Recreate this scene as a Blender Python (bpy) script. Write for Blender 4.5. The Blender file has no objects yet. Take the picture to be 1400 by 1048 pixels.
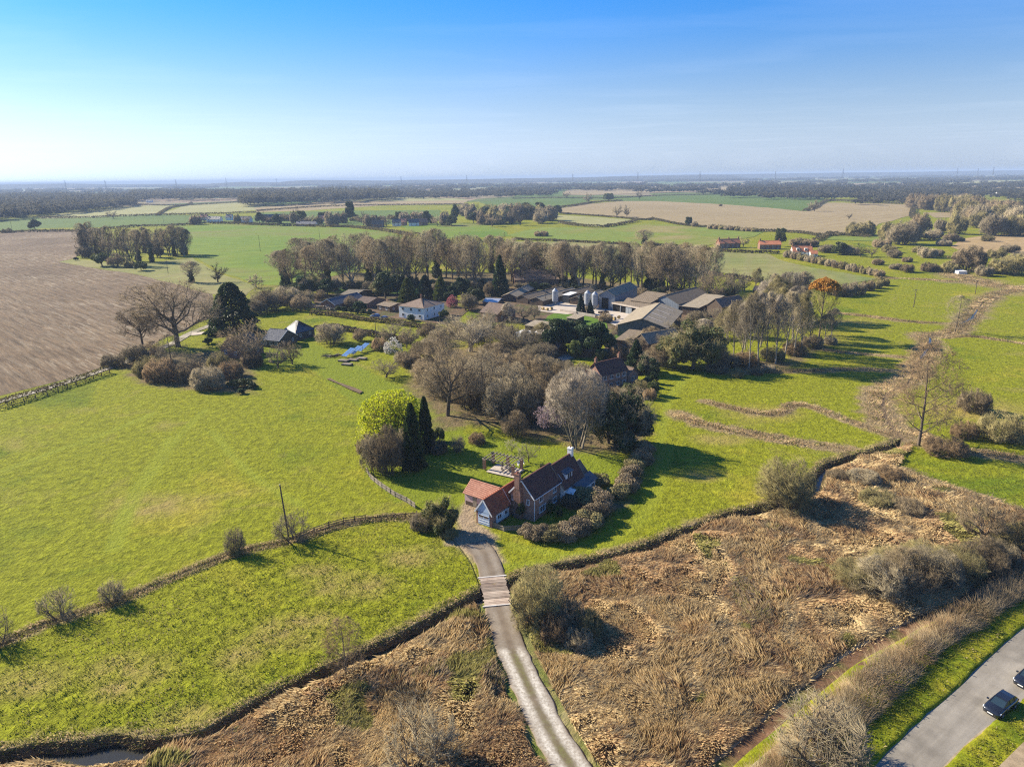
import bpy, math, random
import numpy as np
from mathutils import Vector, Matrix
from mathutils.geometry import delaunay_2d_cdt

# ---------------------------------------------------------------- camera, sky, sun, exposure
sc = bpy.context.scene
CAM_H, CAM_F = 56.0, 933.0
PITCH, ROLL = math.atan(282 / 933.0), math.radians(-0.78)
_f = np.array([0, math.cos(PITCH), -math.sin(PITCH)])
_r0 = np.array([1.0, 0, 0]); _u0 = np.array([0, math.sin(PITCH), math.cos(PITCH)])
_R = _r0 * math.cos(ROLL) + _u0 * math.sin(ROLL)
_U = -_r0 * math.sin(ROLL) + _u0 * math.cos(ROLL)
camd = bpy.data.cameras.new('camera'); cam = bpy.data.objects.new('camera', camd)
sc.collection.objects.link(cam); sc.camera = cam
camd.sensor_width = 36; camd.lens = 36 * CAM_F / 1400
camd.clip_start = 1; camd.clip_end = 80000
M = Matrix(((_R[0], _U[0], -_f[0], 0), (_R[1], _U[1], -_f[1], 0), (_R[2], _U[2], -_f[2], CAM_H), (0, 0, 0, 1)))
cam.matrix_world = M

SUN_EL = math.radians(31); SUN_DIR = Vector((-0.89, 0.456, 0)).normalized()
world = bpy.data.worlds.new('World'); sc.world = world; world.use_nodes = True
wn = world.node_tree; bg = wn.nodes['Background']
sky = wn.nodes.new('ShaderNodeTexSky'); sky.sky_type = 'NISHITA'; sky.sun_disc = False
sky.sun_elevation = SUN_EL
sky.sun_rotation = math.atan2(SUN_DIR.x, SUN_DIR.y)
sky.air_density = 1.15; sky.dust_density = 0.35; sky.ozone_density = 4.0; sky.altitude = 50
# thin high cloud veils, sheets on a plane high above
tc = wn.nodes.new('ShaderNodeTexCoord'); sp = wn.nodes.new('ShaderNodeSeparateXYZ')
wn.links.new(tc.outputs['Generated'], sp.inputs[0])
mx = wn.nodes.new('ShaderNodeMath'); mx.operation = 'MAXIMUM'; mx.inputs[1].default_value = 0.03
wn.links.new(sp.outputs['Z'], mx.inputs[0])
vd = wn.nodes.new('ShaderNodeVectorMath'); vd.operation = 'DIVIDE'
cb = wn.nodes.new('ShaderNodeCombineXYZ')
for k in range(3): wn.links.new(mx.outputs[0], cb.inputs[k])
wn.links.new(tc.outputs['Generated'], vd.inputs[0]); wn.links.new(cb.outputs[0], vd.inputs[1])
mp = wn.nodes.new('ShaderNodeMapping'); mp.inputs['Scale'].default_value = (0.3, 0.5, 1); mp.inputs['Rotation'].default_value = (0, 0, 0.3)
wn.links.new(vd.outputs[0], mp.inputs[0])
nz = wn.nodes.new('ShaderNodeTexNoise'); nz.inputs['Scale'].default_value = 1.4; nz.inputs['Detail'].default_value = 7
nz.inputs['Roughness'].default_value = 0.55; nz.inputs['Distortion'].default_value = 0.4
wn.links.new(mp.outputs[0], nz.inputs['Vector'])
cr = wn.nodes.new('ShaderNodeMapRange'); cr.inputs[1].default_value = 0.48; cr.inputs[2].default_value = 0.8; cr.inputs[3].default_value = 0; cr.inputs[4].default_value = 0.05
wn.links.new(nz.outputs[0], cr.inputs[0])
hs = wn.nodes.new('ShaderNodeMixRGB'); hs.blend_type = 'MULTIPLY'; hs.inputs[0].default_value = 1; hs.inputs[2].default_value = (0.16, 0.50, 0.90, 1)
wn.links.new(sky.outputs[0], hs.inputs[1])
bw = wn.nodes.new('ShaderNodeRGBToBW'); wn.links.new(sky.outputs[0], bw.inputs[0])
hz = wn.nodes.new('ShaderNodeMixRGB'); hz.blend_type = 'MULTIPLY'; hz.inputs[0].default_value = 1; hz.inputs[2].default_value = (0.56, 0.67, 0.83, 1)
wn.links.new(bw.outputs[0], hz.inputs[1])
hr = wn.nodes.new('ShaderNodeMapRange'); hr.interpolation_type = 'SMOOTHSTEP'; hr.inputs[1].default_value = 0.0; hr.inputs[2].default_value = 0.24; hr.inputs[3].default_value = 0.0; hr.inputs[4].default_value = 1.0
wn.links.new(sp.outputs['Z'], hr.inputs[0])
hm_ = wn.nodes.new('ShaderNodeMixRGB'); wn.links.new(hr.outputs[0], hm_.inputs[0]); wn.links.new(hz.outputs[0], hm_.inputs[1]); wn.links.new(hs.outputs[0], hm_.inputs[2]); hs = hm_
ms = wn.nodes.new('ShaderNodeMixRGB'); ms.inputs[2].default_value = (8, 8.3, 9, 1)
wn.links.new(cr.outputs[0], ms.inputs[0]); wn.links.new(hs.outputs[0], ms.inputs[1])
wn.links.new(ms.outputs[0], bg.inputs['Color']); bg.inputs['Strength'].default_value = 0.088

sl = bpy.data.lights.new('sun', 'SUN'); sl.energy = 5.0; sl.angle = math.radians(0.53); sl.color = (1.0, 0.895, 0.72)
sun = bpy.data.objects.new('sun', sl); sc.collection.objects.link(sun)
sdir = Vector((SUN_DIR.x * math.cos(SUN_EL), SUN_DIR.y * math.cos(SUN_EL), math.sin(SUN_EL)))
sun.rotation_euler = sdir.to_track_quat('Z', 'Y').to_euler(); sun.location = (-200, 100, 200)
sc.view_settings.view_transform = 'Standard'; sc.view_settings.look = 'None'
sc.view_settings.exposure = 1.2; sc.view_settings.gamma = 1.0; sc.view_settings.use_curve_mapping = False
sc.cycles.max_bounces = 6; sc.cycles.diffuse_bounces = 2; sc.cycles.volume_bounces = 0
sc.cycles.transparent_max_bounces = 4
sc.cycles.use_denoising = False; sc.cycles.filter_width = 1.2; sc.cycles.sample_clamp_indirect = 4

# ---------------------------------------------------------------- helpers
C = sc.collection
rng = np.random.default_rng(7); rnd = random.Random(11)

def G(px, py, z=0.0):
    """photo pixel -> the point of the place at height z seen there"""
    d = _f * CAM_F + _R * (px - 700) + _U * (524 - py)
    t = (z - CAM_H) / d[2]
    return np.array([d[0] * t, d[1] * t])
def GL(pts, z=0.0): return [tuple(G(a, b, z)) for a, b in pts]
def height_at(px, py, top):
    """height of an upright thing standing at (px,py) whose top shows at row top"""
    g = G(px, py); lo, hi = 0.0, 90.0
    for _ in range(30):
        m = (lo + hi) / 2
        v = np.array([g[0], g[1], m - CAM_H]); y = 524 - CAM_F * (v @ _U) / (v @ _f)
        if y > top: lo = m
        else: hi = m
    return lo
def zdepth(x, y, z=0): return float(np.array([x, y, z - CAM_H]) @ _f)
def mpp(px, py):
    g = G(px, py); return zdepth(g[0], g[1]) / CAM_F      # metres per photo pixel there

def _hash(ix, iy, s):
    h = (ix * 374761393 + iy * 668265263 + s * 974634777) & 0xFFFFFFFF
    h = ((h ^ (h >> 13)) * 1274126177) & 0xFFFFFFFF
    return ((h ^ (h >> 16)) & 0xFFFFFF) / float(0xFFFFFF)
def vnoise(x, y, scale=1.0, s=0, oct=1):
    out = 0; amp = 1; tot = 0
    x = np.asarray(x, float) / scale; y = np.asarray(y, float) / scale
    for o in range(oct):
        xi = np.floor(x).astype(np.int64); yi = np.floor(y).astype(np.int64); fx = x - xi; fy = y - yi
        fx = fx * fx * (3 - 2 * fx); fy = fy * fy * (3 - 2 * fy)
        a = _hash(xi, yi, s + o); b = _hash(xi + 1, yi, s + o); c = _hash(xi, yi + 1, s + o); d = _hash(xi + 1, yi + 1, s + o)
        out = out + amp * (a + (b - a) * fx + (c - a) * fy + (a - b - c + d) * fx * fy); tot += amp
        amp *= 0.5; x = x * 2.03 + 5.1; y = y * 2.03 + 1.7
    return out / tot
def inpoly(x, y, poly):
    x = np.asarray(x); y = np.asarray(y); r = np.zeros(x.shape, bool); n = len(poly)
    for i in range(n):
        x0, y0 = poly[i]; x1, y1 = poly[(i + 1) % n]
        if y0 == y1: continue
        c = ((y0 > y) != (y1 > y)) & (x < (x1 - x0) * (y - y0) / (y1 - y0) + x0)
        r ^= c
    return r
def dist_line(x, y, line):
    x = np.asarray(x, float); y = np.asarray(y, float); best = np.full(x.shape, 1e9)
    for i in range(len(line) - 1):
        ax, ay = line[i]; bx, by = line[i + 1]; dx, dy = bx - ax, by - ay
        L = dx * dx + dy * dy + 1e-12
        t = np.clip(((x - ax) * dx + (y - ay) * dy) / L, 0, 1)
        best = np.minimum(best, np.hypot(x - ax - t * dx, y - ay - t * dy))
    return best
def smooth(line, step=1.0, closed=False):
    """Catmull-Rom through the points, sampled every ~step metres"""
    P = [np.array(p, float) for p in line]; n = len(P); out = []
    seg = n if closed else n - 1
    for i in range(seg):
        p0 = P[i - 1] if (i > 0 or closed) else 2 * P[0] - P[1]
        p1 = P[i]; p2 = P[(i + 1) % n]
        p3 = P[(i + 2) % n] if (i + 2 < n or closed) else 2 * P[-1] - P[-2]
        k = max(1, int(np.linalg.norm(p2 - p1) / step))
        for j in range(k):
            t = j / k
            out.append(tuple(0.5 * ((2 * p1) + (-p0 + p2) * t + (2 * p0 - 5 * p1 + 4 * p2 - p3) * t * t + (-p0 + 3 * p1 - 3 * p2 + p3) * t ** 3)))
    if not closed: out.append(tuple(P[-1]))
    return out
def offset(line, d):
    L = np.array(line); t = np.gradient(L, axis=0); t /= np.linalg.norm(t, axis=1)[:, None] + 1e-9
    nrm = np.stack([-t[:, 1], t[:, 0]], 1)
    dd = np.asarray(d) if np.ndim(d) else d
    return [tuple(p) for p in L + nrm * (dd[:, None] if np.ndim(dd) else dd)]

def mesh_np(name, V, F, mat, attrs=None, smooth_sh=False, mat_idx=None):
    """V (n,3), F (m,3) or (m,4) arrays -> mesh data"""
    me = bpy.data.meshes.new(name); V = np.asarray(V, np.float32)
    if isinstance(F, np.ndarray):
        m, k = F.shape
        me.vertices.add(len(V)); me.vertices.foreach_set('co', V.ravel())
        me.loops.add(m * k); me.loops.foreach_set('vertex_index', F.astype(np.int32).ravel())
        me.polygons.add(m); me.polygons.foreach_set('loop_start', np.arange(0, m * k, k, dtype=np.int32))
        me.polygons.foreach_set('loop_total', np.full(m, k, np.int32))
        me.update(calc_edges=True)
    else:
        me.from_pydata([tuple(map(float, v)) for v in V], [], F); me.update()
    for mm in (mat if isinstance(mat, (list, tuple)) else [mat]): me.materials.append(mm)
    if mat_idx is not None: me.polygons.foreach_set('material_index', np.asarray(mat_idx, np.int32))
    for an, av in (attrs or {}).items():
        av = np.asarray(av, np.float32)
        if av.ndim == 1: a = me.attributes.new(an, 'FLOAT', 'POINT'); a.data.foreach_set('value', av)
        else:
            a = me.attributes.new(an, 'FLOAT_COLOR', 'POINT')
            a.data.foreach_set('color', np.concatenate([av, np.ones((len(av), 1), np.float32)], 1).ravel())
    if smooth_sh: me.polygons.foreach_set('use_smooth', np.ones(len(me.polygons), bool))
    return me
def link(name, me, parent=None, loc=None, rotz=0, scale=None):
    o = bpy.data.objects.new(name, me); C.objects.link(o)
    if parent is not None: o.parent = parent
    if loc is not None: o.location = loc
    if rotz: o.rotation_euler = (0, 0, rotz)
    if scale is not None: o.scale = scale
    return o
def tag(o, label=None, cat=None, group=None, kind=None):
    for k, v in (('label', label), ('category', cat), ('group', group), ('kind', kind)):
        if v: o[k] = v
    return o
def thing(name, label, cat, loc=(0, 0, 0), rotz=0, group=None):
    return tag(link(name, None, None, loc, rotz), label, cat, group)

class MB:
    """collects simple solids, builds them as ONE mesh"""
    def __init__(s): s.v = []; s.f = []
    def add(s, vs, fs):
        b = len(s.v); s.v += [tuple(q) for q in vs]; s.f += [tuple(i + b for i in q) for q in fs]; return s
    def box(s, x0, x1, y0, y1, z0, z1):
        return s.add([(x0, y0, z0), (x1, y0, z0), (x1, y1, z0), (x0, y1, z0), (x0, y0, z1), (x1, y0, z1), (x1, y1, z1), (x0, y1, z1)],
                     [(0, 3, 2, 1), (4, 5, 6, 7), (0, 1, 5, 4), (1, 2, 6, 5), (2, 3, 7, 6), (3, 0, 4, 7)])
    def quadbar(s, a, b, w, h=None):
        """bar from a to b with section w x h"""
        h = h or w; a = Vector(a); b = Vector(b); d = (b - a).normalized()
        up = Vector((0, 0, 1)) if abs(d.z) < 0.95 else Vector((1, 0, 0))
        x = d.cross(up).normalized() * w / 2; y = x.normalized().cross(d).normalized() * h / 2
        vs = [a - x - y, a + x - y, a + x + y, a - x + y, b - x - y, b + x - y, b + x + y, b - x + y]
        return s.add(vs, [(0, 1, 2, 3), (7, 6, 5, 4), (0, 4, 5, 1), (1, 5, 6, 2), (2, 6, 7, 3), (3, 7, 4, 0)])
    def tube(s, a, b, r0, r1, n=8, cap=True):
        a = Vector(a); b = Vector(b); d = (b - a).normalized()
        up = Vector((0, 0, 1)) if abs(d.z) < 0.95 else Vector((1, 0, 0))
        x = d.cross(up).normalized(); y = x.cross(d)
        vs = []
        for p, r in ((a, r0), (b, r1)):
            for k in range(n):
                t = 2 * math.pi * k / n; vs.append(p + x * math.cos(t) * r + y * math.sin(t) * r)
        fs = [(k, (k + 1) % n, n + (k + 1) % n, n + k) for k in range(n)]
        if cap: fs += [tuple(range(n - 1, -1, -1)), tuple(range(n, 2 * n))]
        return s.add(vs, fs)
    def slab(s, q, t):
        """q: four corners (counter-clockwise seen from the normal side) thickened by t below"""
        q = [Vector(p) for p in q]; n = (q[1] - q[0]).cross(q[3] - q[0]).normalized() * t
        vs = [p - n for p in q] + q
        return s.add(vs, [(3, 2, 1, 0), (4, 5, 6, 7), (0, 1, 5, 4), (1, 2, 6, 5), (2, 3, 7, 6), (3, 0, 4, 7)])
    def build(s, name, mat, parent=None, loc=None, rotz=0, smooth_sh=False):
        me = bpy.data.meshes.new(name); me.from_pydata([tuple(v) for v in s.v], [], s.f); me.update(); me.materials.append(mat)
        if smooth_sh: me.polygons.foreach_set('use_smooth', np.ones(len(me.polygons), bool))
        return link(name, me, parent, loc, rotz)

# ---------------------------------------------------------------- materials
def new_mat(name, rough=0.9, spec=0.2):
    m = bpy.data.materials.new(name); m.use_nodes = True; b = m.node_tree.nodes['Principled BSDF']
    b.inputs['Roughness'].default_value = rough; b.inputs['Specular IOR Level'].default_value = spec
    return m, m.node_tree, b
def N(nt, t, **kw):
    n = nt.nodes.new(t)
    for k, v in kw.items():
        if k.startswith('i_'):
            key = k[2:]; key = int(key) if key.isdigit() else key
            n.inputs[key].default_value = v
        else: setattr(n, k, v)
    return n
def pos_node(nt, scale=(1, 1, 1), rot=0, obj=False):
    if obj: src = N(nt, 'ShaderNodeTexCoord').outputs['Object']
    else: src = N(nt, 'ShaderNodeNewGeometry').outputs['Position']
    m = N(nt, 'ShaderNodeMapping', vector_type='POINT'); m.inputs['Scale'].default_value = scale; 
    if rot:
        r = N(nt, 'ShaderNodeMapping', vector_type='POINT'); r.inputs['Rotation'].default_value = (0, 0, rot)
        nt.links.new(src, r.inputs[0]); src = r.outputs[0]
    nt.links.new(src, m.inputs[0]); return m.outputs[0]
def noise(nt, vec, scale, detail=4, rough=0.6, dist=0.0):
    n = N(nt, 'ShaderNodeTexNoise'); n.inputs['Scale'].default_value = scale; n.inputs['Detail'].default_value = detail
    n.inputs['Roughness'].default_value = rough; n.inputs['Distortion'].default_value = dist
    nt.links.new(vec, n.inputs['Vector']); return n.outputs[0]
def ramp(nt, fac, stops):
    r = N(nt, 'ShaderNodeValToRGB'); e = r.color_ramp.elements
    while len(e) < len(stops): e.new(0.5)
    for k, (p, c) in enumerate(stops):
        e[k].position = p; e[k].color = (c[0], c[1], c[2], 1) if np.ndim(c) else (c, c, c, 1)
    nt.links.new(fac, r.inputs[0]); return r.outputs[0]
def mixc(nt, fac, a, b, mode='MIX'):
    m = N(nt, 'ShaderNodeMixRGB', blend_type=mode)
    for k, v in ((0, fac), (1, a), (2, b)):
        if hasattr(v, 'is_output'): nt.links.new(v, m.inputs[k])
        elif k == 0: m.inputs[0].default_value = v
        else: m.inputs[k].default_value = (*v, 1)
    return m.outputs[0]
def math_n(nt, op, a, b=None):
    m = N(nt, 'ShaderNodeMath', operation=op)
    for k, v in ((0, a), (1, b)):
        if v is None: continue
        if hasattr(v, 'is_output'): nt.links.new(v, m.inputs[k])
        else: m.inputs[k].default_value = v
    return m.outputs[0]
def bump(nt, b, h, strength, dist):
    n = N(nt, 'ShaderNodeBump'); n.inputs['Strength'].default_value = strength; n.inputs['Distance'].default_value = dist
    nt.links.new(h, n.inputs['Height']); nt.links.new(n.outputs[0], b.inputs['Normal'])
def attr(nt, name, col=False):
    a = N(nt, 'ShaderNodeAttribute', attribute_name=name); return a.outputs['Color' if col else 'Fac']

def ground_mat(name, cols, sL=0.03, sM=0.35, sS=3.0, bump_d=0.15, stretch=(1, 1, 1), rot=0, stripes=None, var=0.35, extra=None, bs=0.8):
    m, nt, b = new_mat(name, 0.95, 0.1)
    v = pos_node(nt); vs = pos_node(nt, stretch, rot)
    base = ramp(nt, noise(nt, v, sL, 5, 0.6, 0.5), [(0.32 + 0.36 * k / max(1, len(cols) - 1), c) for k, c in enumerate(cols)])
    n2 = noise(nt, vs, sM, 5, 0.65, 0.3); n3 = noise(nt, vs, sS, 4, 0.7)
    base = mixc(nt, 1.0, base, ramp(nt, n2, [(0.3, 1 - var), (0.7, 1 + var * 0.8)]), 'MULTIPLY')
    base = mixc(nt, 1.0, base, ramp(nt, n3, [(0.3, 1 - var * 0.9), (0.7, 1 + var * 0.7)]), 'MULTIPLY')
    if stripes:
        ang, period, col, amt, lo, hi = stripes
        w = N(nt, 'ShaderNodeTexWave', wave_type='BANDS', bands_direction='X', wave_profile='SIN')
        w.inputs['Scale'].default_value = 2 * math.pi / (20 * period) ; w.inputs['Distortion'].default_value = 1.2; w.inputs['Detail Scale'].default_value = 0.6; w.inputs['Detail'].default_value = 3
        nt.links.new(pos_node(nt, (1, 1, 1), ang), w.inputs['Vector'])
        fac = ramp(nt, w.outputs['Fac'], [(lo, 0), (hi, amt)])
        fac = mixc(nt, 1.0, fac, ramp(nt, noise(nt, v, 0.02, 4), [(0.35, 0.25), (0.65, 1.0)]), 'MULTIPLY')
        base = mixc(nt, fac, base, col)
    if extra: base = extra(nt, v, base)
    nt.links.new(base, b.inputs['Base Color'])
    h = math_n(nt, 'ADD', n3, math_n(nt, 'MULTIPLY', n2, 1.5))
    bump(nt, b, h, bs, bump_d); return m
def simple_mat(name, c1, c2=None, scale=1.5, rough=0.85, spec=0.25, bumpd=0.02, obj=True, stretch=(1, 1, 1), metallic=0, rot=0):
    m, nt, b = new_mat(name, rough, spec); c2 = c2 or tuple(x * 0.7 for x in c1)
    b.inputs['Metallic'].default_value = metallic
    v = pos_node(nt, stretch, rot, obj); n = noise(nt, v, scale, 6, 0.65); n2 = noise(nt, v, scale * 7, 3, 0.6)
    col = ramp(nt, n, [(0.33, c2), (0.67, c1)])
    col = mixc(nt, 1.0, col, ramp(nt, n2, [(0.3, 0.82), (0.7, 1.15)]), 'MULTIPLY')
    nt.links.new(col, b.inputs['Base Color'])
    if bumpd: bump(nt, b, n2, 0.6, bumpd)
    return m
def twig_mat(name, c1, c2, rough=0.85, rand=0.35, trans=0):
    m, nt, b = new_mat(name, rough, 0.15)
    oi = N(nt, 'ShaderNodeObjectInfo').outputs['Random']
    n = noise(nt, pos_node(nt), 0.45, 3)
    col = ramp(nt, n, [(0.35, c2), (0.65, c1)])
    col = mixc(nt, 1.0, col, ramp(nt, oi, [(0, 1 - rand), (1, 1 + rand)]), 'MULTIPLY')
    nt.links.new(col, b.inputs['Base Color'])
    if trans:
        t = N(nt, 'ShaderNodeBsdfTranslucent'); nt.links.new(col, t.inputs[0]); mx = N(nt, 'ShaderNodeMixShader'); mx.inputs[0].default_value = trans
        nt.links.new(b.outputs[0], mx.inputs[1]); nt.links.new(t.outputs[0], mx.inputs[2]); nt.links.new(mx.outputs[0], nt.nodes['Material Output'].inputs[0])
    return m
def leaf_mat(name, c1, c2, rand=0.25, trans=0.25):
    m, nt, b = new_mat(name, 0.6, 0.3)
    oi = N(nt, 'ShaderNodeObjectInfo').outputs['Random']
    n = noise(nt, pos_node(nt), 1.2, 4, 0.7)
    col = ramp(nt, n, [(0.35, c2), (0.68, c1)])
    col = mixc(nt, 1.0, col, ramp(nt, oi, [(0, 1 - rand), (1, 1 + rand)]), 'MULTIPLY')
    nt.links.new(col, b.inputs['Base Color'])
    if trans:
        t = N(nt, 'ShaderNodeBsdfTranslucent'); nt.links.new(col, t.inputs[0])
        mx = N(nt, 'ShaderNodeMixShader'); mx.inputs[0].default_value = trans
        out = nt.nodes['Material Output']; nt.links.new(b.outputs[0], mx.inputs[1]); nt.links.new(t.outputs[0], mx.inputs[2])
        nt.links.new(mx.outputs[0], out.inputs[0])
    return m
def brick_mat(name, c1, c2, mortar, s=1.0):
    m, nt, b = new_mat(name, 0.9, 0.2)
    src = N(nt, 'ShaderNodeTexCoord').outputs['Object']
    sx = N(nt, 'ShaderNodeSeparateXYZ'); nt.links.new(src, sx.inputs[0])
    cb = N(nt, 'ShaderNodeCombineXYZ'); nt.links.new(math_n(nt, 'ADD', sx.outputs[0], sx.outputs[1]), cb.inputs[0]); nt.links.new(sx.outputs[2], cb.inputs[1])
    t = N(nt, 'ShaderNodeTexBrick'); t.inputs['Scale'].default_value = 1; t.inputs['Brick Width'].default_value = 0.23 * s; t.inputs['Row Height'].default_value = 0.075 * s
    t.inputs['Mortar Size'].default_value = 0.008; t.inputs['Color1'].default_value = (*c1, 1); t.inputs['Color2'].default_value = (*c2, 1); t.inputs['Mortar'].default_value = (*mortar, 1)
    nt.links.new(cb.outputs[0], t.inputs['Vector'])
    col = mixc(nt, 1.0, t.outputs['Color'], ramp(nt, noise(nt, src, 0.9, 5), [(0.3, 0.7), (0.7, 1.2)]), 'MULTIPLY')
    nt.links.new(col, b.inputs['Base Color']); return m
def board_mat(name, c1, c2, period=0.2, axis=2, rough=0.7, depth=0.02):
    """boards or corrugation running across the axis (object space)"""
    m, nt, b = new_mat(name, rough, 0.3)
    src = N(nt, 'ShaderNodeTexCoord').outputs['Object']
    sx = N(nt, 'ShaderNodeSeparateXYZ'); nt.links.new(src, sx.inputs[0])
    val = sx.outputs[2] if axis == 2 else (math_n(nt, 'ADD', sx.outputs[0], sx.outputs[1]) if axis == 3 else sx.outputs[axis])
    fr = math_n(nt, 'FRACT', math_n(nt, 'DIVIDE', val, period))
    col = ramp(nt, noise(nt, src, 0.7, 6, 0.7), [(0.3, c2), (0.7, c1)])
    col = mixc(nt, 1.0, col, ramp(nt, fr, [(0, 0.55), (0.12, 1), (1, 1)]), 'MULTIPLY')
    nt.links.new(col, b.inputs['Base Color']); bump(nt, b, fr, 0.6, depth); return m

GRASS1, GRASS2, GRASS3 = (0.115, 0.155, 0.007), (0.205, 0.216, 0.010), (0.29, 0.258, 0.022)
def meadow_extra(nt, v, base):
    base = mixc(nt, ramp(nt, noise(nt, v, 0.055, 5, 0.6, 0.8), [(0.56, 0), (0.72, 0.55)]), base, (0.26, 0.21, 0.06))
    base = mixc(nt, attr(nt, 'dry'), base, ramp(nt, noise(nt, v, 1.6, 4), [(0.3, (0.24, 0.17, 0.05)), (0.7, (0.36, 0.27, 0.1))]))
    base = mixc(nt, attr(nt, 'lush'), base, (0.15, 0.19, 0.012))
    base = mixc(nt, attr(nt, 'track'), base, (0.22, 0.245, 0.02))
    base = mixc(nt, attr(nt, 'litter'), base, ramp(nt, noise(nt, v, 0.5, 5, 0.7), [(0.3, (0.09, 0.09, 0.03)), (0.5, (0.15, 0.105, 0.06)), (0.7, (0.2, 0.14, 0.085))]))
    base = mixc(nt, attr(nt, 'sand'), base, ramp(nt, noise(nt, v, 1.2, 5, 0.7), [(0.3, (0.24, 0.175, 0.105)), (0.7, (0.36, 0.28, 0.185))]))
    straw = ramp(nt, noise(nt, v, 1.3, 4, 0.7), [(0.3, (0.14, 0.1, 0.05)), (0.55, (0.27, 0.2, 0.1)), (0.75, (0.38, 0.3, 0.17))])
    base = mixc(nt, attr(nt, 'reed'), base, straw)
    base = mixc(nt, attr(nt, 'dirt'), base, ramp(nt, noise(nt, v, 0.8, 5), [(0.3, (0.09, 0.06, 0.035)), (0.7, (0.2, 0.14, 0.085))]))
    return base
MT = {}
_a, _b = G(70, 405), G(115, 421); PLOUGH = math.atan2(_b[1] - _a[1], _b[0] - _a[0])
MT['meadow'] = ground_mat('meadow_grass', [GRASS1, GRASS2, GRASS2, GRASS3], 0.03, 0.6, 1.9, 0.45, var=0.4, extra=meadow_extra)
MT['verge'] = ground_mat('verge_grass', [GRASS1, GRASS2, GRASS3], 0.2, 1.2, 6, 0.12, var=0.4)
MT['reedbed'] = ground_mat('reed_litter', [(0.26, 0.19, 0.11), (0.42, 0.32, 0.18), (0.36, 0.26, 0.14), (0.28, 0.24, 0.1)], 0.12, 1.1, 6, 0.2, stretch=(1, 0.3, 1), rot=0.5, var=0.5)
def plough_extra(nt, v, base):
    vs = pos_node(nt, (0.06, 0.75, 1), -PLOUGH); n = noise(nt, vs, 1.0, 6, 0.75, 0.6)
    f = mixc(nt, 1.0, ramp(nt, n, [(0.5, 0), (0.64, 0.9)]), ramp(nt, noise(nt, v, 0.012, 3), [(0.4, 0.1), (0.6, 1)]), 'MULTIPLY')
    return mixc(nt, f, base, (0.36, 0.3, 0.21))
MT['plough'] = ground_mat('ploughed_soil', [(0.115, 0.077, 0.043), (0.145, 0.098, 0.055), (0.18, 0.125, 0.07)], 0.012, 0.55, 1.6, 0.4, stretch=(0.1, 1.1, 1), rot=-PLOUGH, stripes=(math.pi / 2 - PLOUGH, 5.0, (0.3, 0.24, 0.16), 0.22, 0.55, 0.95), var=0.5, extra=plough_extra)
MT['tan'] = ground_mat('tan_stubble', [(0.26, 0.20, 0.10), (0.31, 0.24, 0.125)], 0.006, 0.1, 0.5, 0.1, stripes=(math.radians(48), 22, (0.2, 0.14, 0.085), 0.5, 0.75, 0.95), var=0.15)
MT['crop'] = ground_mat('winter_crop', [(0.10, 0.165, 0.014), (0.14, 0.195, 0.018), (0.17, 0.16, 0.045)], 0.008, 0.08, 0.8, 0.1, stripes=(math.radians(75), 24, (0.06, 0.11, 0.02), 0.4, 0.8, 0.95), var=0.15)
MT['cropdark'] = ground_mat('dark_crop', [(0.08, 0.125, 0.022), (0.105, 0.15, 0.025)], 0.008, 0.08, 0.8, 0.1, var=0.15)
MT['pale'] = ground_mat('pale_pasture', [(0.24, 0.24, 0.09), (0.3, 0.28, 0.12)], 0.008, 0.1, 0.8, 0.1, var=0.15)
MT['olive'] = ground_mat('olive_pasture', [(0.15, 0.18, 0.05), (0.2, 0.2, 0.06), (0.24, 0.21, 0.09)], 0.01, 0.1, 0.8, 0.1, stripes=(math.radians(20), 14, (0.2, 0.16, 0.09), 0.3, 0.6, 0.95), var=0.2)
MT['orange'] = ground_mat('rough_orange_grass', [(0.32, 0.22, 0.1), (0.36, 0.26, 0.13)], 0.02, 0.1, 0.8, 0.2, var=0.25)
MT['yellow'] = ground_mat('yellow_green_pasture', [(0.24, 0.2, 0.07), (0.17, 0.19, 0.03), (0.15, 0.2, 0.03), (0.2, 0.21, 0.04)], 0.01, 0.1, 0.8, 0.15, var=0.2)
MT['lawn'] = ground_mat('lawn_grass', [(0.07, 0.14, 0.014), (0.11, 0.18, 0.02)], 0.1, 0.6, 4, 0.08, var=0.3)
MT['leaflitter'] = ground_mat('woodland_litter', [(0.07, 0.09, 0.02), (0.12, 0.085, 0.05), (0.17, 0.11, 0.07)], 0.12, 0.6, 3, 0.15, var=0.4)
MT['dirt'] = ground_mat('drive_dirt', [(0.26, 0.19, 0.11), (0.34, 0.26, 0.165)], 0.2, 1.2, 8, 0.03, var=0.25)
MT['mud'] = ground_mat('stream_mud', [(0.05, 0.038, 0.025), (0.09, 0.07, 0.045)], 0.2, 1.2, 5, 0.1, var=0.3)
MT['yard'] = ground_mat('concrete_yard', [(0.42, 0.36, 0.29), (0.5, 0.43, 0.35)], 0.05, 0.4, 3, 0.02, var=0.15)
MT['twig_brown'] = twig_mat('brown_twigs', (0.28, 0.215, 0.125), (0.185, 0.14, 0.08))
MT['twig_grey'] = twig_mat('grey_twigs', (0.32, 0.265, 0.165), (0.215, 0.175, 0.105))
MT['twig_olive'] = twig_mat('olive_twigs', (0.28, 0.24, 0.10), (0.18, 0.15, 0.065))
MT['twig_red'] = twig_mat('russet_twigs', (0.29, 0.2, 0.105), (0.19, 0.13, 0.07))
MT['twig_pale'] = twig_mat('pale_twigs', (0.36, 0.31, 0.23), (0.22, 0.18, 0.13))
MT['bark'] = twig_mat('bark', (0.17, 0.13, 0.09), (0.09, 0.07, 0.05))
MT['bark_pale'] = twig_mat('pale_bark', (0.33, 0.28, 0.21), (0.2, 0.17, 0.12))
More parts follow.
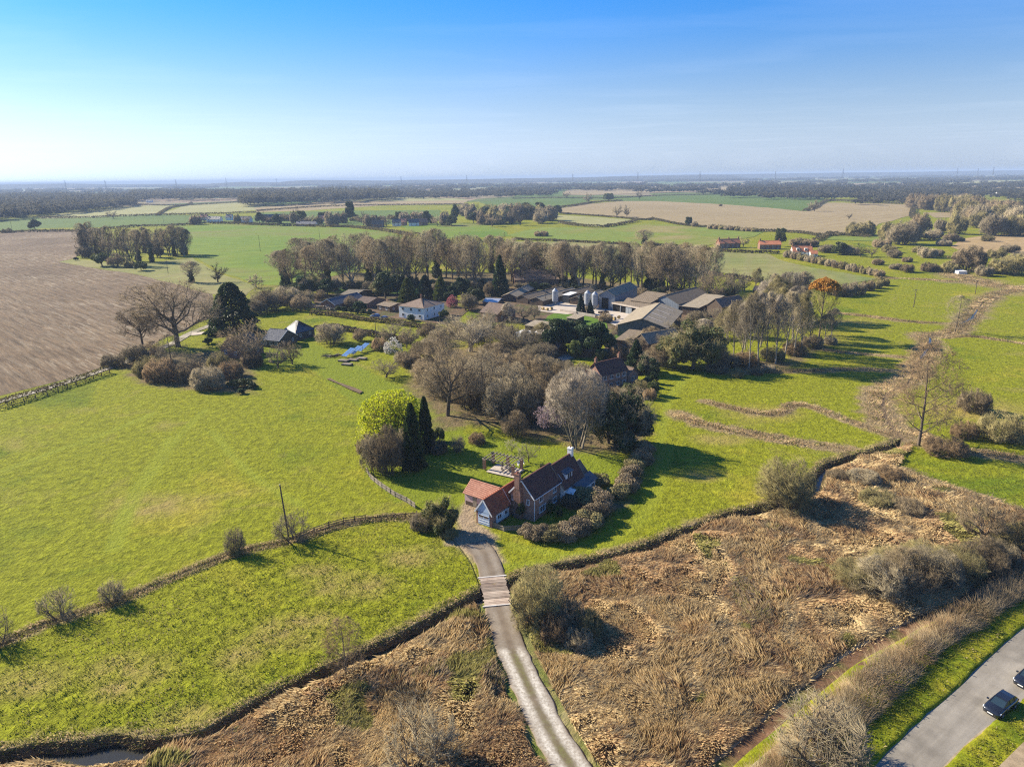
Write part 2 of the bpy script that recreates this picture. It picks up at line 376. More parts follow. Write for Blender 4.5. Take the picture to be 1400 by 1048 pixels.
MT['leaf_dark'] = leaf_mat('dark_leaves', (0.06, 0.095, 0.025), (0.025, 0.045, 0.013))
MT['leaf_ivy'] = leaf_mat('ivy_leaves', (0.12, 0.14, 0.035), (0.06, 0.07, 0.02))
MT['leaf_blue'] = leaf_mat('blue_green_needles', (0.04, 0.075, 0.04), (0.02, 0.04, 0.022))
MT['leaf_gold'] = leaf_mat('golden_leaves', (0.18, 0.2, 0.04), (0.08, 0.11, 0.02))
MT['leaf_lime'] = leaf_mat('lime_catkins', (0.6, 0.6, 0.02), (0.42, 0.46, 0.02), trans=0.4)
MT['leaf_orange'] = leaf_mat('orange_buds', (0.75, 0.38, 0.06), (0.5, 0.28, 0.06), trans=0.3)
MT['blossom'] = leaf_mat('pale_pink_blossom', (0.7, 0.55, 0.58), (0.5, 0.36, 0.38), trans=0.3)
MT['blossom_white'] = leaf_mat('white_blossom', (0.75, 0.72, 0.66), (0.5, 0.47, 0.4), trans=0.3)
MT['blossom_rose'] = leaf_mat('rose_blossom', (0.62, 0.25, 0.27), (0.4, 0.13, 0.15), trans=0.3)
MT['far_wood'] = twig_mat('far_wood', (0.135, 0.115, 0.075), (0.075, 0.075, 0.045), rand=0.1, trans=0.5)
MT['far_green'] = twig_mat('far_evergreens', (0.09, 0.095, 0.04), (0.05, 0.06, 0.025), rand=0.1, trans=0.5)
MT['hedge_far'] = twig_mat('field_hedge', (0.17, 0.13, 0.07), (0.09, 0.085, 0.035), rand=0.2, trans=0.4)
# ---------------------------------------------------------------- ground sheets
STRUCT = {}
def sheet(name, poly, mat, z=0.0, spacing=lambda d: 1.0, hfun=None, attrs=None, skirt=0.0, jitter=0.35, outer=None, kind='structure', flare=0.7):
    """fills a closed outline with a triangulated sheet; skirt = bank height round its edge"""
    P = np.array(poly); x0, y0 = P.min(0); x1, y1 = P.max(0)
    pts = []
    # rows whose spacing follows the distance from the viewpoint
    y = y0; row = 0
    while y < y1:
        dmin = math.hypot(0, max(40.0, abs(y))); s = spacing(dmin)
        xs = []
        x = x0 + (row % 2) * s * 0.5
        xr = np.arange(x, x1, s)
        if len(xr) > 4:
            # thin out sideways where the distance is larger
            d = np.hypot(xr, y); keep = rng.random(len(xr)) < np.clip(s / np.array([spacing(q) for q in d]), 0, 1)
            xr = xr[keep]
        pts.append(np.stack([xr, np.full(len(xr), y)], 1)); y += s * 0.87; row += 1
    Q = np.concatenate(pts) if pts else np.zeros((0, 2))
    Q = Q + (rng.random(Q.shape) - 0.5) * 2 * jitter * np.array([spacing(q) for q in np.hypot(Q[:, 0], Q[:, 1])])[:, None] * 0.6 if len(Q) else Q
    if len(Q):
        ins = inpoly(Q[:, 0], Q[:, 1], poly); Q = Q[ins]
        cl = list(poly) + [poly[0]]
        dd = dist_line(Q[:, 0], Q[:, 1], cl); Q = Q[dd > np.array([spacing(q) for q in np.hypot(Q[:, 0], Q[:, 1])]) * 0.35]
    allp = [Vector(p) for p in poly] + [Vector(p) for p in Q]
    v, e, f, *_ = delaunay_2d_cdt(allp, [], [list(range(len(poly)))], 1, 1e-6)
    V = np.array([(p.x, p.y) for p in v]); F = np.array([tuple(t) for t in f if len(t) == 3])
    a = V[F[:, 0]]; b = V[F[:, 1]]; c = V[F[:, 2]]
    fl = ((b - a)[:, 0] * (c - a)[:, 1] - (b - a)[:, 1] * (c - a)[:, 0]) < 0
    F[fl] = F[fl][:, ::-1]
    Z = np.full(len(V), z)
    if hfun is not None:
        Z = Z + hfun(V[:, 0], V[:, 1])
    A = {k: fn(V[:, 0], V[:, 1]) for k, fn in (attrs or {}).items()}
    V3 = np.concatenate([V, Z[:, None]], 1)
    if skirt:
        # boundary edges -> outward sloping bank
        from collections import Counter
        E = Counter()
        for t in F:
            for i in range(3): E[tuple(sorted((t[i], t[(i + 1) % 3])))] += 1
        dirE = [(t[i], t[(i + 1) % 3]) for t in F for i in range(3) if E[tuple(sorted((t[i], t[(i + 1) % 3])))] == 1]
        nrm = {}
        for i, j in dirE:
            d = V[j] - V[i]; n_ = np.array([d[1], -d[0]]) / (np.linalg.norm(d) + 1e-9)
            nrm[i] = nrm.get(i, 0) + n_; nrm[j] = nrm.get(j, 0) + n_
        idx = {}; newv = []
        levels = [(0.12, 0.25), (0.3, 0.5), (0.55 * flare + 0.15, 0.8), (flare, 1.0)] if skirt > 1 else [(0.2, 0.5), (flare, 1.0)]
        for i, n_ in nrm.items():
            n_ = n_ / (np.linalg.norm(n_) + 1e-9); ids = []
            for w, dz in levels:
                jit = 0.4 + 1.2 * rng.random()
                q = V[i] + n_ * w * jit
                ids.append(len(V3) + len(newv)); newv.append((q[0], q[1], V3[i, 2] * (1 - dz) + (z - skirt) * dz))
            idx[i] = ids
        ex = []
        for i, j in dirE:
            ca = [i] + idx[i]; cb = [j] + idx[j]
            for k in range(len(ca) - 1): ex += [(ca[k], ca[k + 1], cb[k]), (cb[k], ca[k + 1], cb[k + 1])]
        V3 = np.concatenate([V3, np.array(newv)]); n0 = len(V)
        F = np.concatenate([F, np.array(ex)])
        for k in A:
            A[k] = np.concatenate([A[k], np.full(len(newv), 1.0 if k == 'dirt' else 0.0)])
    me = mesh_np(name, V3, F, mat, A, smooth_sh=True)
    o = link(name, me); tag(o, kind=kind); return o

# key lines of the place (photo pixels -> ground)
BROOK = smooth(GL([(-260, 1075), (-60, 1045), (0, 1035), (60, 1026), (130, 1020), (200, 1022), (260, 1012), (305, 995), (350, 967), (400, 943), (440, 924), (490, 902), (540, 877), (590, 852), (630, 830), (662, 812), (700, 797), (745, 781), (790, 772), (850, 757), (900, 743), (950, 722), (1000, 706), (1050, 694), (1095, 682), (1117, 668), (1119, 652), (1128, 638), (1160, 627), (1195, 616), (1240, 602)]), 1.2)
_bn = vnoise(np.arange(len(BROOK)), np.zeros(len(BROOK)), 3.0, 5, 2) - 0.5
_bn2 = vnoise(np.arange(len(BROOK)), np.zeros(len(BROOK)), 3.0, 9, 2) - 0.5
_pw = np.array([1.9 * math.exp(-((p[0] - G(150, 1022)[0]) / 4.5) ** 2) for p in BROOK])
BN = offset(BROOK, 1.15 + 1.5 * _bn); BS = offset(BROOK, -1.15 - 1.5 * _bn2 - _pw)
DITCH = smooth(GL([(-200, 960), (0, 881), (45, 860), (93, 843), (163, 821), (240, 788), (321, 757), (400, 738), (465, 718), (520, 708), (565, 707)]), 1.2)
DRIVE = smooth(GL([(900, 1200), (782, 1048), (742, 980), (712, 915), (697, 880), (688, 850), (681, 827), (674, 789), (664, 760), (650, 742)]), 0.8)
PATHL = smooth(GL([(900, 1160), (1000, 1050), (1060, 998), (1126, 943), (1171, 907), (1217, 882), (1263, 856), (1297, 839), (1331, 822), (1370, 795), (1400, 774), (1460, 735), (1560, 670)]), 1.5)
ROAD_L = smooth(GL([(1020, 1240), (1190, 1044), (1208, 1026), (1256, 980), (1309, 934), (1354, 891), (1400, 852), (1500, 775), (1640, 680)]), 1.5)
ROAD_R = smooth(GL([(1130, 1240), (1295, 1048), (1370, 980), (1400, 957), (1500, 878), (1680, 755)]), 1.5)
HEDGE = smooth(GL([(1000, 1120), (1130, 1010), (1190, 950), (1250, 900), (1310, 858), (1365, 823), (1405, 796), (1470, 750), (1560, 695)]), 1.5)
REEDS = [(smooth(GL(l), 2.0), w) for l, w in [
    ([(925, 565), (960, 580), (1010, 590), (1060, 600), (1110, 608), (1160, 615)], 2.8),
    ([(965, 549), (1010, 560), (1060, 566), (1085, 553), (1110, 556), (1150, 572), (1195, 588), (1225, 597)], 2.0),
    ([(1240, 600), (1215, 580), (1200, 555), (1197, 540), (1215, 528), (1245, 518), (1258, 495), (1272, 470), (1262, 458), (1300, 455), (1325, 436), (1345, 412), (1370, 400), (1420, 392)], 4.5),
    ([(990, 509), (1050, 508), (1110, 507), (1160, 505), (1215, 506)], 2.2),
    ([(1125, 478), (1180, 484), (1235, 488)], 1.8),
    ([(1145, 428), (1200, 434), (1250, 440), (1290, 442)], 2.2),
    ([(1300, 375), (1330, 382), (1370, 392), (1430, 396)], 9),
    ([(1200, 380), (1260, 382), (1320, 386)], 3),
    ([(1290, 462), (1330, 460), (1400, 470)], 1.5),
    ([(1250, 590), (1300, 612), (1400, 628)], 2.5), ([(1215, 640), (1290, 668), (1400, 705)], 3.0)]]
BROOK_UP = smooth(GL([(1238, 602), (1222, 590), (1212, 575), (1207, 556), (1209, 545), (1220, 535), (1240, 526), (1252, 505), (1258, 492), (1266, 481), (1271, 470), (1274, 459), (1299, 456), (1297, 448), (1312, 443), (1328, 436), (1336, 424), (1352, 410), (1400, 402)]), 1.5)
TRACKS = [smooth(GL(l), 3.0) for l in [
    [(160, 750), (178, 700), (200, 660), (225, 625), (245, 595), (280, 560)], [(150, 752), (168, 700), (190, 660), (213, 628), (232, 598)],
    [(290, 590), (320, 625), (360, 660), (410, 690)], [(0, 645), (80, 615), (150, 590), (210, 565)],
    [(690, 775), (760, 765), (830, 745), (870, 715), (890, 680), (900, 640), (905, 590), (925, 530), (985, 500)],
    [(700, 745), (790, 760), (850, 735), (885, 700), (905, 655), (915, 610)], [(905, 550), (930, 525), (900, 505)]]]
LUSH = [GL(p) for p in [[(430, 468), (530, 520), (585, 545), (640, 560), (620, 640), (545, 690), (500, 650), (495, 560), (420, 500), (330, 510), (300, 470)], [(520, 640), (545, 620), (590, 600), (640, 592), (690, 600), (740, 612), (800, 612), (840, 618), (865, 630), (850, 665), (790, 690), (740, 715), (700, 720), (640, 712), (600, 700), (560, 690), (528, 668)]]]
def f_reed(x, y):
    m = np.zeros(np.shape(x)); n = vnoise(x, y, 1.6, 3, 2)
    for l, w in REEDS:
        m = np.maximum(m, np.clip((w * (0.6 + 0.9 * n) - dist_line(x, y, l)) / (0.4 * w) + 0.3, 0, 1))
    d = dist_line(x, y, BROOK); m = np.maximum(m, np.clip(1.7 - d / (0.9 + 1.4 * n), 0, 1))
    d = dist_line(x, y, DITCH); m = np.maximum(m, np.clip(1.6 - d / (0.6 + 1.0 * n), 0, 0.85))
    return m
def f_track(x, y):
    m = np.zeros(np.shape(x))
    for l in TRACKS: m = np.maximum(m, np.clip(1.3 - dist_line(x, y, l) / 1.1, 0, 1) * 0.95)
    return m * (0.5 + 0.6 * vnoise(x, y, 6, 8, 2))
def f_lush(x, y):
    m = np.zeros(np.shape(x))
    for p in LUSH: m = np.maximum(m, inpoly(x, y, p) * 0.75)
    return m
def f_dirt(x, y):
    return np.clip(1.1 - dist_line(x, y, BROOK_UP) / 1.3, 0, 1)
FLAT = []            # outlines where the ground is kept smooth (drive, yards, building plots)
def f_amp(x, y):
    a = np.clip((dist_line(x, y, DRIVE) - 2.2) / 2, 0, 1) * np.clip((dist_line(x, y, DITCH) - 0.5) / 2, 0.3, 1)
    h = np.clip((np.hypot(x - 0, y - 108) - 22) / 8, 0, 1)     # house garden
    return a * h
def h_meadow(x, y):
    d = np.hypot(x, y); near = np.clip((260 - d) / 150, 0, 1)
    t = vnoise(x, y, 0.75, 1, 2); t = np.clip((t - 0.35) * 1.6, 0, 1) ** 1.3
    big = vnoise(x, y, 9, 4, 2)
    h = (0.17 * t * (0.45 + 0.9 * big)) * near
    tr = np.clip(1 - f_track(x, y) * 1.4, 0.1, 1)
    h = h * tr * f_amp(x, y) + f_reed(x, y) * 0.25 * vnoise(x, y, 1.3, 6, 2) * near
    h = h - 0.5 * np.clip(1.1 - dist_line(x, y, DITCH) / 0.9, 0, 1)
    return h
def nl(v): return v
LITTER = [GL(p) for p in [[(585, 570), (640, 552), (700, 535), (780, 520), (850, 530), (885, 560), (888, 612), (840, 622), (790, 618), (760, 605), (720, 598), (690, 588), (640, 582), (600, 592)],
                          [(560, 495), (600, 478), (700, 468), (760, 480), (800, 520), (790, 545), (700, 550), (640, 560), (590, 575), (556, 530)],
                          [(375, 372), (700, 372), (1010, 400), (1010, 412), (900, 408), (700, 398), (375, 396)], [(150, 500), (200, 480), (330, 480), (355, 505), (345, 540), (290, 540), (200, 525)], [(1000, 490), (1060, 492), (1120, 470), (1140, 450), (1145, 470), (1080, 505), (1000, 512)], [(800, 735), (770, 742), (715, 738), (712, 728), (770, 730), (810, 705), (850, 672), (878, 612), (892, 618), (868, 665), (830, 712)]]]
def f_litter(x, y):
    m = np.zeros(np.shape(x)); n = vnoise(x, y, 5, 14, 3) * 1.5 + vnoise(x, y, 1.5, 15) * 0.7
    for p in LITTER:
        P = np.array(p); near = (x > P[:, 0].min() - 8) & (x < P[:, 0].max() + 8) & (y > P[:, 1].min() - 8) & (y < P[:, 1].max() + 8)
        if not near.any(): continue
        sd_ = dist_line(x[near], y[near], list(p) + [p[0]]) * np.where(inpoly(x[near], y[near], p), 1, -1)
        m[near] = np.maximum(m[near], np.clip(sd_ / 4 + n[near] - 0.9, 0, 0.9))
    return m
SAND = [GL(p) for p in [[(646, 768), (634, 752), (612, 744), (608, 737), (628, 732), (645, 720), (648, 706), (652, 718), (674, 722), (676, 735), (684, 750), (690, 768), (666, 775)], [(628, 698), (640, 683), (660, 688), (655, 700), (650, 716), (674, 722), (665, 735), (630, 738), (622, 722), (625, 712)]]]
def f_sand(x, y):
    m = np.zeros(np.shape(x)); n = vnoise(x, y, 2.2, 18, 2) * 1.6
    near = (np.abs(x) < 30) & (y > 70) & (y < 130)
    if near.any():
        for p in SAND:
            sd_ = dist_line(x[near], y[near], list(p) + [p[0]]) * np.where(inpoly(x[near], y[near], p), 1, -1); m[near] = np.maximum(m[near], np.clip(sd_ / 1.0 + n[near] - 0.3, 0, 1))
    return m
DRY = [(G(180, 915), 4.5), (G(165, 940), 3), (G(380, 868), 5), (G(330, 895), 3), (G(420, 850), 3.5), (G(480, 800), 5), (G(430, 780), 3), (G(40, 930), 4), (G(210, 690), 7), (G(190, 700), 5), (G(560, 760), 4), (G(250, 980), 3), (G(1040, 565), 8), (G(1150, 440), 12), (G(985, 600), 5), (G(1330, 560), 14), (G(960, 650), 4)]
def f_dry(x, y):
    m = np.zeros(np.shape(x)); n = vnoise(x, y, 2.5, 16, 3)
    for c, r in DRY: m = np.maximum(m, np.clip(1 - np.hypot((x - c[0]) * 0.6, y - c[1]) / r, 0, 1) * 1.4 * n)
    return np.clip(m, 0, 0.75)
A_MEADOW = dict(reed=f_reed, track=f_track, lush=f_lush, dirt=f_dirt, litter=f_litter, dry=f_dry, sand=f_sand)

iE = len(BROOK) - 1
# base floor under everything, out to the horizon
far_extra_cols = [(0.10, 0.13, 0.03), (0.2, 0.17, 0.09), (0.07, 0.1, 0.03), (0.26, 0.21, 0.12), (0.08, 0.14, 0.025)]
m, nt, b = new_mat('open_countryside', 0.95, 0.1)
v = pos_node(nt, (1, 0.55, 1), 0.25)
vo = N(nt, 'ShaderNodeTexVoronoi'); vo.inputs['Scale'].default_value = 1 / 330.0; vo.inputs['Randomness'].default_value = 0.9; nt.links.new(v, vo.inputs['Vector'])
sp_ = N(nt, 'ShaderNodeSeparateColor'); nt.links.new(vo.outputs['Color'], sp_.inputs[0])
col = ramp(nt, sp_.outputs[0], [(0.0, (0.1, 0.13, 0.03)), (0.25, (0.22, 0.18, 0.1)), (0.45, (0.07, 0.11, 0.03)), (0.62, (0.27, 0.2, 0.12)), (0.78, (0.09, 0.15, 0.03)), (0.92, (0.3, 0.28, 0.14))])
nt.nodes[-1].color_ramp.interpolation = 'CONSTANT'
col = mixc(nt, 1.0, col, ramp(nt, noise(nt, pos_node(nt), 0.01, 4), [(0.3, 0.8), (0.7, 1.15)]), 'MULTIPLY')
nt.links.new(col, b.inputs['Base Color']); MT['far'] = m
S = 28000.0
ys = [-400, 200, 600, 1200, 2500, 5000, 9000, 16000, S]
V = []; F = []
xs = [-S, -9000, -3000, -1000, 0, 1000, 3000, 9000, S]
for yy in ys:
    for xx in xs: V.append((xx, yy, -1.25 if yy < 900 else -0.35))
nx = len(xs)
F = np.array([(j * nx + i, j * nx + i + 1, (j + 1) * nx + i + 1, (j + 1) * nx + i) for j in range(len(ys) - 1) for i in range(nx - 1)])
tag(link('countryside_ground', mesh_np('countryside_ground', np.array(V), F, MT['far'])), kind='structure')

# meadow north of the brook, including the big left pasture and everything up to the far fields
nb = [p for p in BN]
south_e = GL([(1225, 640), (1255, 655), (1310, 672), (1360, 690), (1400, 700), (1520, 735), (1700, 770)])
A_poly = nb + south_e + [(700, 130), (1500, 900), (1700, 1500), (-1700, 1500), (-1500, 700), (-500, 130), (-260, 75)]
paddock_top = DITCH
# west part: the ditch edge parts the paddock from the pasture
gj = G(600, 712)
bi = int(np.argmin([abs(p[0] - G(655, 812)[0]) + abs(p[1] - G(655, 812)[1]) for p in BROOK]))
A_poly = list(DITCH) + [tuple(G(590, 712)), tuple(G(628, 745)), tuple(G(645, 768)), tuple(G(656, 796))] + nb[bi + 1:] + south_e + [(900, 130), (2500, 900), (3000, 1700), (-3000, 1700), (-2500, 700), (-900, 130), (-400, 60)]
sp_mid = lambda d: 0.0068 * d if d < 300 else 0.02 * d
sheet('pasture', A_poly, MT['meadow'], 0.0, sp_mid, h_meadow, A_MEADOW, skirt=1.2)
P_poly = list(DITCH)[::-1][0:0] + nb[:bi + 1][::1] + [tuple(G(654, 796)), tuple(G(643, 768)), tuple(G(626, 745)), tuple(G(588, 712))] + list(DITCH)[::-1]
sheet('paddock', P_poly, MT['meadow'], 0.004, lambda d: 0.0042 * d, h_meadow, A_MEADOW, skirt=1.2)
# reed bed south of the brook
def h_reed(x, y):
    m = vnoise(x, y, 3.2, 21, 3); m2 = vnoise(x, y, 1.1, 25, 2)
    h = 0.65 * np.clip((m - 0.35) * 1.7, 0, 1) + 0.25 * m2
    edge = np.clip((dist_line(x, y, DRIVE) - 2.6) / 2.5, 0, 1) * np.clip((dist_line(x, y, PATHL) - 1.6) / 2.0, 0, 1) * np.clip((dist_line(x, y, BROOK) - 1.2) / 1.5, 0.2, 1)
    e2 = np.clip(dist_line(x, y, south_e) / 4, 0, 1)
    return h * edge * e2
B_poly = list(BS) + [tuple(p) for p in south_e] + list(PATHL)[::-1] + GL([(800, 1300), (300, 1300), (-300, 1200)])
A_REED = dict(lush=lambda x, y: np.clip(1.3 - np.abs(dist_line(x, y, DRIVE) - 2.2) / 1.8, 0, 1) * (0.3 + vnoise(x, y, 2, 31, 2)),)
MTr = MT['reedbed']; nt = MTr.node_tree; bs_ = nt.nodes['Principled BSDF']; old = bs_.inputs['Base Color'].links[0].from_socket
nt.links.new(mixc(nt, attr(nt, 'lush'), old, ramp(nt, noise(nt, pos_node(nt), 1.5), [(0.3, (0.05, 0.08, 0.012)), (0.7, (0.16, 0.18, 0.03))])), bs_.inputs['Base Color'])
sheet('reed_bed_ground', B_poly, MT['reedbed'], -0.004, lambda d: 0.0045 * d, h_reed, A_REED, skirt=1.2)
# roadside verge between path and road, road, far verge
h_verge = lambda x, y: 0.12 * vnoise(x, y, 0.6, 41, 2) * np.clip(dist_line(x, y, ROAD_L) * 1.5, 0, 1)
C_poly = list(PATHL) + list(offset(ROAD_L, 0.0))[::-1]
sheet('roadside_verge', C_poly, MT['verge'], 0.0, lambda d: 0.45, h_verge, None, skirt=0.42, flare=0.5)
R_poly = list(offset(ROAD_L, 1.0)) + list(offset(ROAD_R, -1.0))[::-1]
m, nt, b = new_mat('road_asphalt', 0.8, 0.3)
v = pos_node(nt); ang = math.atan2(ROAD_L[40][1] - ROAD_L[20][1], ROAD_L[40][0] - ROAD_L[20][0])
col = ramp(nt, noise(nt, v, 0.25, 5), [(0.3, (0.21, 0.185, 0.145)), (0.7, (0.29, 0.26, 0.21))])
col = mixc(nt, 1, col, ramp(nt, noise(nt, pos_node(nt, (0.08, 1.2, 1), -ang), 1.0, 4), [(0.35, 0.85), (0.65, 1.1)]), 'MULTIPLY')
col = mixc(nt, 1, col, ramp(nt, noise(nt, v, 25, 2), [(0.3, 0.85), (0.7, 1.12)]), 'MULTIPLY')
col = mixc(nt, ramp(nt, noise(nt, v, 0.7, 7, 0.75, 1.5), [(0.485, 0), (0.5, 0.45), (0.515, 0)]), col, (0.09, 0.085, 0.075))
col = mixc(nt, 1, col, ramp(nt, noise(nt, v, 0.12, 2), [(0.46, 0.88), (0.5, 1.06)]), 'MULTIPLY')
nt.links.new(col, b.inputs['Base Color']); bump(nt, b, noise(nt, v, 30, 2), 0.3, 0.01); MT['road'] = m
sheet('road', R_poly, MT['road'], -0.22, lambda d: 2.0)
D_poly = list(offset(ROAD_R, -0.0)) + [(160, 60), (120, 20), (30, 20)]
h_v2 = lambda x, y: 0.1 * vnoise(x, y, 0.6, 43, 2) * np.clip(dist_line(x, y, ROAD_R) * 1.5, 0, 1)
sheet('far_verge', D_poly, MT['verge'], -0.12, lambda d: 0.45 if d < 95 else 3.0, h_v2, None, skirt=0.14, flare=0.35)
m = ground_mat('sandy_road_edge', [(0.42, 0.33, 0.2), (0.3, 0.24, 0.15)], 0.3, 1.2, 6, 0.02, var=0.25)
nz_ = vnoise(np.arange(len(ROAD_R)) * 1.0, np.zeros(len(ROAD_R)), 2.0, 51, 2)
sheet('road_edge_sand', list(offset(ROAD_R, 0.1 + 0.55 * nz_)) + list(offset(ROAD_R, -0.3))[::-1], m, -0.205, lambda d: 3.0)
fp = smooth(GL([(1330, 1110), (1390, 1045), (1450, 990), (1600, 870)]), 1.5)
sheet('footpath', list(offset(fp, 0.9)) + list(offset(fp, -0.9))[::-1], MT['dirt'], 0.0, lambda d: 2.0)
m = ground_mat('path_leaf_mould', [(0.2, 0.11, 0.06), (0.13, 0.075, 0.04), (0.12, 0.13, 0.03)], 0.2, 1.0, 5, 0.05, var=0.35)
pn_ = vnoise(np.arange(len(PATHL)) * 1.0, np.zeros(len(PATHL)), 3.0, 52, 2)
sheet('path', list(offset(PATHL, 1.2 + 0.8 * pn_)) + list(offset(PATHL, -0.7 - 0.5 * pn_))[::-1], m, 0.035, lambda d: 1.5)
m = ground_mat('straw_strip', [(0.5, 0.42, 0.26), (0.34, 0.3, 0.14), (0.14, 0.18, 0.03)], 0.35, 1.6, 6, 0.1, var=0.4)
o1 = offset(PATHL, -1.1 - 0.5 * pn_); o2 = offset(PATHL, -2.4 - 1.2 * pn_)
sheet('path_edge_straw', list(o1) + list(o2)[::-1], m, 0.15, lambda d: 1.0)
# brook water and the wet bottom
wm, nt, b = new_mat('brook_water', 0.2, 0.35); b.inputs['Base Color'].default_value = (0.03, 0.028, 0.02, 1)
bump(nt, b, noise(nt, pos_node(nt), 1.2, 3), 0.15, 0.05)
MT['water'] = wm
sheet('brook_water', list(offset(BROOK, 0.9)) + list(offset(BROOK, -1.4 - _pw))[::-1], wm, -0.9, lambda d: 3.0)
uw = np.interp(np.arange(len(BROOK_UP)), [0, 8, 20, len(BROOK_UP)], [0.4, 0.4, 0.8, 0.6])
for pa_, pb_ in (((1258, 492), (1273, 462)), ((1312, 443), (1336, 424))):
    ia, ib = sorted(int(np.argmin([math.hypot(q[0] - G(*s_)[0], q[1] - G(*s_)[1]) for q in BROOK_UP])) for s_ in (pa_, pb_))
    sgm = BROOK_UP[ia:ib + 1]; ww_ = np.sin(np.linspace(0.15, 3.0, len(sgm))) * 0.9
    sheet('upper_brook_water', list(offset(sgm, ww_)) + list(offset(sgm, -ww_))[::-1], wm, 0.2, lambda d: 4.0)

# ---- distant and special fields as their own sheets, a few centimetres apart
_z = [0.04]
def field(name, px, mat, spacing=None, z=None, rough=1.0):
    zz = z if z is not None else _z[0]; _z[0] += 0.012
    g = GL(px); d = np.mean([math.hypot(*q) for q in g])
    pl = []
    n = len(g)
    for i in range(n):      # straight edges with a little natural waver
        a = np.array(g[i]); b_ = np.array(g[(i + 1) % n]); L = np.linalg.norm(b_ - a); k = max(1, int(L / (d * 0.02)))
        for j in range(k):
            q = a + (b_ - a) * j / k
            w = (vnoise(q[0], q[1], d * 0.05, 61) - 0.5) * d * 0.008 * rough if j else 0
            nn = np.array([-(b_ - a)[1], (b_ - a)[0]]) / (L + 1e-9); pl.append(tuple(q + nn * w))
    return sheet(name, pl, MT[mat], zz, spacing or (lambda q: 0.05 * q))
field('ploughed_field', [(-300, 330), (0, 318), (60, 314), (115, 315), (128, 322), (122, 338), (104, 352), (80, 358), (110, 363), (180, 374), (232, 386), (290, 402), (305, 425), (255, 452), (205, 474), (165, 490), (148, 499), (100, 516), (0, 541), (-300, 590)], 'plough')
field('crop_field', [(238, 309), (300, 306), (400, 309), (470, 311), (530, 317), (570, 327), (560, 345), (480, 372), (400, 392), (345, 388), (300, 372), (264, 350), (244, 330)], 'crop')
field('rough_grass_margin', [(80, 358), (104, 354), (180, 362), (215, 358), (262, 352), (300, 374), (350, 392), (330, 410), (290, 402), (232, 386), (180, 374), (110, 363)], 'olive')
field('pasture_strip', [(-100, 306), (0, 300), (50, 297), (215, 293), (330, 296), (350, 302), (238, 308), (120, 311), (60, 312), (0, 317), (-100, 322)], 'cropdark')
field('pale_field', [(50, 296), (120, 288), (190, 281), (240, 280), (212, 293), (130, 297), (55, 299)], 'pale')
field('pale_field', [(222, 292), (252, 281), (300, 277), (360, 277), (362, 286), (300, 291)], 'pale')
field('stubble_field', [(350, 284), (430, 277), (560, 274), (640, 274), (636, 279), (520, 281), (420, 288), (350, 290)], 'tan')
field('stubble_field', [(440, 275), (470, 271), (560, 270), (630, 271), (640, 274), (560, 275)], 'pale')
field('village_green_field', [(350, 291), (430, 289), (500, 288), (600, 287), (612, 300), (520, 308), (430, 309), (340, 307)], 'cropdark')
field('crop_field', [(545, 309), (600, 305), (655, 306), (690, 315), (700, 323), (620, 326), (575, 322)], 'crop')
field('dark_green_field', [(655, 276), (700, 272), (775, 271), (800, 272), (812, 277), (760, 283), (720, 288), (680, 290)], 'cropdark')
field('dark_green_field', [(838, 271), (900, 268), (990, 266), (1050, 264), (1100, 265), (1130, 272), (1118, 283), (1100, 289), (1050, 284), (980, 279), (900, 276), (850, 275)], 'cropdark')
field('tan_field', [(745, 288), (790, 280), (850, 275), (900, 275), (980, 279), (1050, 284), (1100, 289), (1132, 277), (1190, 278), (1252, 280), (1248, 295), (1205, 305), (1157, 321), (1100, 318), (1040, 316), (1000, 310), (930, 307), (890, 300), (835, 297), (770, 292)], 'tan')
field('pale_field', [(754, 293), (830, 298), (872, 301), (820, 310), (768, 306)], 'pale')
field('yellow_green_field', [(690, 322), (740, 311), (820, 311), (880, 306), (930, 308), (1000, 312), (1045, 317), (1030, 324), (985, 331), (960, 338), (880, 334), (800, 329), (720, 326)], 'yellow')
field('olive_field', [(700, 330), (800, 331), (880, 336), (940, 340), (1000, 345), (1050, 347), (1070, 357), (1110, 366), (1160, 374), (1200, 382), (1140, 392), (1060, 385), (980, 372), (880, 366), (760, 360), (700, 350)], 'olive')
field('orange_field', [(1300, 338), (1320, 326), (1360, 321), (1440, 318), (1480, 345), (1400, 346), (1337, 348)], 'orange')
field('tan_field', [(1262, 291), (1307, 290), (1330, 296), (1280, 298)], 'tan')
field('stubble_field', [(775, 259), (860, 256), (960, 253), (1110, 255), (1120, 259), (960, 262), (800, 267), (770, 266)], 'tan')
field('green_strip_field', [(700, 262), (770, 259), (770, 268), (700, 271)], 'cropdark')
field('green_strip_field', [(640, 263), (740, 257), (900, 253), (900, 255), (740, 261), (660, 266)], 'cropdark')
field('pale_field', [(1130, 322), (1180, 318), (1250, 322), (1240, 332), (1130, 328)], 'yellow')
field('green_strip_field', [(1260, 252), (1340, 247), (1440, 246), (1440, 250), (1340, 252), (1270, 256)], 'pale')
field('stubble_field', [(1290, 258), (1400, 253), (1440, 253), (1440, 258), (1340, 261)], 'tan')
field('cut_strip', [(446, 519), (452, 518), (496, 536), (492, 539)], 'plough', lambda q: 2.0)
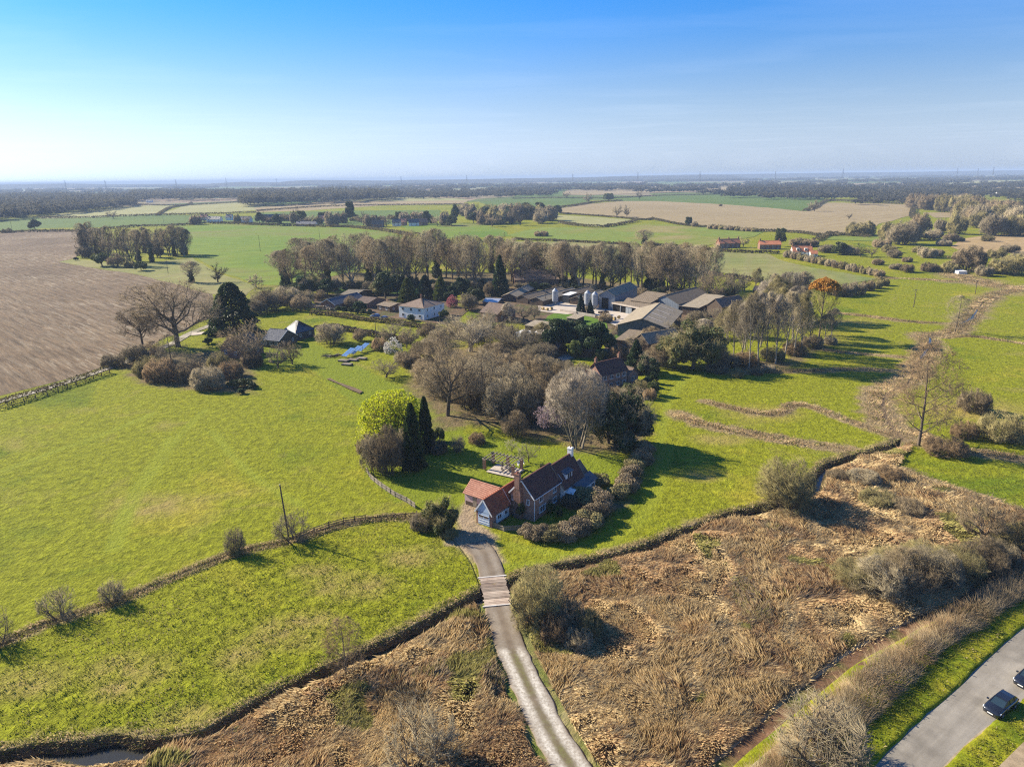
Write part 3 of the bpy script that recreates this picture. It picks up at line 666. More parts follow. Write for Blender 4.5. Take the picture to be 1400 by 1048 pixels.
# garden ground
field('farm_yard', [(733, 415), (765, 412), (795, 414), (803, 427), (775, 430), (735, 425)], 'yard', lambda q: 6, 0.2)
field('farm_yard', [(818, 421), (850, 426), (890, 436), (870, 446), (842, 446), (822, 434), (806, 428)], 'yard', lambda q: 6, 0.21)
field('farm_ground', [(640, 398), (700, 394), (860, 392), (1000, 408), (1010, 440), (960, 480), (880, 500), (820, 490), (840, 450), (760, 450), (700, 440), (640, 425)], 'leaflitter', lambda q: 6, 0.12)
field('farm_lawn', [(757, 429), (800, 432), (828, 440), (830, 452), (760, 450), (740, 440)], 'lawn', lambda q: 4, 0.22)
field('farm_lawn', [(838, 458), (862, 458), (850, 466), (836, 468)], 'lawn', lambda q: 4, 0.22)
field('cottage_garden_ground', [(430, 420), (520, 432), (560, 438), (620, 446), (640, 425), (600, 408), (500, 398), (430, 404)], 'leaflitter', lambda q: 6, 0.12)
field('orchard_grass', [(420, 398), (460, 388), (560, 385), (660, 390), (640, 398), (500, 404)], 'lawn', lambda q: 6, 0.11)
field('gravel_yard', [(742, 478), (765, 478), (785, 490), (770, 494), (752, 486)], 'yard', lambda q: 3, 0.24)
field('belt_grass', [(800, 392), (960, 398), (1040, 415), (1010, 420), (920, 412), (850, 404), (800, 398)], 'crop', lambda q: 8, 0.15)

# drive, bridge, dirt apron
m, nt, b = new_mat('drive_surface', 0.9, 0.2); v = pos_node(nt)
col = ramp(nt, noise(nt, v, 0.5, 5), [(0.3, (0.13, 0.10, 0.07)), (0.7, (0.21, 0.165, 0.115))])
pale = ramp(nt, noise(nt, v, 3.5, 5, 0.7), [(0.35, (0.3, 0.26, 0.2)), (0.6, (0.56, 0.52, 0.44))])
col = mixc(nt, attr(nt, 'wheel'), col, pale); col = mixc(nt, attr(nt, 'moss'), col, ramp(nt, noise(nt, v, 2, 4), [(0.3, (0.12, 0.09, 0.05)), (0.7, (0.15, 0.15, 0.05))]))
col = mixc(nt, 1, col, ramp(nt, noise(nt, v, 12, 3), [(0.3, 0.8), (0.7, 1.15)]), 'MULTIPLY')
nt.links.new(col, b.inputs['Base Color']); bump(nt, b, noise(nt, v, 12, 3), 0.4, 0.02)
MT['drive'] = m
gs = G(684, 885)
def f_wheel(x, y):
    d = dist_line(x, y, DRIVE); k = np.clip(1 - np.abs(d - 0.95) / 0.62, 0, 1) ** 0.5
    near = np.clip((gs[1] - y) / 1.5 + vnoise(x, y, 1, 71) - 0.5, 0.0, 1)
    return np.clip(k * (0.55 + 0.9 * vnoise(x, y, 1.5, 72, 2)), 0, 1) * (0.2 + 0.8 * near) + 0.35 * near * np.clip((d - 1.3) * 2, 0, 1)
def f_moss(x, y):
    near = np.clip((gs[1] - y) / 2, 0, 1); return near * np.clip(1.3 - dist_line(x, y, DRIVE) / 0.5, 0, 1) * np.clip(vnoise(x, y, 2.5, 73, 2) * 1.9 - 0.3, 0, 1)
bk = [i for i, p in enumerate(DRIVE) if G(0, 0) is not None and p[1] < G(681, 828)[1]]; k1 = bk[-1]
k2 = [i for i, p in enumerate(DRIVE) if p[1] > G(674, 789)[1]][0]
wv = lambda n, s: 0.25 * (vnoise(np.arange(n) * 1.0, np.zeros(n), 2.0, s, 2) - 0.5)
seg = DRIVE[:k1 + 2]
sheet('driveway', list(offset(seg, 1.7 + 1.6 * wv(len(seg), 1))) + list(offset(seg, -1.7 - 1.6 * wv(len(seg), 2)))[::-1], MT['drive'], 0.09, lambda d: 0.35, None, dict(wheel=f_wheel, moss=f_moss), skirt=0.12, flare=0.15)
seg = DRIVE[k2 - 1:]
sheet('driveway', list(offset(seg, 1.75 + wv(len(seg), 3))) + list(offset(seg, -1.75 - wv(len(seg), 4)))[::-1], MT['drive'], 0.09, lambda d: 0.35, None, dict(wheel=f_wheel, moss=f_moss), skirt=0.12, flare=0.15)
# left farm track behind the pasture
lt = smooth(GL([(-150, 585), (0, 549), (80, 526), (147, 504), (190, 488), (235, 470), (262, 455), (300, 440), (335, 422), (365, 413), (400, 410)]), 4)
sheet('farm_track', list(offset(lt, 1.6)) + list(offset(lt, -1.6))[::-1], ground_mat('pale_track', [(0.14, 0.14, 0.06), (0.33, 0.29, 0.22), (0.4, 0.36, 0.29)], 0.15, 0.5, 3, 0.02, var=0.3), 0.17, lambda d: 5)
lt2 = smooth(GL([(262, 457), (285, 455), (305, 452)]), 4)
sheet('farm_track', list(offset(lt2, 2.6)) + list(offset(lt2, -2.6))[::-1], MT['yard'], 0.18, lambda d: 5)

# bridge: deck boards are parts
t = thing('plank_bridge', 'short timber plank bridge carrying the drive over the ditch', 'bridge', (0, 0, 0))
c0 = np.array(G(681, 828)); c1 = np.array(G(673, 789)); ax = (c1 - c0); BL = np.linalg.norm(ax); ax /= BL; sd = np.array([ax[1], -ax[0]])
ang = math.atan2(ax[1], ax[0]); t.location = (c0[0], c0[1], 0); t.rotation_euler = (0, 0, ang)
wood = twig_mat('bridge_timber', (0.42, 0.34, 0.26), (0.27, 0.2, 0.15), rand=0.4)
pale_w = simple_mat('pale_concrete_edge', (0.62, 0.58, 0.52), (0.45, 0.41, 0.36), 2, 0.9)
pls = []
n = 19; pw = (BL - 0.3) / n
pm = None
for i in range(n):
    if pm is None:
        pm = MB().box(-pw * 0.42, pw * 0.42, -1.85, 1.85, 0, 0.09).build('plank', wood, t); o = pm
    else: o = pm.copy(); C.objects.link(o); o.parent = t
    o.location = (0.15 + (i + 0.5) * pw, rnd.uniform(-0.12, 0.12), 0.05 + rnd.uniform(0, 0.025)); o.rotation_euler = (0, 0, rnd.uniform(-0.01, 0.01))
for s in (-1.2, 1.2): MB().box(-0.6, BL + 0.6, s - 0.15, s + 0.15, -0.35, 0.045).build('beam', wood, t)
for x in (-0.02, BL + 0.02): MB().box(x - 0.11, x + 0.11, -2.1, 2.1, -0.3, 0.2).build('kerb_beam', pale_w, t)
MB().box(-0.5, -0.02, -2.1, 2.1, -1.3, -0.02).build('abutment', MT['mud'], t)
# ---------------------------------------------------------------- trees: prototypes
def perp(d):
    a = np.array([0, 0, 1.0]) if abs(d[2]) < 0.9 else np.array([1.0, 0, 0])
    u = np.cross(d, a); u /= np.linalg.norm(u); return u, np.cross(d, u)
def unit(v): return v / (np.linalg.norm(v) + 1e-9)
class Grow:
    def __init__(s, seed): s.r = random.Random(seed); s.V = []; s.F = []; s.TA = []; s.TB = []; s.TR = []; s.ends = []
    def tube(s, pts, rad, n):
        base = len(s.V)
        for k, (p, r) in enumerate(zip(pts, rad)):
            d = unit(pts[min(k + 1, len(pts) - 1)] - pts[max(k - 1, 0)]); u, v = perp(d)
            for j in range(n):
                a = 2 * math.pi * j / n; s.V.append(p + (u * math.cos(a) + v * math.sin(a)) * r)
        for k in range(len(pts) - 1):
            for j in range(n):
                a = base + k * n + j; b = base + k * n + (j + 1) % n
                s.F.append((a, b, b + n)); s.F.append((a, b + n, a + n))
    def limit(s, p, d, L, env):
        if env is None: return L
        c, R = env; q = (p - c) / R; e = d / R
        A = e @ e; B = 2 * q @ e; Cc = q @ q - 1
        disc = B * B - 4 * A * Cc
        if disc <= 0: return L * 0.35
        t = (-B + math.sqrt(disc)) / (2 * A) * s.r.uniform(0.62, 1.16)
        return max(min(L, t * 0.97), L * 0.15)
    def branch(s, p, d, L, r, lvl, P):
        r_ = s.r; nseg = (4, 4, 3, 2, 2)[lvl]; env = P.get('env')
        if lvl or P.get('lim0'): L = s.limit(p, d, L, env)
        pts = [p]; rad = [r]; q = p.copy(); dd = d.copy(); endr = r * P['taper'][lvl]
        for k in range(nseg):
            w = P['wob'][lvl]
            dd = unit(dd + np.array([r_.gauss(0, w), r_.gauss(0, w), r_.gauss(0, w) + P['up'][lvl]]))
            q = q + dd * L / nseg; pts.append(q); rad.append(r + (endr - r) * (k + 1) / nseg)
        s.tube(pts, rad, (6, 5, 4, 3, 3)[lvl])
        def at(t):
            f = t * nseg; i = min(int(f), nseg - 1); return pts[i] + (pts[i + 1] - pts[i]) * (f - i), unit(pts[i + 1] - pts[i]), rad[i] + (rad[i + 1] - rad[i]) * (f - i)
        if lvl < P['max']:
            n = P['n'][lvl]; n = max(2, int(round(n * (0.8 + 0.4 * r_.random()))))
            az0 = r_.random() * 6.28
            for k in range(n):
                t = P['t0'][lvl] + (1 - P['t0'][lvl]) * (k + r_.random() * 0.8) / n; t = min(t, 1)
                b, bd, br = at(t); u, v = perp(bd); az = az0 + k * 2.4 + r_.gauss(0, 0.3)
                an = math.radians(P['ang'][lvl] * (0.75 + 0.5 * r_.random()))
                if k == n - 1: an *= 0.3
                cd = unit(bd * math.cos(an) + (u * math.cos(az) + v * math.sin(az)) * math.sin(an))
                s.branch(b, cd, P['len'][lvl + 1] * (0.75 + 0.5 * r_.random()), br * P['rr'][lvl], lvl + 1, P)
        if lvl >= P['max'] - 0 or (lvl == P['max'] - 1 and P.get('tw2')):
            n = P['tw'] if lvl == P['max'] else P['tw2']
            for k in range(n):
                t = 0.1 + 0.9 * r_.random(); b, bd, br = at(t); u, v = perp(bd); az = r_.random() * 6.28; an = math.radians(r_.uniform(15, 75))
                cd = unit(bd * math.cos(an) + (u * math.cos(az) + v * math.sin(az)) * math.sin(an) + np.array([0, 0, P['tup']]))
                l = P['twl'] * (0.5 + r_.random())
                l = s.limit(b, cd, l * 1.0, (env[0], env[1] * 1.06)) if env else l
                s.TA.append(b); s.TB.append(b + cd * l); s.TR.append(P['twr'] * (0.7 + 0.6 * r_.random()))
            s.ends.append(pts[-1])
    def twig_mesh(s):
        A = np.array(s.TA); B = np.array(s.TB); R = np.array(s.TR)[:, None]
        d = B - A; d /= np.linalg.norm(d, axis=1)[:, None] + 1e-9
        ref = np.where(np.abs(d[:, 2:3]) < 0.9, np.array([[0, 0, 1.0]]), np.array([[1.0, 0, 0]]))
        u = np.cross(d, ref); u /= np.linalg.norm(u, axis=1)[:, None]; v = np.cross(d, u)
        n = len(A); V = np.concatenate([A + u * R, A - 0.5 * u * R + 0.87 * v * R, A - 0.5 * u * R - 0.87 * v * R, B])
        i = np.arange(n)
        F = np.concatenate([np.stack([i, i + n, i + 3 * n], 1), np.stack([i + n, i + 2 * n, i + 3 * n], 1), np.stack([i + 2 * n, i, i + 3 * n], 1)])
        return V, F

def leaf_cloud(cs, rs, n, size, seed, flat=0.0, shell=0.55, inset=1.0):
    """n leaf sprays (diamond pairs) over the lumps with centres cs, radii rs (k,3)"""
    g = np.random.default_rng(seed); cs = np.array(cs); rs = np.array(rs, float)
    if rs.ndim == 1: rs = np.stack([rs] * 3, 1)
    w = rs.prod(1) ** (2 / 3); k = g.choice(len(cs), n, p=w / w.sum())
    d = g.normal(size=(n, 3)); d /= np.linalg.norm(d, axis=1)[:, None]
    rr = shell + (1 - shell) * g.random(n) ** 0.5; rr *= 0.92 + 0.2 * g.random(n)
    p = cs[k] + d * rs[k] * rr[:, None]
    a = d + g.normal(size=(n, 3)) * 0.8; a /= np.linalg.norm(a, axis=1)[:, None]
    r = g.normal(size=(n, 3)); u = np.cross(a, r); u /= np.linalg.norm(u, axis=1)[:, None]; v = np.cross(a, u)
    sz = (size * (0.5 + g.random(n)))[:, None]
    V = np.concatenate([p - u * sz, p + v * sz * 0.5 + a * sz * 0.15, p + u * sz, p - v * sz * 0.5 + a * sz * 0.15])
    i = np.arange(n); F = np.concatenate([np.stack([i, i + n, i + 2 * n], 1), np.stack([i, i + 2 * n, i + 3 * n], 1)])
    return V, F
def lumps(n, R, c, seed, r0=0.35, r1=0.55, zc=0.0, low=-0.3):
    g = np.random.default_rng(seed); cs = []; rs = []
    while len(cs) < n:
        d = g.normal(size=3); d /= np.linalg.norm(d)
        if d[2] < low: continue
        f = 0.35 + 0.35 * g.random(); r = r0 + (r1 - r0) * g.random()
        cs.append(np.array(c) + d * np.array(R) * f * 1.15); rs.append(np.array(R) * r * np.array([1, 1, 0.85]))
    return cs, rs

PROTO = {}
def proto(kind, idx, H, Wd, parts): PROTO.setdefault(kind, []).append(dict(H=H, W=Wd, parts=parts))
def env(H, W, z0):
    if z0 < 0.8: return (np.array([0, 0, 0.3 * H]), np.array([W / 2, W / 2, 0.7 * H]))
    return (np.array([0, 0, (H + z0) / 2]), np.array([W / 2, W / 2, (H - z0) / 2]))
def bare(kind, k, H, W, P, seed, twig, bark, stems=1, z0=None, ivy=None, bloom=None, spread=0.5, lean=0.35):
    g = Grow(seed); P = dict(P); P['env'] = env(H, W, H * 0.12 if z0 is None else z0); P['lim0'] = stems > 1
    if stems == 1:
        g.branch(np.array([0, 0, -0.3]), unit(np.array([g.r.gauss(0, .04), g.r.gauss(0, .04), 1])), P['len'][0], P['r'], 0, P)
    else:
        for j in range(stems):
            a = j * 2.399 + g.r.random(); rr = spread * math.sqrt(g.r.random())
            g.branch(np.array([rr * math.cos(a), rr * math.sin(a), -0.2]), unit(np.array([lean * math.cos(a) * (0.4 + g.r.random()), lean * math.sin(a) * (0.4 + g.r.random()), 1])), P['len'][0] * (0.8 + 0.4 * g.r.random()), P['r'] * (0.7 + .5 * g.r.random()), 0, P)
    parts = [('trunk', mesh_np('trunk', np.array(g.V), np.array(g.F), MT[bark], smooth_sh=True))]
    V, F = g.twig_mesh(); parts.append(('crown', mesh_np('crown', V, F, MT[twig])))
    if ivy:
        n, sz, mat, frac = ivy; e = g.ends; gg = random.Random(seed + 5)
        cs = []; rs = []
        for j in range(n):
            if frac == 'stem':
                t = j / n; cs.append(np.array([gg.gauss(0, .3), gg.gauss(0, .3), 0.6 + t * H * 0.55])); rs.append(np.full(3, W * 0.07 * (1.6 - t) + gg.random() * 0.5))
            else:
                q = e[gg.randrange(len(e))] * np.array([0.8, 0.8, 0.85 if frac == 'in' else 1.0]); cs.append(q); rs.append(np.full(3, W * (0.08 + 0.07 * gg.random())))
        V, F = leaf_cloud(cs, rs, sz[0], sz[1], seed); parts.append(('foliage', mesh_np('foliage', V, F, MT[mat])))
    if bloom:
        n, sz, mat, top = bloom; gg = np.random.default_rng(seed); E_ = np.array(g.TB); 
        if top: E_ = E_[E_[:, 2] > np.quantile(E_[:, 2], top)]
        q = E_[gg.integers(0, len(E_), n)]; V, F = leaf_cloud(q, np.full(n, 0.12), n * 3, sz, seed, shell=0.1)
        parts.append(('blossom' if 'blossom' in mat else 'catkins', mesh_np('bloom', V, F, MT[mat])))
    proto(kind, k, H, W, parts)

OAK = dict(r=0.55, taper=(0.75, 0.35, 0.35, 0.4, .4), wob=(0.06, 0.16, 0.2, 0.25, .2), up=(0, 0.03, 0.04, 0.05, 0), n=(11, 7, 6, 0), t0=(0.42, 0.22, 0.2, 0), ang=(54, 46, 46, 40), len=(8.5, 11.5, 5.6, 2.8, 1), rr=(0.55, 0.5, 0.5, .5), max=3, tw=14, tw2=5, twl=1.5, twr=0.025, tup=0.1)
LIME = dict(r=0.36, taper=(0.25, 0.3, 0.35, 0.4), wob=(0.03, 0.08, 0.14, 0.2), up=(0, 0.1, 0.1, 0.1), n=(17, 6, 4, 0), t0=(0.22, 0.15, 0.15, 0), ang=(40, 36, 40, 42), len=(17, 7.5, 3.4, 1.8), rr=(0.45, 0.5, 0.5, .5), max=3, tw=9, tw2=3, twl=1.5, twr=0.025, tup=0.3)
ALDER = dict(LIME, r=0.28, ang=(62, 45, 45, 40), len=(15, 6, 2.8, 1.6), n=(16, 5, 4, 0), t0=(0.12, .15, .15, 0), up=(0, 0.05, 0.03, 0.0), tup=0.1)
BUSH = dict(r=0.09, taper=(0.3, 0.4, 0.4, .4), wob=(0.12, 0.16, 0.2, .2), up=(0.02, 0.04, 0.04, 0), n=(6, 5, 0), t0=(0.05, 0.1, 0), ang=(40, 38, 38), len=(3.6, 2.0, 1.2), rr=(0.55, 0.5, .5), max=2, tw=12, tw2=6, twl=0.8, twr=0.02, tup=0.2)
for k in range(2): bare('oak', k, 19, 21, OAK, 100 + k, 'twig_brown', 'bark', z0=2.5)
bare('oakgrey', 0, 17, 17, dict(OAK, len=(5, 9, 4.5, 2.4, 1)), 111, 'twig_grey', 'bark', z0=2.5)
bare('oakgrey', 1, 16, 17, dict(OAK, len=(4, 9, 4.5, 2.4, 1), n=(9, 6, 6, 0)), 112, 'twig_grey', 'bark_pale', z0=2)
for k in range(3): bare('lime', k, 20, 11, LIME, 120 + k, ('twig_grey', 'twig_brown', 'twig_grey')[k], 'bark', z0=3.5)
bare('limeivy', 0, 19, 11, LIME, 125, 'twig_grey', 'bark', z0=3.5, ivy=(18, (2600, 0.35), 'leaf_ivy', 'stem'))
bare('poplar', 0, 18, 9, dict(LIME, ang=(30, 28, 35, 40), r=.26), 131, 'twig_pale', 'bark_pale', z0=0.5)
bare('poplar', 1, 17, 9, dict(LIME, ang=(34, 28, 35, 40), r=.24), 132, 'twig_olive', 'bark_pale', z0=0.5)
bare('poplar', 2, 17, 10, dict(LIME, ang=(40, 30, 35, 40), r=.24), 133, 'twig_grey', 'bark_pale', z0=0.5)
bare('orange', 0, 17, 14, dict(LIME, ang=(40, 30, 35, 40)), 134, 'twig_olive', 'bark', z0=1.0, bloom=(5200, 0.34, 'leaf_orange', 0.45))
bare('alder', 0, 17, 13, ALDER, 141, 'twig_red', 'bark', z0=1.5)
bare('alder', 1, 15, 11, dict(ALDER, n=(13, 5, 4, 0)), 142, 'twig_grey', 'bark', z0=1.0)
SM = dict(BUSH, r=0.12, max=2, n=(8, 6, 0), len=(3.0, 2.2, 1.3), twr=0.018, tw=9, tw2=4, twl=.8)
bare('smalltree', 0, 5.5, 5.2, SM, 151, 'twig_grey', 'bark', stems=3, z0=0.6, lean=.5)
bare('smalltree', 1, 5, 4.5, dict(SM, tw=7), 152, 'twig_grey', 'bark', stems=5, z0=0.4, lean=.45)
bare('thorn', 0, 9, 8.5, dict(OAK, r=.3, len=(2.5, 4.5, 2.6, 1.5, 1), n=(7, 5, 5, 0), tw=12, twl=1.0, twr=.026), 155, 'twig_grey', 'bark', z0=1.5)
bare('thorn', 1, 8.5, 9, dict(OAK, r=.3, len=(2.2, 4.6, 2.6, 1.5, 1), n=(8, 5, 5, 0), tw=12, twl=1.0, twr=.026), 156, 'twig_brown', 'bark', z0=1.2)
for k, (tw, sd) in enumerate((('twig_brown', 161), ('twig_grey', 162), ('twig_olive', 163), ('twig_red', 164))):
    bare('bush', k, 4.2, 5.0, dict(BUSH, tw=13), sd, tw, 'bark', stems=16, z0=-0.6, spread=1.3, lean=0.75)
bare('willow', 0, 9, 9, dict(BUSH, r=0.14, len=(7.5, 3.6, 2.0), n=(7, 6, 0), tw=14, tw2=6, twl=1.2, twr=.024), 171, 'twig_olive', 'bark', stems=14, z0=-0.5, spread=1.0, lean=0.55)
bare('multistem', 0, 16, 15, dict(LIME, r=.22, n=(9, 5, 4, 0), ang=(36, 32, 36, 38), len=(14, 6, 3, 1.6), tw=10), 173, 'twig_pale', 'bark_pale', stems=7, z0=1, spread=1.2, lean=0.42)
bare('thicket', 0, 9, 10, dict(BUSH, r=0.12, len=(7.5, 3.8, 2.0), n=(7, 6, 0), tw=14, tw2=6, twl=1.3, twr=.028), 175, 'twig_brown', 'bark', stems=12, z0=-0.5, spread=2.0, lean=0.4)
bare('thicket', 1, 9, 10, dict(BUSH, r=0.12, len=(7.5, 3.8, 2.0), n=(7, 6, 0), tw=14, tw2=6, twl=1.3, twr=.028), 176, 'twig_grey', 'bark', stems=12, z0=-0.5, spread=2.0, lean=0.4)
bare('blossom', 0, 8, 8, dict(OAK, r=.2, len=(2, 4.5, 2.4, 1.4, 1), n=(7, 5, 4, 0), tw=7, twl=.9, twr=.02), 181, 'twig_pale', 'bark', z0=1, bloom=(2600, 0.12, 'blossom', 0))
bare('blossomwhite', 0, 6, 6, dict(OAK, r=.2, len=(1.5, 3.5, 2, 1.2, 1), n=(6, 5, 4, 0), tw=7, twl=.8, twr=.02), 182, 'twig_pale', 'bark', z0=.5, bloom=(2200, 0.12, 'blossom_white', 0))
bare('blossomrose', 0, 6, 6, dict(OAK, r=.2, len=(1.5, 3.5, 2, 1.2, 1), n=(6, 5, 4, 0), tw=7, twl=.8, twr=.02), 183, 'twig_red', 'bark', z0=.5, bloom=(2600, 0.16, 'blossom_rose', 0))
bare('golden', 0, 10, 12, dict(BUSH, r=0.16, len=(7, 4, 2.2), n=(7, 6, 0), tw=12, tw2=6, twl=1.2, twr=.024), 185, 'twig_olive', 'bark', stems=9, z0=0, spread=1, lean=.6, bloom=(15000, 0.13, 'leaf_lime', 0))
bare('ivytree', 0, 15, 14, dict(OAK, len=(5, 8, 4, 2.2, 1), tw=11), 187, 'twig_olive', 'bark', z0=1.5, ivy=(34, (7500, 0.34), 'leaf_ivy', 'in'))
bare('ivytree', 1, 13, 12, dict(OAK, len=(4, 7, 4, 2.2, 1), tw=11), 188, 'twig_grey', 'bark', z0=1.0, ivy=(30, (6500, 0.34), 'leaf_dark', 'in'))
bare('apple', 0, 4.5, 5.5, dict(OAK, r=.14, len=(1.6, 2.6, 1.5, .9, 1), n=(6, 5, 4, 0), tw=5, twl=.6, twr=.016), 189, 'twig_pale', 'bark', z0=.8)
def leafy(kind, k, H, W, mat, seed, n, size, nl=30, z0=0.0, trunk=True, r=(0.18, 0.36), extra_bark='bark'):
    cs, rs = lumps(nl, (W / 2, W / 2, (H - z0) / 2), (0, 0, (H + z0) / 2), seed, *r, low=-0.75)
    V, F = leaf_cloud(cs, rs, n, size, seed)
    V[:, 2] = np.maximum(V[:, 2], 0.02)
    mb = MB().tube((0, 0, -0.3), (0.1, 0, H * 0.5), W * 0.035, W * 0.02, 6)
    for j in range(5):
        a = j * 1.26; mb.tube((0, 0, H * 0.25), (W * 0.3 * math.cos(a), W * 0.3 * math.sin(a), H * (0.5 + 0.06 * j)), W * 0.018, W * 0.006, 5)
    me = bpy.data.meshes.new('trunk'); me.from_pydata(mb.v, [], mb.f); me.materials.append(MT[extra_bark])
    proto(kind, k, H, W, [('trunk', me), ('crown', mesh_np('crown', V, F, MT[mat]))])
leafy('evergreen', 0, 10, 10, 'leaf_dark', 201, 13000, 0.3)
leafy('evergreen', 1, 11, 10, 'leaf_ivy', 202, 13000, 0.3)
leafy('gold', 0, 7, 6, 'leaf_gold', 203, 6000, 0.22)
leafy('shrub', 0, 3, 3.6, 'leaf_ivy', 204, 3500, 0.16)
leafy('shrub', 1, 3, 3.4, 'leaf_dark', 205, 3500, 0.16)
def conifer(kind, k, H, W, mat, seed, n, size, power=0.9, tiers=0, z0=0.3, ragged=0.16):
    g = np.random.default_rng(seed); t = g.random(n) ** 1.25
    if tiers: t = (np.floor(t * tiers) + g.random(n) ** 2 * 0.9) / tiers
    R = W / 2 * (1 - t) ** power * (0.62 + 0.38 * g.random(n) ** 0.4); a = g.random(n) * 6.283
    lump = 1 + ragged * np.sin(a * 5 + t * 17 + seed) + 0.1 * np.sin(a * 3 - t * 31)
    R = R * lump; z = z0 + t * (H - z0) - (R * 0.18 if tiers else 0)
    p = np.stack([R * np.cos(a), R * np.sin(a), z], 1)
    out = np.stack([np.cos(a), np.sin(a), np.full(n, -0.25 if tiers else 0.9)], 1) + g.normal(size=(n, 3)) * 0.35; out /= np.linalg.norm(out, axis=1)[:, None]
    u = np.cross(out, g.normal(size=(n, 3))); u /= np.linalg.norm(u, axis=1)[:, None]; sz = (size * (0.6 + g.random(n)))[:, None]
    V = np.concatenate([p - out * sz, p + u * sz * 0.4, p + out * sz, p - u * sz * 0.4]); V[:, 2] = np.maximum(V[:, 2], 0.02)
    i = np.arange(n); F = np.concatenate([np.stack([i, i + n, i + 2 * n], 1), np.stack([i, i + 2 * n, i + 3 * n], 1)])
    mb = MB().tube((0, 0, -0.3), (0, 0, H * 0.95), W * 0.05, 0.02, 6)
    me = bpy.data.meshes.new('trunk'); me.from_pydata(mb.v, [], mb.f); me.materials.append(MT['bark'])
    proto(kind, k, H, W, [('trunk', me), ('crown', mesh_np('crown', V, F, MT[mat]))])
conifer('column', 0, 9, 3.4, 'leaf_dark', 211, 9000, 0.24, 0.62, ragged=0.3)
conifer('cedar', 0, 16, 14, 'leaf_dark', 216, 15000, 0.42, 0.5, 8, ragged=0.25)
conifer('spruce', 0, 14, 7, 'leaf_dark', 212, 8000, 0.36, 0.85, 11)
conifer('spruce', 1, 12, 6, 'leaf_blue', 213, 8000, 0.34, 0.85, 10)
conifer('cypress', 0, 12, 6, 'leaf_gold', 214, 8000, 0.3, 0.6)
conifer('cypress', 1, 12, 6, 'leaf_blue', 215, 8000, 0.3, 0.6)
# lighter versions for trees several hundred metres away
def low_tree(kind, k, H, W, mat, seed, n, size, z0=0.15, dome=True):
    cs, rs = lumps(9, (W / 2, W / 2, H * (1 - z0) / 2), (0, 0, H * (1 + z0) / 2), seed, 0.3, 0.48, low=-0.6)
    V, F = leaf_cloud(cs, rs, n, size, seed, shell=0.2); V[:, 2] = np.maximum(V[:, 2], 0.05)
    mb = MB().tube((0, 0, -0.3), (0, 0, H * 0.45), W * 0.035, W * 0.018, 5)
    for j in range(6):
        a = j * 1.05; mb.tube((0, 0, H * 0.22 + j * 0.2), (W * 0.34 * math.cos(a), W * 0.34 * math.sin(a), H * (0.6 + 0.05 * (j % 3))), W * 0.016, W * 0.004, 4)
    me = bpy.data.meshes.new('trunk'); me.from_pydata(mb.v, [], mb.f); me.materials.append(MT['bark'])
    proto(kind, k, H, W, [('trunk', me), ('crown', mesh_np('crown', V, F, MT[mat]))])
for k, mt_ in enumerate(('twig_brown', 'twig_grey', 'far_wood')): 
    bare('fartree', k, 16, 15, dict(OAK, r=.45, n=(7, 6, 0), max=2, len=(5, 8, 4.5, 2), tw=22, tw2=8, twl=2.0, twr=.09), 220 + k, mt_, 'bark', z0=1.5 + k)
leafy('clipped', 0, 3.4, 4.2, 'twig_brown', 206, 9000, 0.12, nl=12, z0=-0.8, r=(0.4, 0.55))
leafy('clipped', 1, 3.4, 4.2, 'twig_olive', 207, 9000, 0.12, nl=12, z0=-0.8, r=(0.4, 0.55))
leafy('fargreen', 0, 12, 11, 'leaf_ivy', 224, 5000, 0.5)
for k, mt_ in enumerate(('twig_brown', 'twig_olive', 'twig_grey')):
    bare('farbush', k, 5, 7, dict(BUSH, tw=15, twr=.045, twl=1.0), 225 + k, mt_, 'bark', stems=14, z0=-0.6, spread=1.8, lean=0.8)
    bare('fardome', k, 13, 14, dict(BUSH, r=.2, len=(10, 5, 3), n=(7, 6, 0), tw=16, tw2=7, twl=2.0, twr=.07), 240 + k, mt_, 'bark', stems=10, z0=0.2, spread=2, lean=0.55)

COUNT = {}
def place(kind, x, y, H, W, label, cat='tree', group=None, name=None, v=None, z=0.0, tilt=0):
    ps = PROTO[kind]; COUNT[kind] = COUNT.get(kind, 0) + 1
    p = ps[(COUNT[kind] if v is None else v) % len(ps)]
    nm = name or {'tree': 'bare_tree', 'bush': 'bush', 'shrub': 'shrub', 'conifer': 'conifer_tree', 'evergreen': 'evergreen_tree'}.get(cat, 'tree')
    if nm == 'bare_tree' and kind in ('evergreen', 'ivytree', 'cypress', 'cedar', 'spruce', 'gold', 'fargreen', 'shrub'): nm = 'evergreen_tree'
    t = thing(nm, label, 'tree' if cat in ('conifer', 'evergreen') else ('bush' if cat in ('bush', 'shrub') else cat), (x, y, z), rnd.uniform(0, 6.28), group)
    t.scale = (W / p['W'], W / p['W'], H / p['H'])
    for n_, me in p['parts']: link(n_, me, t)
    return t
def tree(kind, bx, by, top, wpx, label, cat='tree', group=None, name=None, v=None):
    g = G(bx, by); H = height_at(bx, by, top); Wm = wpx * mpp(bx, by)
    return place(kind, g[0], g[1], H, Wm, label, cat, group, name, v)
ORD = ['first', 'second', 'third', 'fourth', 'fifth', 'sixth', 'seventh', 'eighth', 'ninth', 'tenth', 'eleventh', 'twelfth', 'thirteenth', 'fourteenth', 'fifteenth', 'sixteenth', 'seventeenth', 'eighteenth', 'nineteenth', 'twentieth']
def ordn(i):
    if i < 20: return ORD[i]
    n = i + 1; return '%d%s' % (n, {1: 'st', 2: 'nd', 3: 'rd'}.get(n % 10 if n % 100 not in (11, 12, 13) else 0, 'th'))
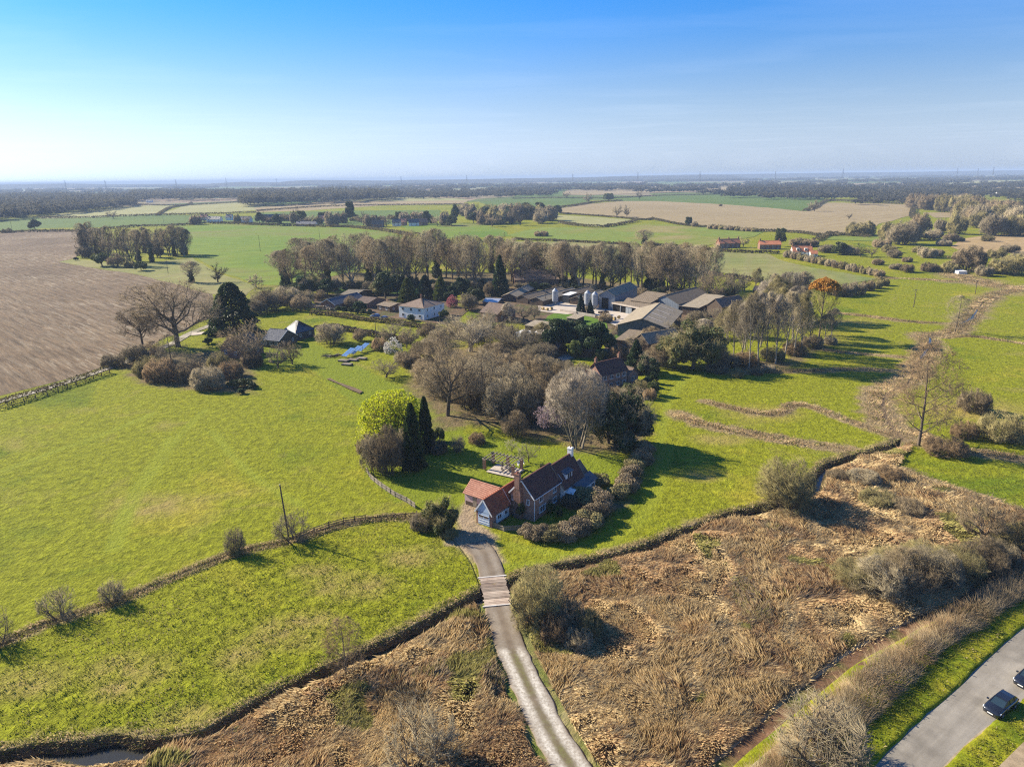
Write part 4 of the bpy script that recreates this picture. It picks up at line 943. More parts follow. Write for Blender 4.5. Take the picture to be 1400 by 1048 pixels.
def row(kinds, items, fmt, group, cat='tree', name=None):
    """items (bx,by,top,w[,kind]); labels count them from the left along the row"""
    items = sorted(items, key=lambda q: q[0])
    for i, it in enumerate(items):
        k = it[4] if len(it) > 4 else kinds[i % len(kinds)]
        tree(k, it[0], it[1], it[2], it[3], fmt.replace('#', ordn(i)), cat, group, name)

# ---------------------------------------------------------------- trees: where they stand
# left farmstead
tree('oak', 244, 474, 376, 138, 'huge bare oak with spreading limbs at the corner of the ploughed field', v=0)
tree('oak', 196, 474, 414, 60, 'smaller bare oak leaning out left of the huge oak')
tree('cedar', 321, 455, 385, 62, 'big dark green evergreen right of the huge bare oak', 'evergreen', v=0)
tree('oakgrey', 296, 447, 400, 46, 'bare tree half hidden between the huge oak and the dark evergreen')
tree('oakgrey', 357, 425, 385, 55, 'bare grey tree behind the dark evergreen')
tree('alder', 240, 515, 458, 44, 'slim bare tree standing in brush below the huge oak', v=1)
tree('thorn', 334, 496, 434, 70, 'round brown tree hiding the slate roofed house', v=1)
tree('thorn', 380, 503, 467, 30, 'small bare tree in front of the black barns')
tree('thorn', 400, 498, 462, 34, 'rounder bare tree right beside the small one before the black barns')
row(['bush'], [(155, 500, 482, 30), (205, 512, 485, 40), (222, 520, 488, 45), (262, 520, 490, 42), (285, 530, 497, 45), (316, 515, 492, 34), (345, 500, 478, 30), (186, 500, 470, 38, 'thicket'), (210, 493, 466, 34, 'thicket'), (300, 505, 480, 30)],
    '# bush from the left in the scrub fringe of the left pasture', 'bushes at the top of the left pasture', 'bush')
row(['shrub'], [(322, 530, 518, 20), (336, 528, 516, 22), (346, 531, 522, 14), (330, 538, 530, 14), (285, 470, 461, 16)], '# low dark shrub from the left below the slate roofed house', 'dark shrubs below the house', 'shrub')
row(['thicket'], [(370, 425, 397, 46), (392, 418, 390, 44), (412, 424, 402, 30), (350, 430, 408, 34), (420, 415, 396, 26), (438, 410, 396, 22)], '# bare bushy tree from the left behind the black barns', 'bushy trees behind the black barns')
tree('fartree', 350, 393, 370, 26, 'small bare tree alone on the pale grass behind the barns')
tree('limeivy', 262, 386, 357, 30, 'ivy wrapped tree on the grass margin left of two')
tree('fartree', 298, 386, 357, 34, 'thin spreading bare tree on the grass margin')
tree('shrub', 193, 370, 356, 20, 'round dark bush below the hilltop copse', 'shrub')
tree('farbush', 178, 366, 354, 14, 'small brown bush beside the round dark one', 'bush')
# copse
it = []
for i in range(30):
    x = 112 + i * 4.9 + rnd.uniform(-3, 3); b = 348 + rnd.uniform(-4, 16) * math.sin(math.pi * min(1, (x - 100) / 150)); 
    it.append((x, b, 307 + rnd.uniform(-2, 9), rnd.uniform(18, 28), rnd.choice(['fartree', 'fartree', 'lime', 'limeivy'])))
it += [(118, 352, 335, 26, 'thicket'), (140, 364, 344, 26, 'shrub'), (160, 365, 346, 24, 'thicket'), (215, 352, 330, 18, 'ivytree'), (252, 350, 325, 24, 'oakgrey'), (128, 345, 303, 22, 'lime'), (104, 356, 351, 8, 'shrub')]
row([], it, '# tree from the left of the copse beside the ploughed field', 'trees of the copse by the ploughed field')
# belt behind the farm
it = []
for i in range(44):
    x = 380 + i * 7.4 + rnd.uniform(-4, 4); u = (x - 380) / 325
    b = rnd.choice([372, 380, 388, 394]) + rnd.uniform(-3, 3) - 4 * (u < .15); h = 340 - 20 * min(1, u * 3.5) + rnd.uniform(-5, 6) + (b - 380) * 0.35
    if 540 < x < 640 and rnd.random() < 0.5: h -= 6
    it.append((x, b, h, rnd.uniform(30, 44), rnd.choice(['lime', 'lime', 'oak', 'oakgrey', 'limeivy'])))
row([], it, '# bare tree from the left in the wood behind the cottages', 'bare trees of the wood behind the cottages')
it = []
for i in range(34):
    x = 704 + i * 8.0 + rnd.uniform(-3, 3)
    b = 389 + (x - 704) * 0.045 + rnd.uniform(-6, 5); h = 331 + rnd.uniform(-3, 8) + max(0, x - 900) * 0.06
    it.append((x, b, h, rnd.uniform(28, 42), rnd.choice(['lime', 'lime', 'lime', 'limeivy', 'oakgrey'])))
it += [(766, 390, 330, 50, 'limeivy'), (916, 405, 331, 66, 'oak'), (903, 403, 336, 48, 'lime')]
row([], it, '# bare tree from the left in the tall belt behind the farm sheds', 'tall bare trees of the belt behind the farm sheds')
tree('oak', 977, 414, 369, 52, 'broad brownish bare tree at the right end of the tall belt')
tree('oakgrey', 955, 408, 356, 46, 'grey bare tree just left of the broad brownish one')
tree('oakgrey', 1003, 408, 366, 34, 'bare tree between the broad brownish one and the little shed')
row(['fartree', 'poplar'], [(1018, 398, 368, 22), (1032, 400, 366, 20), (1045, 395, 372, 22), (1058, 402, 374, 24)], '# thin bare tree from the left by the little shed at the field edge', 'thin trees at the field edge')
row(['thicket', 'bush', 'evergreen', 'shrub'], [(708 + i * 12.5 + rnd.uniform(-4, 4), 396 + i * 0.5 + rnd.uniform(-3, 3), 384 + i * 0.5 + rnd.uniform(-3, 3), rnd.uniform(14, 24)) for i in range(24)], '# undergrowth bush from the left below the tall belt behind the farm sheds', 'undergrowth below the tall belt', 'bush')
row(['evergreen', 'thicket', 'ivytree', 'thicket'], [(404 + i * 11.5 + rnd.uniform(-4, 4), 398 + rnd.uniform(-6, 8), 379 + rnd.uniform(-7, 7), rnd.uniform(18, 30)) for i in range(24)], '# bushy tree from the left along the front of the wood behind the cottages', 'bushy trees along the front of the wood')
# evergreens among the cottages
tree('spruce', 684, 404, 348, 26, 'tall dark spruce standing left of the long red roofed barn', 'conifer', v=0)
tree('spruce', 391, 394, 366, 18, 'dark pointed conifer at the left end of the wood', 'conifer', v=0)
tree('evergreen', 415, 404, 376, 30, 'dark bushy evergreen right of the pointed conifer', 'evergreen', v=0)
tree('evergreen', 527, 408, 366, 36, 'pale green evergreen behind the cottage sheds', 'evergreen', v=1)
tree('cypress', 558, 414, 380, 26, 'golden green cypress left behind the white farmhouse', 'conifer', v=0)
tree('evergreen', 543, 402, 370, 26, 'evergreen between the pale green one and the golden cypress', 'evergreen', v=1)
tree('cypress', 582, 408, 376, 24, 'blue green cypress straight behind the white farmhouse', 'conifer', v=1)
tree('cypress', 603, 410, 378, 22, 'yellow tipped cypress right behind the white farmhouse', 'conifer', v=0)
tree('evergreen', 618, 412, 388, 24, 'dark evergreen right of the yellow tipped cypress', 'evergreen', v=0)
tree('evergreen', 652, 416, 390, 26, 'olive evergreen left of the tall dark spruce', 'evergreen', v=1)
tree('blossomrose', 619, 420, 403, 16, 'rose pink blossoming tree right of the white farmhouse', name='blossom_tree')
tree('thicket', 640, 424, 400, 30, 'bare bushy tree right of the rose pink one')
tree('thicket', 480, 420, 404, 22, 'bare reddish bush between the cottage and the sheds', 'bush')
tree('shrub', 492, 426, 410, 22, 'rounded green bush beside the cottage sheds', 'shrub')
row(['shrub'], [(463 + 8.5 * i, 427 + i * 0.9, 417 + i * 0.9, 9.5) for i in range(6)], '# clipped round shrub from the left along the cottage hedge', 'clipped round shrubs by the cottage hedge', 'shrub')
tree('shrub', 607, 437, 422, 14, 'dark shrub at the right corner of the white farmhouse', 'shrub')
tree('shrub', 562, 439, 429, 14, 'dark shrub under the front of the white farmhouse', 'shrub')
# orchard below the white house
tree('thorn', 537, 466, 437, 46, 'spreading bare tree in the meadow below the white farmhouse')
tree('thorn', 556, 476, 444, 26, 'narrow bare tree right of the spreading one below the white farmhouse')
tree('blossomwhite', 538, 482, 461, 24, 'white blossoming tree by the orchard hedge', name='blossom_tree')
tree('thorn', 528, 516, 487, 44, 'low wide bare apple tree on the grass below the solar panels')
tree('thicket', 452, 470, 440, 44, 'bare bushy tree left of the solar panels')
tree('thicket', 492, 466, 449, 20, 'small bare bush behind the solar panels', 'bush')
row(['bush', 'thicket'], [(560, 500, 478, 34), (575, 492, 466, 30), (590, 480, 458, 30), (548, 495, 480, 22), (520, 478, 460, 24), (600, 470, 448, 30), (618, 460, 442, 30)], '# bush from the left in the scrub between orchard and big trees', 'scrub bushes by the orchard', 'bush')
# the big trees between the farm and the cottage
tree('oak', 612, 568, 462, 112, 'large bare oak with twisted limbs, front left of the central trees', v=1)
tree('oakgrey', 661, 548, 474, 84, 'large dark limbed bare tree right behind the front oak', v=0)
tree('oakgrey', 643, 480, 424, 98, 'wide bare tree in front of the dormered barn house', v=1)
tree('oakgrey', 707, 484, 433, 72, 'bare tree left of the dark holm oaks', v=0)
tree('oak', 598, 504, 450, 66, 'bare tree behind the front oak near the orchard')
row(['thicket'], [(688, 572, 515, 60), (716, 575, 512, 60), (744, 568, 510, 56), (700, 548, 494, 56), (732, 545, 490, 60), (760, 542, 498, 50), (690, 522, 482, 46), (718, 518, 478, 50), (742, 518, 484, 46), (670, 560, 515, 44), (768, 520, 490, 40), (640, 520, 488, 46), (676, 500, 468, 50), (600, 540, 500, 50), (580, 520, 490, 40), (655, 530, 492, 50), (745, 492, 468, 40), (780, 530, 498, 44), (812, 560, 520, 50), (830, 556, 524, 44), (780, 556, 510, 50), (705, 596, 560, 40), (640, 556, 508, 50), (625, 545, 500, 44), (665, 520, 480, 50), (728, 500, 470, 40), (770, 572, 520, 50)], '# tall twiggy tree from the left in the thicket left of the brick house', 'twiggy trees of the central thicket')
tree('multistem', 789, 612, 503, 92, 'tall pale many stemmed bare tree behind the roof of the pantiled house')
tree('ivytree', 858, 612, 528, 76, 'big dark ivy covered tree right of the many stemmed one', v=1, cat='evergreen')
tree('ivytree', 832, 606, 532, 60, 'olive tinged ivy tree between the many stemmed and the dark one', v=0, cat='evergreen')
tree('blossom', 752, 590, 543, 44, 'pale pink blossoming tree beside the many stemmed tree', name='blossom_tree')
tree('thicket', 800, 560, 512, 60, 'grey bare tree behind the many stemmed one', v=1)
tree('ivytree', 856, 566, 536, 36, 'olive bushy tree in front of the brick farmhouse', v=0, cat='evergreen')
tree('smalltree', 625, 617, 592, 24, 'small round headed bare tree on the garden lawn')
tree('bush', 652, 606, 590, 24, 'brown rounded bush in the middle of the garden lawn', 'bush')
tree('gold', 601, 603, 583, 18, 'yellow green shrub right of the two dark columns', 'shrub')
tree('bush', 600, 618, 598, 26, 'brown bush in front of the yellow green shrub', 'bush')
tree('apple', 723, 632, 604, 34, 'old pale apple tree on the lawn by the pergola')
tree('apple', 700, 618, 598, 24, 'smaller pale apple tree behind the pergola')
tree('golden', 538, 612, 536, 98, 'bright lime yellow willow behind the grey bush', name='willow_tree')
row(['thicket'], [(512, 645, 590, 38), (532, 648, 580, 50), (552, 640, 584, 34), (502, 625, 592, 28)], '# grey bare shrub from the left in front of the lime yellow willow', 'grey bare shrubs at the garden corner', 'bush')
tree('column', 566, 641, 552, 28, 'front one of two dark columnar conifers in the garden', 'conifer')
tree('column', 583, 617, 543, 22, 'rear one of two dark columnar conifers in the garden', 'conifer')
tree('ivytree', 604, 727, 676, 50, 'bushy ivy covered tree left of the garage', v=0, cat='evergreen')
tree('bush', 578, 722, 698, 34, 'twiggy bush left beside the ivy covered tree by the garage', 'bush')
tree('bush', 612, 733, 716, 24, 'low bush at the foot of the ivy covered tree by the garage', 'bush')
# the curved hedge of rounded bushes round the garden
hb = [(722, 733, 22), (738, 737, 24), (754, 737, 26), (771, 735, 27), (788, 729, 28), (803, 720, 29), (815, 710, 30), (822, 698, 28), (798, 690, 30), (814, 688, 28), (782, 690, 22), (846, 678, 24), (854, 668, 26), (864, 655, 26), (870, 644, 25), (876, 632, 24), (880, 620, 22), (818, 664, 22)]
for i, (x, y, w) in enumerate(hb):
    tree('clipped', x, y, y - w * 0.72, w * 1.3, '%s bush counting clockwise along the curved garden hedge' % ordn(i), 'bush', 'rounded bushes of the curved garden hedge', 'hedge_bush', v=(0, 0, 1)[i % 3])
row(['shrub'], [(752, 700, 686, 16), (765, 705, 694, 12), (741, 640, 633, 8), (742, 700, 676, 10)], '# small shrub from the left against the pantiled house', 'small shrubs against the house', 'shrub')
tree('evergreen', 713, 708, 682, 15, 'light green climber bush at the foot of the chimney', 'shrub', v=1)
# farm and brick house surroundings
tree('evergreen', 766, 482, 431, 56, 'left half of the big dark holm oak pair in the farm', 'evergreen', v=0)
tree('evergreen', 812, 485, 436, 58, 'right half of the big dark holm oak pair in the farm', 'evergreen', v=0)
tree('evergreen', 790, 478, 436, 40, 'dark evergreen squeezed between the two holm oaks', 'evergreen', v=0)
tree('gold', 786, 489, 462, 22, 'golden green rounded tree by the gravel yard')
tree('spruce', 869, 508, 464, 34, 'dark evergreen right behind the brick farmhouse', 'conifer', v=0)
tree('ivytree', 885, 512, 480, 34, 'dark tree right of the evergreen behind the brick farmhouse', v=1, cat='evergreen')
tree('shrub', 822, 492, 476, 18, 'grey green bush right of the small barn', 'shrub')
tree('bush', 845, 490, 468, 30, 'twiggy bush behind the brick farmhouse chimney', 'bush')
tree('ivytree', 947, 504, 430, 84, 'big ivy clad tree at the right edge of the farm', v=0, cat='evergreen')
tree('ivytree', 922, 503, 450, 50, 'smaller ivy clad tree left of the big one at the farm edge', v=0, cat='evergreen')
tree('thicket', 900, 500, 470, 40, 'brown twiggy bush left of the ivy clad trees', 'bush')
tree('thicket', 975, 500, 462, 44, 'brown twiggy bush right of the big ivy clad tree', 'bush')
tree('spruce', 794, 429, 402, 14, 'small spruce left of two beside the silos', 'conifer', v=1)
tree('spruce', 807, 430, 410, 11, 'smaller spruce right of two beside the silos', 'conifer', v=1)
tree('bush', 828, 440, 426, 20, 'reddish brown bush at the edge of the farm yard', 'bush')
tree('thicket', 848, 456, 440, 22, 'brown bush in front of the large grey barn', 'bush')
tree('shrub', 893, 524, 506, 14, 'pale green bush beside the little dark shed', 'shrub')
row(['bush', 'shrub'], [(860, 540, 522, 26), (875, 535, 518, 24), (884, 528, 514, 18), (846, 545, 528, 24), (888, 545, 530, 20), (893, 540, 518, 18)], '# bush from the left in front of the brick farmhouse', 'bushes in front of the brick farmhouse', 'bush')
row(['thicket', 'oakgrey'], [(690, 470, 440, 36), (675, 458, 430, 34), (722, 470, 448, 26), (735, 480, 455, 26), (655, 455, 436, 26), (715, 495, 470, 34), (750, 505, 488, 30), (770, 512, 492, 30), (796, 516, 495, 26)], '# bare tree from the left in the gap between barn house and brick farmhouse', 'bare trees among the farm cottages')
row(['thorn', 'oakgrey', 'poplar'], [(648, 452, 424, 30), (668, 446, 420, 30), (696, 440, 414, 30), (715, 438, 412, 28), (730, 436, 414, 22), (757, 456, 434, 30), (742, 470, 440, 34), (834, 466, 446, 26), (858, 486, 462, 26), (905, 478, 452, 32), (935, 470, 444, 30), (960, 462, 436, 36), (984, 462, 430, 34)], '# bare tree from the left standing against the farm sheds', 'bare trees against the farm sheds')
row(['thorn', 'thicket', 'oakgrey'], [(560, 470, 446, 30), (585, 462, 440, 30), (610, 455, 436, 30), (630, 462, 436, 36), (655, 470, 440, 40), (680, 480, 448, 40), (872, 478, 452, 30), (890, 470, 446, 32), (910, 462, 438, 30), (930, 452, 430, 28), (950, 446, 424, 30), (972, 442, 418, 30), (1000, 450, 416, 34), (1015, 460, 420, 34)], '# bare tree from the left in the loose screen south of the farm', 'bare trees of the loose screen south of the farm')
# poplar group
pp = [(1003, 492, 412, 34), (1012, 498, 414, 32), (1024, 503, 404, 34), (1036, 499, 402, 36), (1048, 494, 400, 34), (1060, 497, 404, 34), (1072, 492, 400, 34), (1085, 487, 402, 36), (1096, 482, 412, 32), (1106, 474, 426, 28), (1128, 468, 430, 26), (990, 488, 420, 32), (1018, 478, 402, 34), (1040, 474, 398, 34), (1062, 470, 394, 36), (1084, 464, 392, 36), (1094, 456, 392, 32), (1137, 458, 422, 24)]
pp = [(a, b, c, w * 1.25) for a, b, c, w in pp]
row(['poplar'], pp, '# slender bare tree from the left in the grove right of the farm', 'slender trees of the grove right of the farm')
row(['multistem', 'poplar'], [(1062, 443, 378, 46), (1078, 438, 370, 48), (1096, 436, 372, 44), (1046, 440, 382, 34)], '# silvery bare tree from the left at the back of the grove', 'silvery trees at the back of the grove')
tree('orange', 1119, 464, 384, 56, 'round headed tree with bright orange buds at the right of the grove')
row(['bush'], [(1020, 498, 478, 34), (1055, 492, 472, 34), (1085, 484, 464, 34), (1110, 474, 455, 30), (995, 500, 480, 34), (1008, 515, 502, 18), (1050, 508, 497, 20), (980, 508, 494, 30), (1035, 512, 503, 16), (1135, 470, 458, 18)], '# low bush from the left along the foot of the grove', 'low bushes at the foot of the grove', 'bush')
# near left ditch and paddock
tree('smalltree', 83, 845, 795, 50, 'small bare willow leaning over the ditch at the left', v=0)
tree('smalltree', 156, 823, 787, 34, 'thin bare sapling right of the leaning willow', v=1)
tree('smalltree', 0, 880, 824, 42, 'bare bush cut by the left picture edge at the ditch', 'bush', v=0)
tree('smalltree', 322, 758, 716, 32, 'small upright bare tree midway along the ditch', v=1)
tree('bush', 322, 760, 744, 16, 'little bush at the foot of the midway ditch tree', 'bush')
tree('smalltree', 402, 740, 690, 54, 'wide bare tree beside the leaning pole', v=0)
tree('alder', 474, 926, 848, 66, 'cone shaped bare alder on the far bank of the brook', v=0)
tree('smalltree', 575, 1050, 952, 110, 'branchy dead looking tree in the reeds at the bottom', v=0)
tree('willow', 737, 852, 772, 80, 'dense rounded olive willow right of the bridge', name='willow_tree')
row(['bush'], [(775, 862, 815, 55), (800, 868, 830, 48), (760, 876, 838, 44), (790, 885, 855, 40)], '# dark bush from the left in the shade of the dense willow', 'dark bushes beside the willow', 'bush')
tree('willow', 1070, 694, 622, 84, 'grey rounded willow on the brook bank', name='willow_tree')
tree('alder', 1256, 609, 470, 100, 'tall alder full of catkins on the brook', v=0)
tree('bush', 1292, 620, 596, 56, 'low spreading bush under the tall alder', 'bush')
tree('bush', 1331, 562, 528, 42, 'rounded brown bush right of the tall alder', 'bush', v=0)
tree('bush', 1366, 602, 560, 58, 'bigger rounded brown bush at the right edge', 'bush', v=2)
tree('bush', 1318, 598, 574, 34, 'brown bush between the alder and the bigger rounded bush', 'bush', v=3)
tree('bush', 1410, 596, 575, 40, 'bush cut by the right picture edge above the green field', 'bush', v=0)
tree('alder', 1305, 455, 404, 38, 'bare tree standing over the upper bend of the brook', v=1)
tree('thorn', 1342, 742, 668, 74, 'pale branched open tree at the right end of the reed bed')
row(['willow', 'thicket'], [(1170, 800, 765, 70), (1200, 812, 762, 80), (1235, 806, 752, 84), (1270, 800, 748, 80), (1305, 790, 745, 70), (1340, 780, 735, 64), (1220, 785, 748, 70), (1260, 775, 740, 60)], '# olive willow bush from the left in the scrub by the path', 'willow scrub by the path', 'bush')
row(['bush'], [(1362, 770, 735, 50), (1385, 750, 715, 60), (1400, 735, 700, 60), (1180, 660, 640, 44), (1215, 655, 636, 40), (1145, 655, 640, 30), (1200, 690, 668, 50), (1240, 700, 680, 44)], '# brown bush from the left along the top of the reed bed', 'brown bushes at the top of the reed bed', 'bush')
tree('smalltree', 1118, 1046, 950, 130, 'sparse tall bush at the near end of the road hedge', v=1)
# right and far
tree('limeivy', 881, 334, 314, 30, 'lone broad tree with ivy trunk in the yellow green field')
far = [('fargreen', 48, 315, 298, 17, 'dark rounded tree at the left field boundary'), ('fartree', 155, 299, 285, 17, 'lone bare tree in the pale field on the left'),
 ('fartree', 804, 278, 260, 15, 'lone round tree on the far field edge, left of two'), ('fartree', 874, 273, 257, 11, 'slim lone tree on the far green field edge'), ('fargreen', 832, 275, 263, 17, 'broad dark tree on the far field edge, right of two'),
 ('fartree', 775, 271, 259, 13, 'small round tree at the edge of the dark green field'), ('fartree', 843, 297, 277, 18, 'ivy green tree standing in the tan field'), ('fartree', 857, 296, 279, 15, 'bare tree touching the ivy green one in the tan field'),
 ('fargreen', 762, 293, 279, 14, 'small dark tree at the corner of the pale field'), ('fargreen', 941, 309, 295, 11, 'small ivy tree on the boundary of the tan field'), ('farbush', 950, 310, 302, 9, 'bush beside the small ivy tree on the boundary'),
 ('farbush', 740, 323, 314, 20, 'lone brown bush left of the yellow green field'), ('fartree', 1016, 338, 320, 16, 'pale blossoming tree between the two red cottages'), ('fargreen', 1066, 337, 309, 17, 'tall dark tree left of the white orange roofed house'),
 ('fartree', 1113, 289, 270, 21, 'round tree at the top corner of the tan field'), ('farbush', 1176, 322, 300, 38, 'large brown bush in the valley below the tan field'), ('fargreen', 1147, 348, 329, 24, 'dark tree right of the white orange roofed house'),
 ('fartree', 1176, 351, 331, 26, 'bare tree beside the garden of the white house'), ('fartree', 1192, 351, 334, 22, 'bare tree left of the big valley trees'), ('fardome', 1214, 327, 302, 28, 'bare valley tree below the hedge'), ('fardome', 1234, 334, 299, 44, 'largest round brown tree in the valley'),
 ('fardome', 1256, 322, 289, 28, 'tall tree behind the largest valley tree'), ('fardome', 1307, 320, 289, 26, 'tall tree left of the right hand wood'), ('fardome', 1286, 318, 297, 20, 'smaller tree left of the tall one by the right hand wood'), ('farbush', 1267, 352, 336, 26, 'round bush in the green valley meadow'),
 ('fardome', 1322, 371, 333, 42, 'broad tree above the white van by the reeds'), ('farbush', 1270, 371, 357, 24, 'bush left of the broad tree above the white van'), ('farbush', 1296, 372, 356, 24, 'bush just left of the white van'), ('fardome', 1378, 375, 345, 50, 'dark thicket at the right edge above the reeds'),
 ('farbush', 1345, 377, 361, 24, 'bush between the broad tree and the dark thicket'), ('farbush', 1098, 336, 324, 40, 'brown bush behind the white orange roofed house'), ('farbush', 1310, 330, 322, 16, 'bush on the edge of the orange field'), ('farbush', 1290, 336, 326, 20, 'bush left of the orange field'),
 ('fargreen', 479, 303, 272, 14, 'tall dark pointed tree among the far village houses'), ('fargreen', 622, 305, 276, 13, 'dark tree right of the far village'), ('fartree', 1160, 300, 290, 10, 'tiny bare tree on the tan field edge'), ('farbush', 985, 282, 278, 5, 'tiny bush alone in the far green field'),
 ('farbush', 10, 318, 311, 12, 'bush at the far left field boundary'), ('fartree', 405, 308, 278, 14, 'bare tree behind the black roofed bungalow'), ('fartree', 497, 308, 284, 18, 'bare tree right of the pointed dark one in the village'), ('fargreen', 355, 306, 288, 12, 'dark tree at the left end of the village')]
for k, x, y, tp, w, lb in far: tree(k, x, y, tp, w, lb, 'bush' if k == 'farbush' else 'tree')
row(['farbush'], [(1078 + 9.5 * i, 352 + i * 2.0, 341 + i * 2.0, 15) for i in range(14)], '# bush from the left in the hedgerow below the white orange roofed house', 'hedgerow bushes below the white house', 'bush')
row(['farbush', 'bush'], [(1138, 403, 389, 16), (1148, 405, 386, 20), (1160, 404, 384, 22), (1172, 402, 383, 22), (1186, 397, 381, 18), (1197, 394, 380, 18), (1207, 390, 378, 16)], '# dark bush from the left in the clump pointing into the valley meadow', 'dark bushes of the valley clump', 'bush')
row(['farbush'], [(972 + 7.5 * i, 313 + i * 0.5, 305 + i * 0.7, 11) for i in range(9)], '# bush from the left in the hedge below the tan field', 'bushes under the tan field', 'bush')
row(['fardome', 'fartree', 'farbush', 'fargreen'], [(636 + i * 4.3 + rnd.uniform(-2, 2), b_, b_ - rnd.uniform(16, 25), rnd.uniform(18, 30)) for i in range(27) for b_ in [rnd.uniform(294, 310)]], '# tree from the left in the dark wood right of the far village', 'trees of the wood right of the far village')
row(['fartree', 'farbush', 'fargreen', 'farbush'], [(360 + i * 8.5 + rnd.uniform(-3, 3), rnd.uniform(299, 310), rnd.uniform(286, 296), rnd.uniform(12, 22)) for i in range(31)], '# garden tree from the left among the far village houses', 'garden trees of the far village')
row(['fartree', 'farbush'], [(268, 307, 291, 16), (262, 307, 297, 10), (280, 304, 290, 14), (325, 305, 291, 10), (338, 306, 292, 12)], '# tree from the left round the far left cottages', 'trees round the far left cottages')
row(['fardome'], [(1316 + i * 5.2 + rnd.uniform(-2, 2), b_, b_ - rnd.uniform(24, 34), rnd.uniform(26, 38)) for i in range(18) for b_ in [rnd.uniform(300, 323)]], '# tree from the left in the brown wood at the right edge', 'trees of the brown wood on the right')
row(['fardome'], [(1250 + i * 5.4 + rnd.uniform(-2, 2), rnd.uniform(284, 292), rnd.uniform(262, 268), rnd.uniform(20, 28)) for i in range(17)], '# tree from the left in the far round topped wood', 'trees of the far round topped wood')
row(['fardome', 'farbush'], [(x, y, y - h, w) for x, y, h, w in [(1240, 372, 12, 20), (1225, 368, 9, 18), (1255, 345, 10, 16), (1280, 350, 10, 20), (1240, 358, 8, 14), (1330, 352, 12, 22), (1362, 352, 14, 24), (1395, 360, 18, 30), (1215, 345, 12, 20), (1200, 362, 9, 16), (1130, 345, 12, 24), (1160, 348, 14, 26), (1205, 338, 14, 24), (1222, 352, 12, 22), (1300, 330, 12, 22), (1275, 328, 16, 26), (1245, 328, 18, 30), (1218, 316, 14, 24), (1380, 345, 12, 26), (1350, 330, 10, 18)]], '# scattered bush from the left in the rough valley ground', 'scattered bushes in the valley', 'bush')

# far woods that read as one mass: joined low crowns
def wood(name, label, items, mat='far_wood', cat='wood', per=110):
    """items (x, y, H, W)"""
    Vs = []; Fs = []; n0 = 0; g = np.random.default_rng(len(items))
    for (x, y, H, W) in items:
        n = per; d = g.normal(size=(n, 3)); d /= np.linalg.norm(d, axis=1)[:, None]; d[:, 2] = np.abs(d[:, 2]) * 0.9 - 0.25 * (g.random(n) < 0.5)
        p = d * np.array([W / 2, W / 2, H * 0.55]) * (0.6 + 0.45 * g.random(n))[:, None] + np.array([x, y, H * 0.42])
        p[:, 2] = np.maximum(p[:, 2], 0.4)
        a = g.normal(size=(n, 3)); a[:, 2] += 2.0; a /= np.linalg.norm(a, axis=1)[:, None]; b_ = np.cross(a, g.normal(size=(n, 3))); b_ /= np.linalg.norm(b_, axis=1)[:, None]
        sz = (W * 0.13 * (0.6 + 0.8 * g.random(n)))[:, None]; c_ = np.cross(a, b_)
        Vs.append(np.concatenate([p + b_ * sz, p - b_ * sz * 0.5 + c_ * sz * 0.87, p - b_ * sz * 0.5 - c_ * sz * 0.87, ])); i = np.arange(n) + n0
        Fs.append(np.stack([i, i + n, i + 2 * n], 1)); n0 += 3 * n
    V = np.concatenate(Vs); F = np.concatenate(Fs)
    o = link(name, mesh_np(name, V, F, MT[mat])); tag(o, label, cat, kind='stuff'); return o
def px_wood(poly, n, top_h, W, seed):
    """random stand inside a pixel outline of its footprint"""
    g = np.random.default_rng(seed); P = GL(poly); a = np.array(P); out = []
    lo = a.min(0); hi = a.max(0)
    while len(out) < n:
        q = lo + (hi - lo) * g.random(2)
        if inpoly(q[0], q[1], P): out.append((q[0], q[1], top_h * g.uniform(0.75, 1.1), W * g.uniform(0.7, 1.3)))
    return out
wood('left_wood', 'long dark bare wood along the left skyline', px_wood([(-150, 308), (0, 303), (60, 296), (125, 287), (185, 279), (185, 272), (60, 270), (-150, 272)], 1500, 26, 17, 1), per=60)
wood('left_back_wood', 'bluish wood behind the pale fields on the left', px_wood([(180, 277), (335, 274), (335, 265), (180, 264)], 900, 27, 22, 2), per=60)
wood('middle_wood', 'round topped bare wood in the middle distance left of centre', px_wood([(330, 283), (350, 283), (440, 278), (540, 274), (545, 269), (440, 266), (335, 268)], 800, 31, 20, 3), per=70)
wood('left_wood_edge', 'dark front edge of the long wood at the left', px_wood([(-150, 308), (0, 303), (60, 297), (125, 290), (185, 283), (185, 278), (125, 284), (60, 290), (0, 295), (-150, 298)], 650, 22, 16, 11), per=80)
wood('middle_wood_edge', 'dark front edge of the round topped wood', px_wood([(330, 284), (440, 279), (540, 275), (540, 271), (440, 274), (330, 279)], 330, 27, 18, 12), per=80)
wood('village_wood', 'bare wood behind the far village fields', px_wood([(545, 273), (640, 272), (760, 268), (760, 262), (640, 264), (545, 266)], 300, 14, 18, 4))
wood('right_middle_wood', 'dark wood on the rise behind the far green field', px_wood([(990, 266), (1050, 266), (1110, 266), (1170, 270), (1180, 262), (1100, 258), (1000, 259)], 380, 20, 18, 5))
wood('right_far_wood', 'brown woodland filling the far right', px_wood([(1165, 282), (1250, 280), (1270, 268), (1440, 278), (1440, 262), (1250, 259), (1180, 264)], 420, 14, 18, 6))
wood('right_edge_wood', 'grey brown woods behind the right edge', px_wood([(1300, 292), (1340, 282), (1440, 282), (1480, 300), (1400, 302), (1350, 300)], 120, 13, 15, 7))
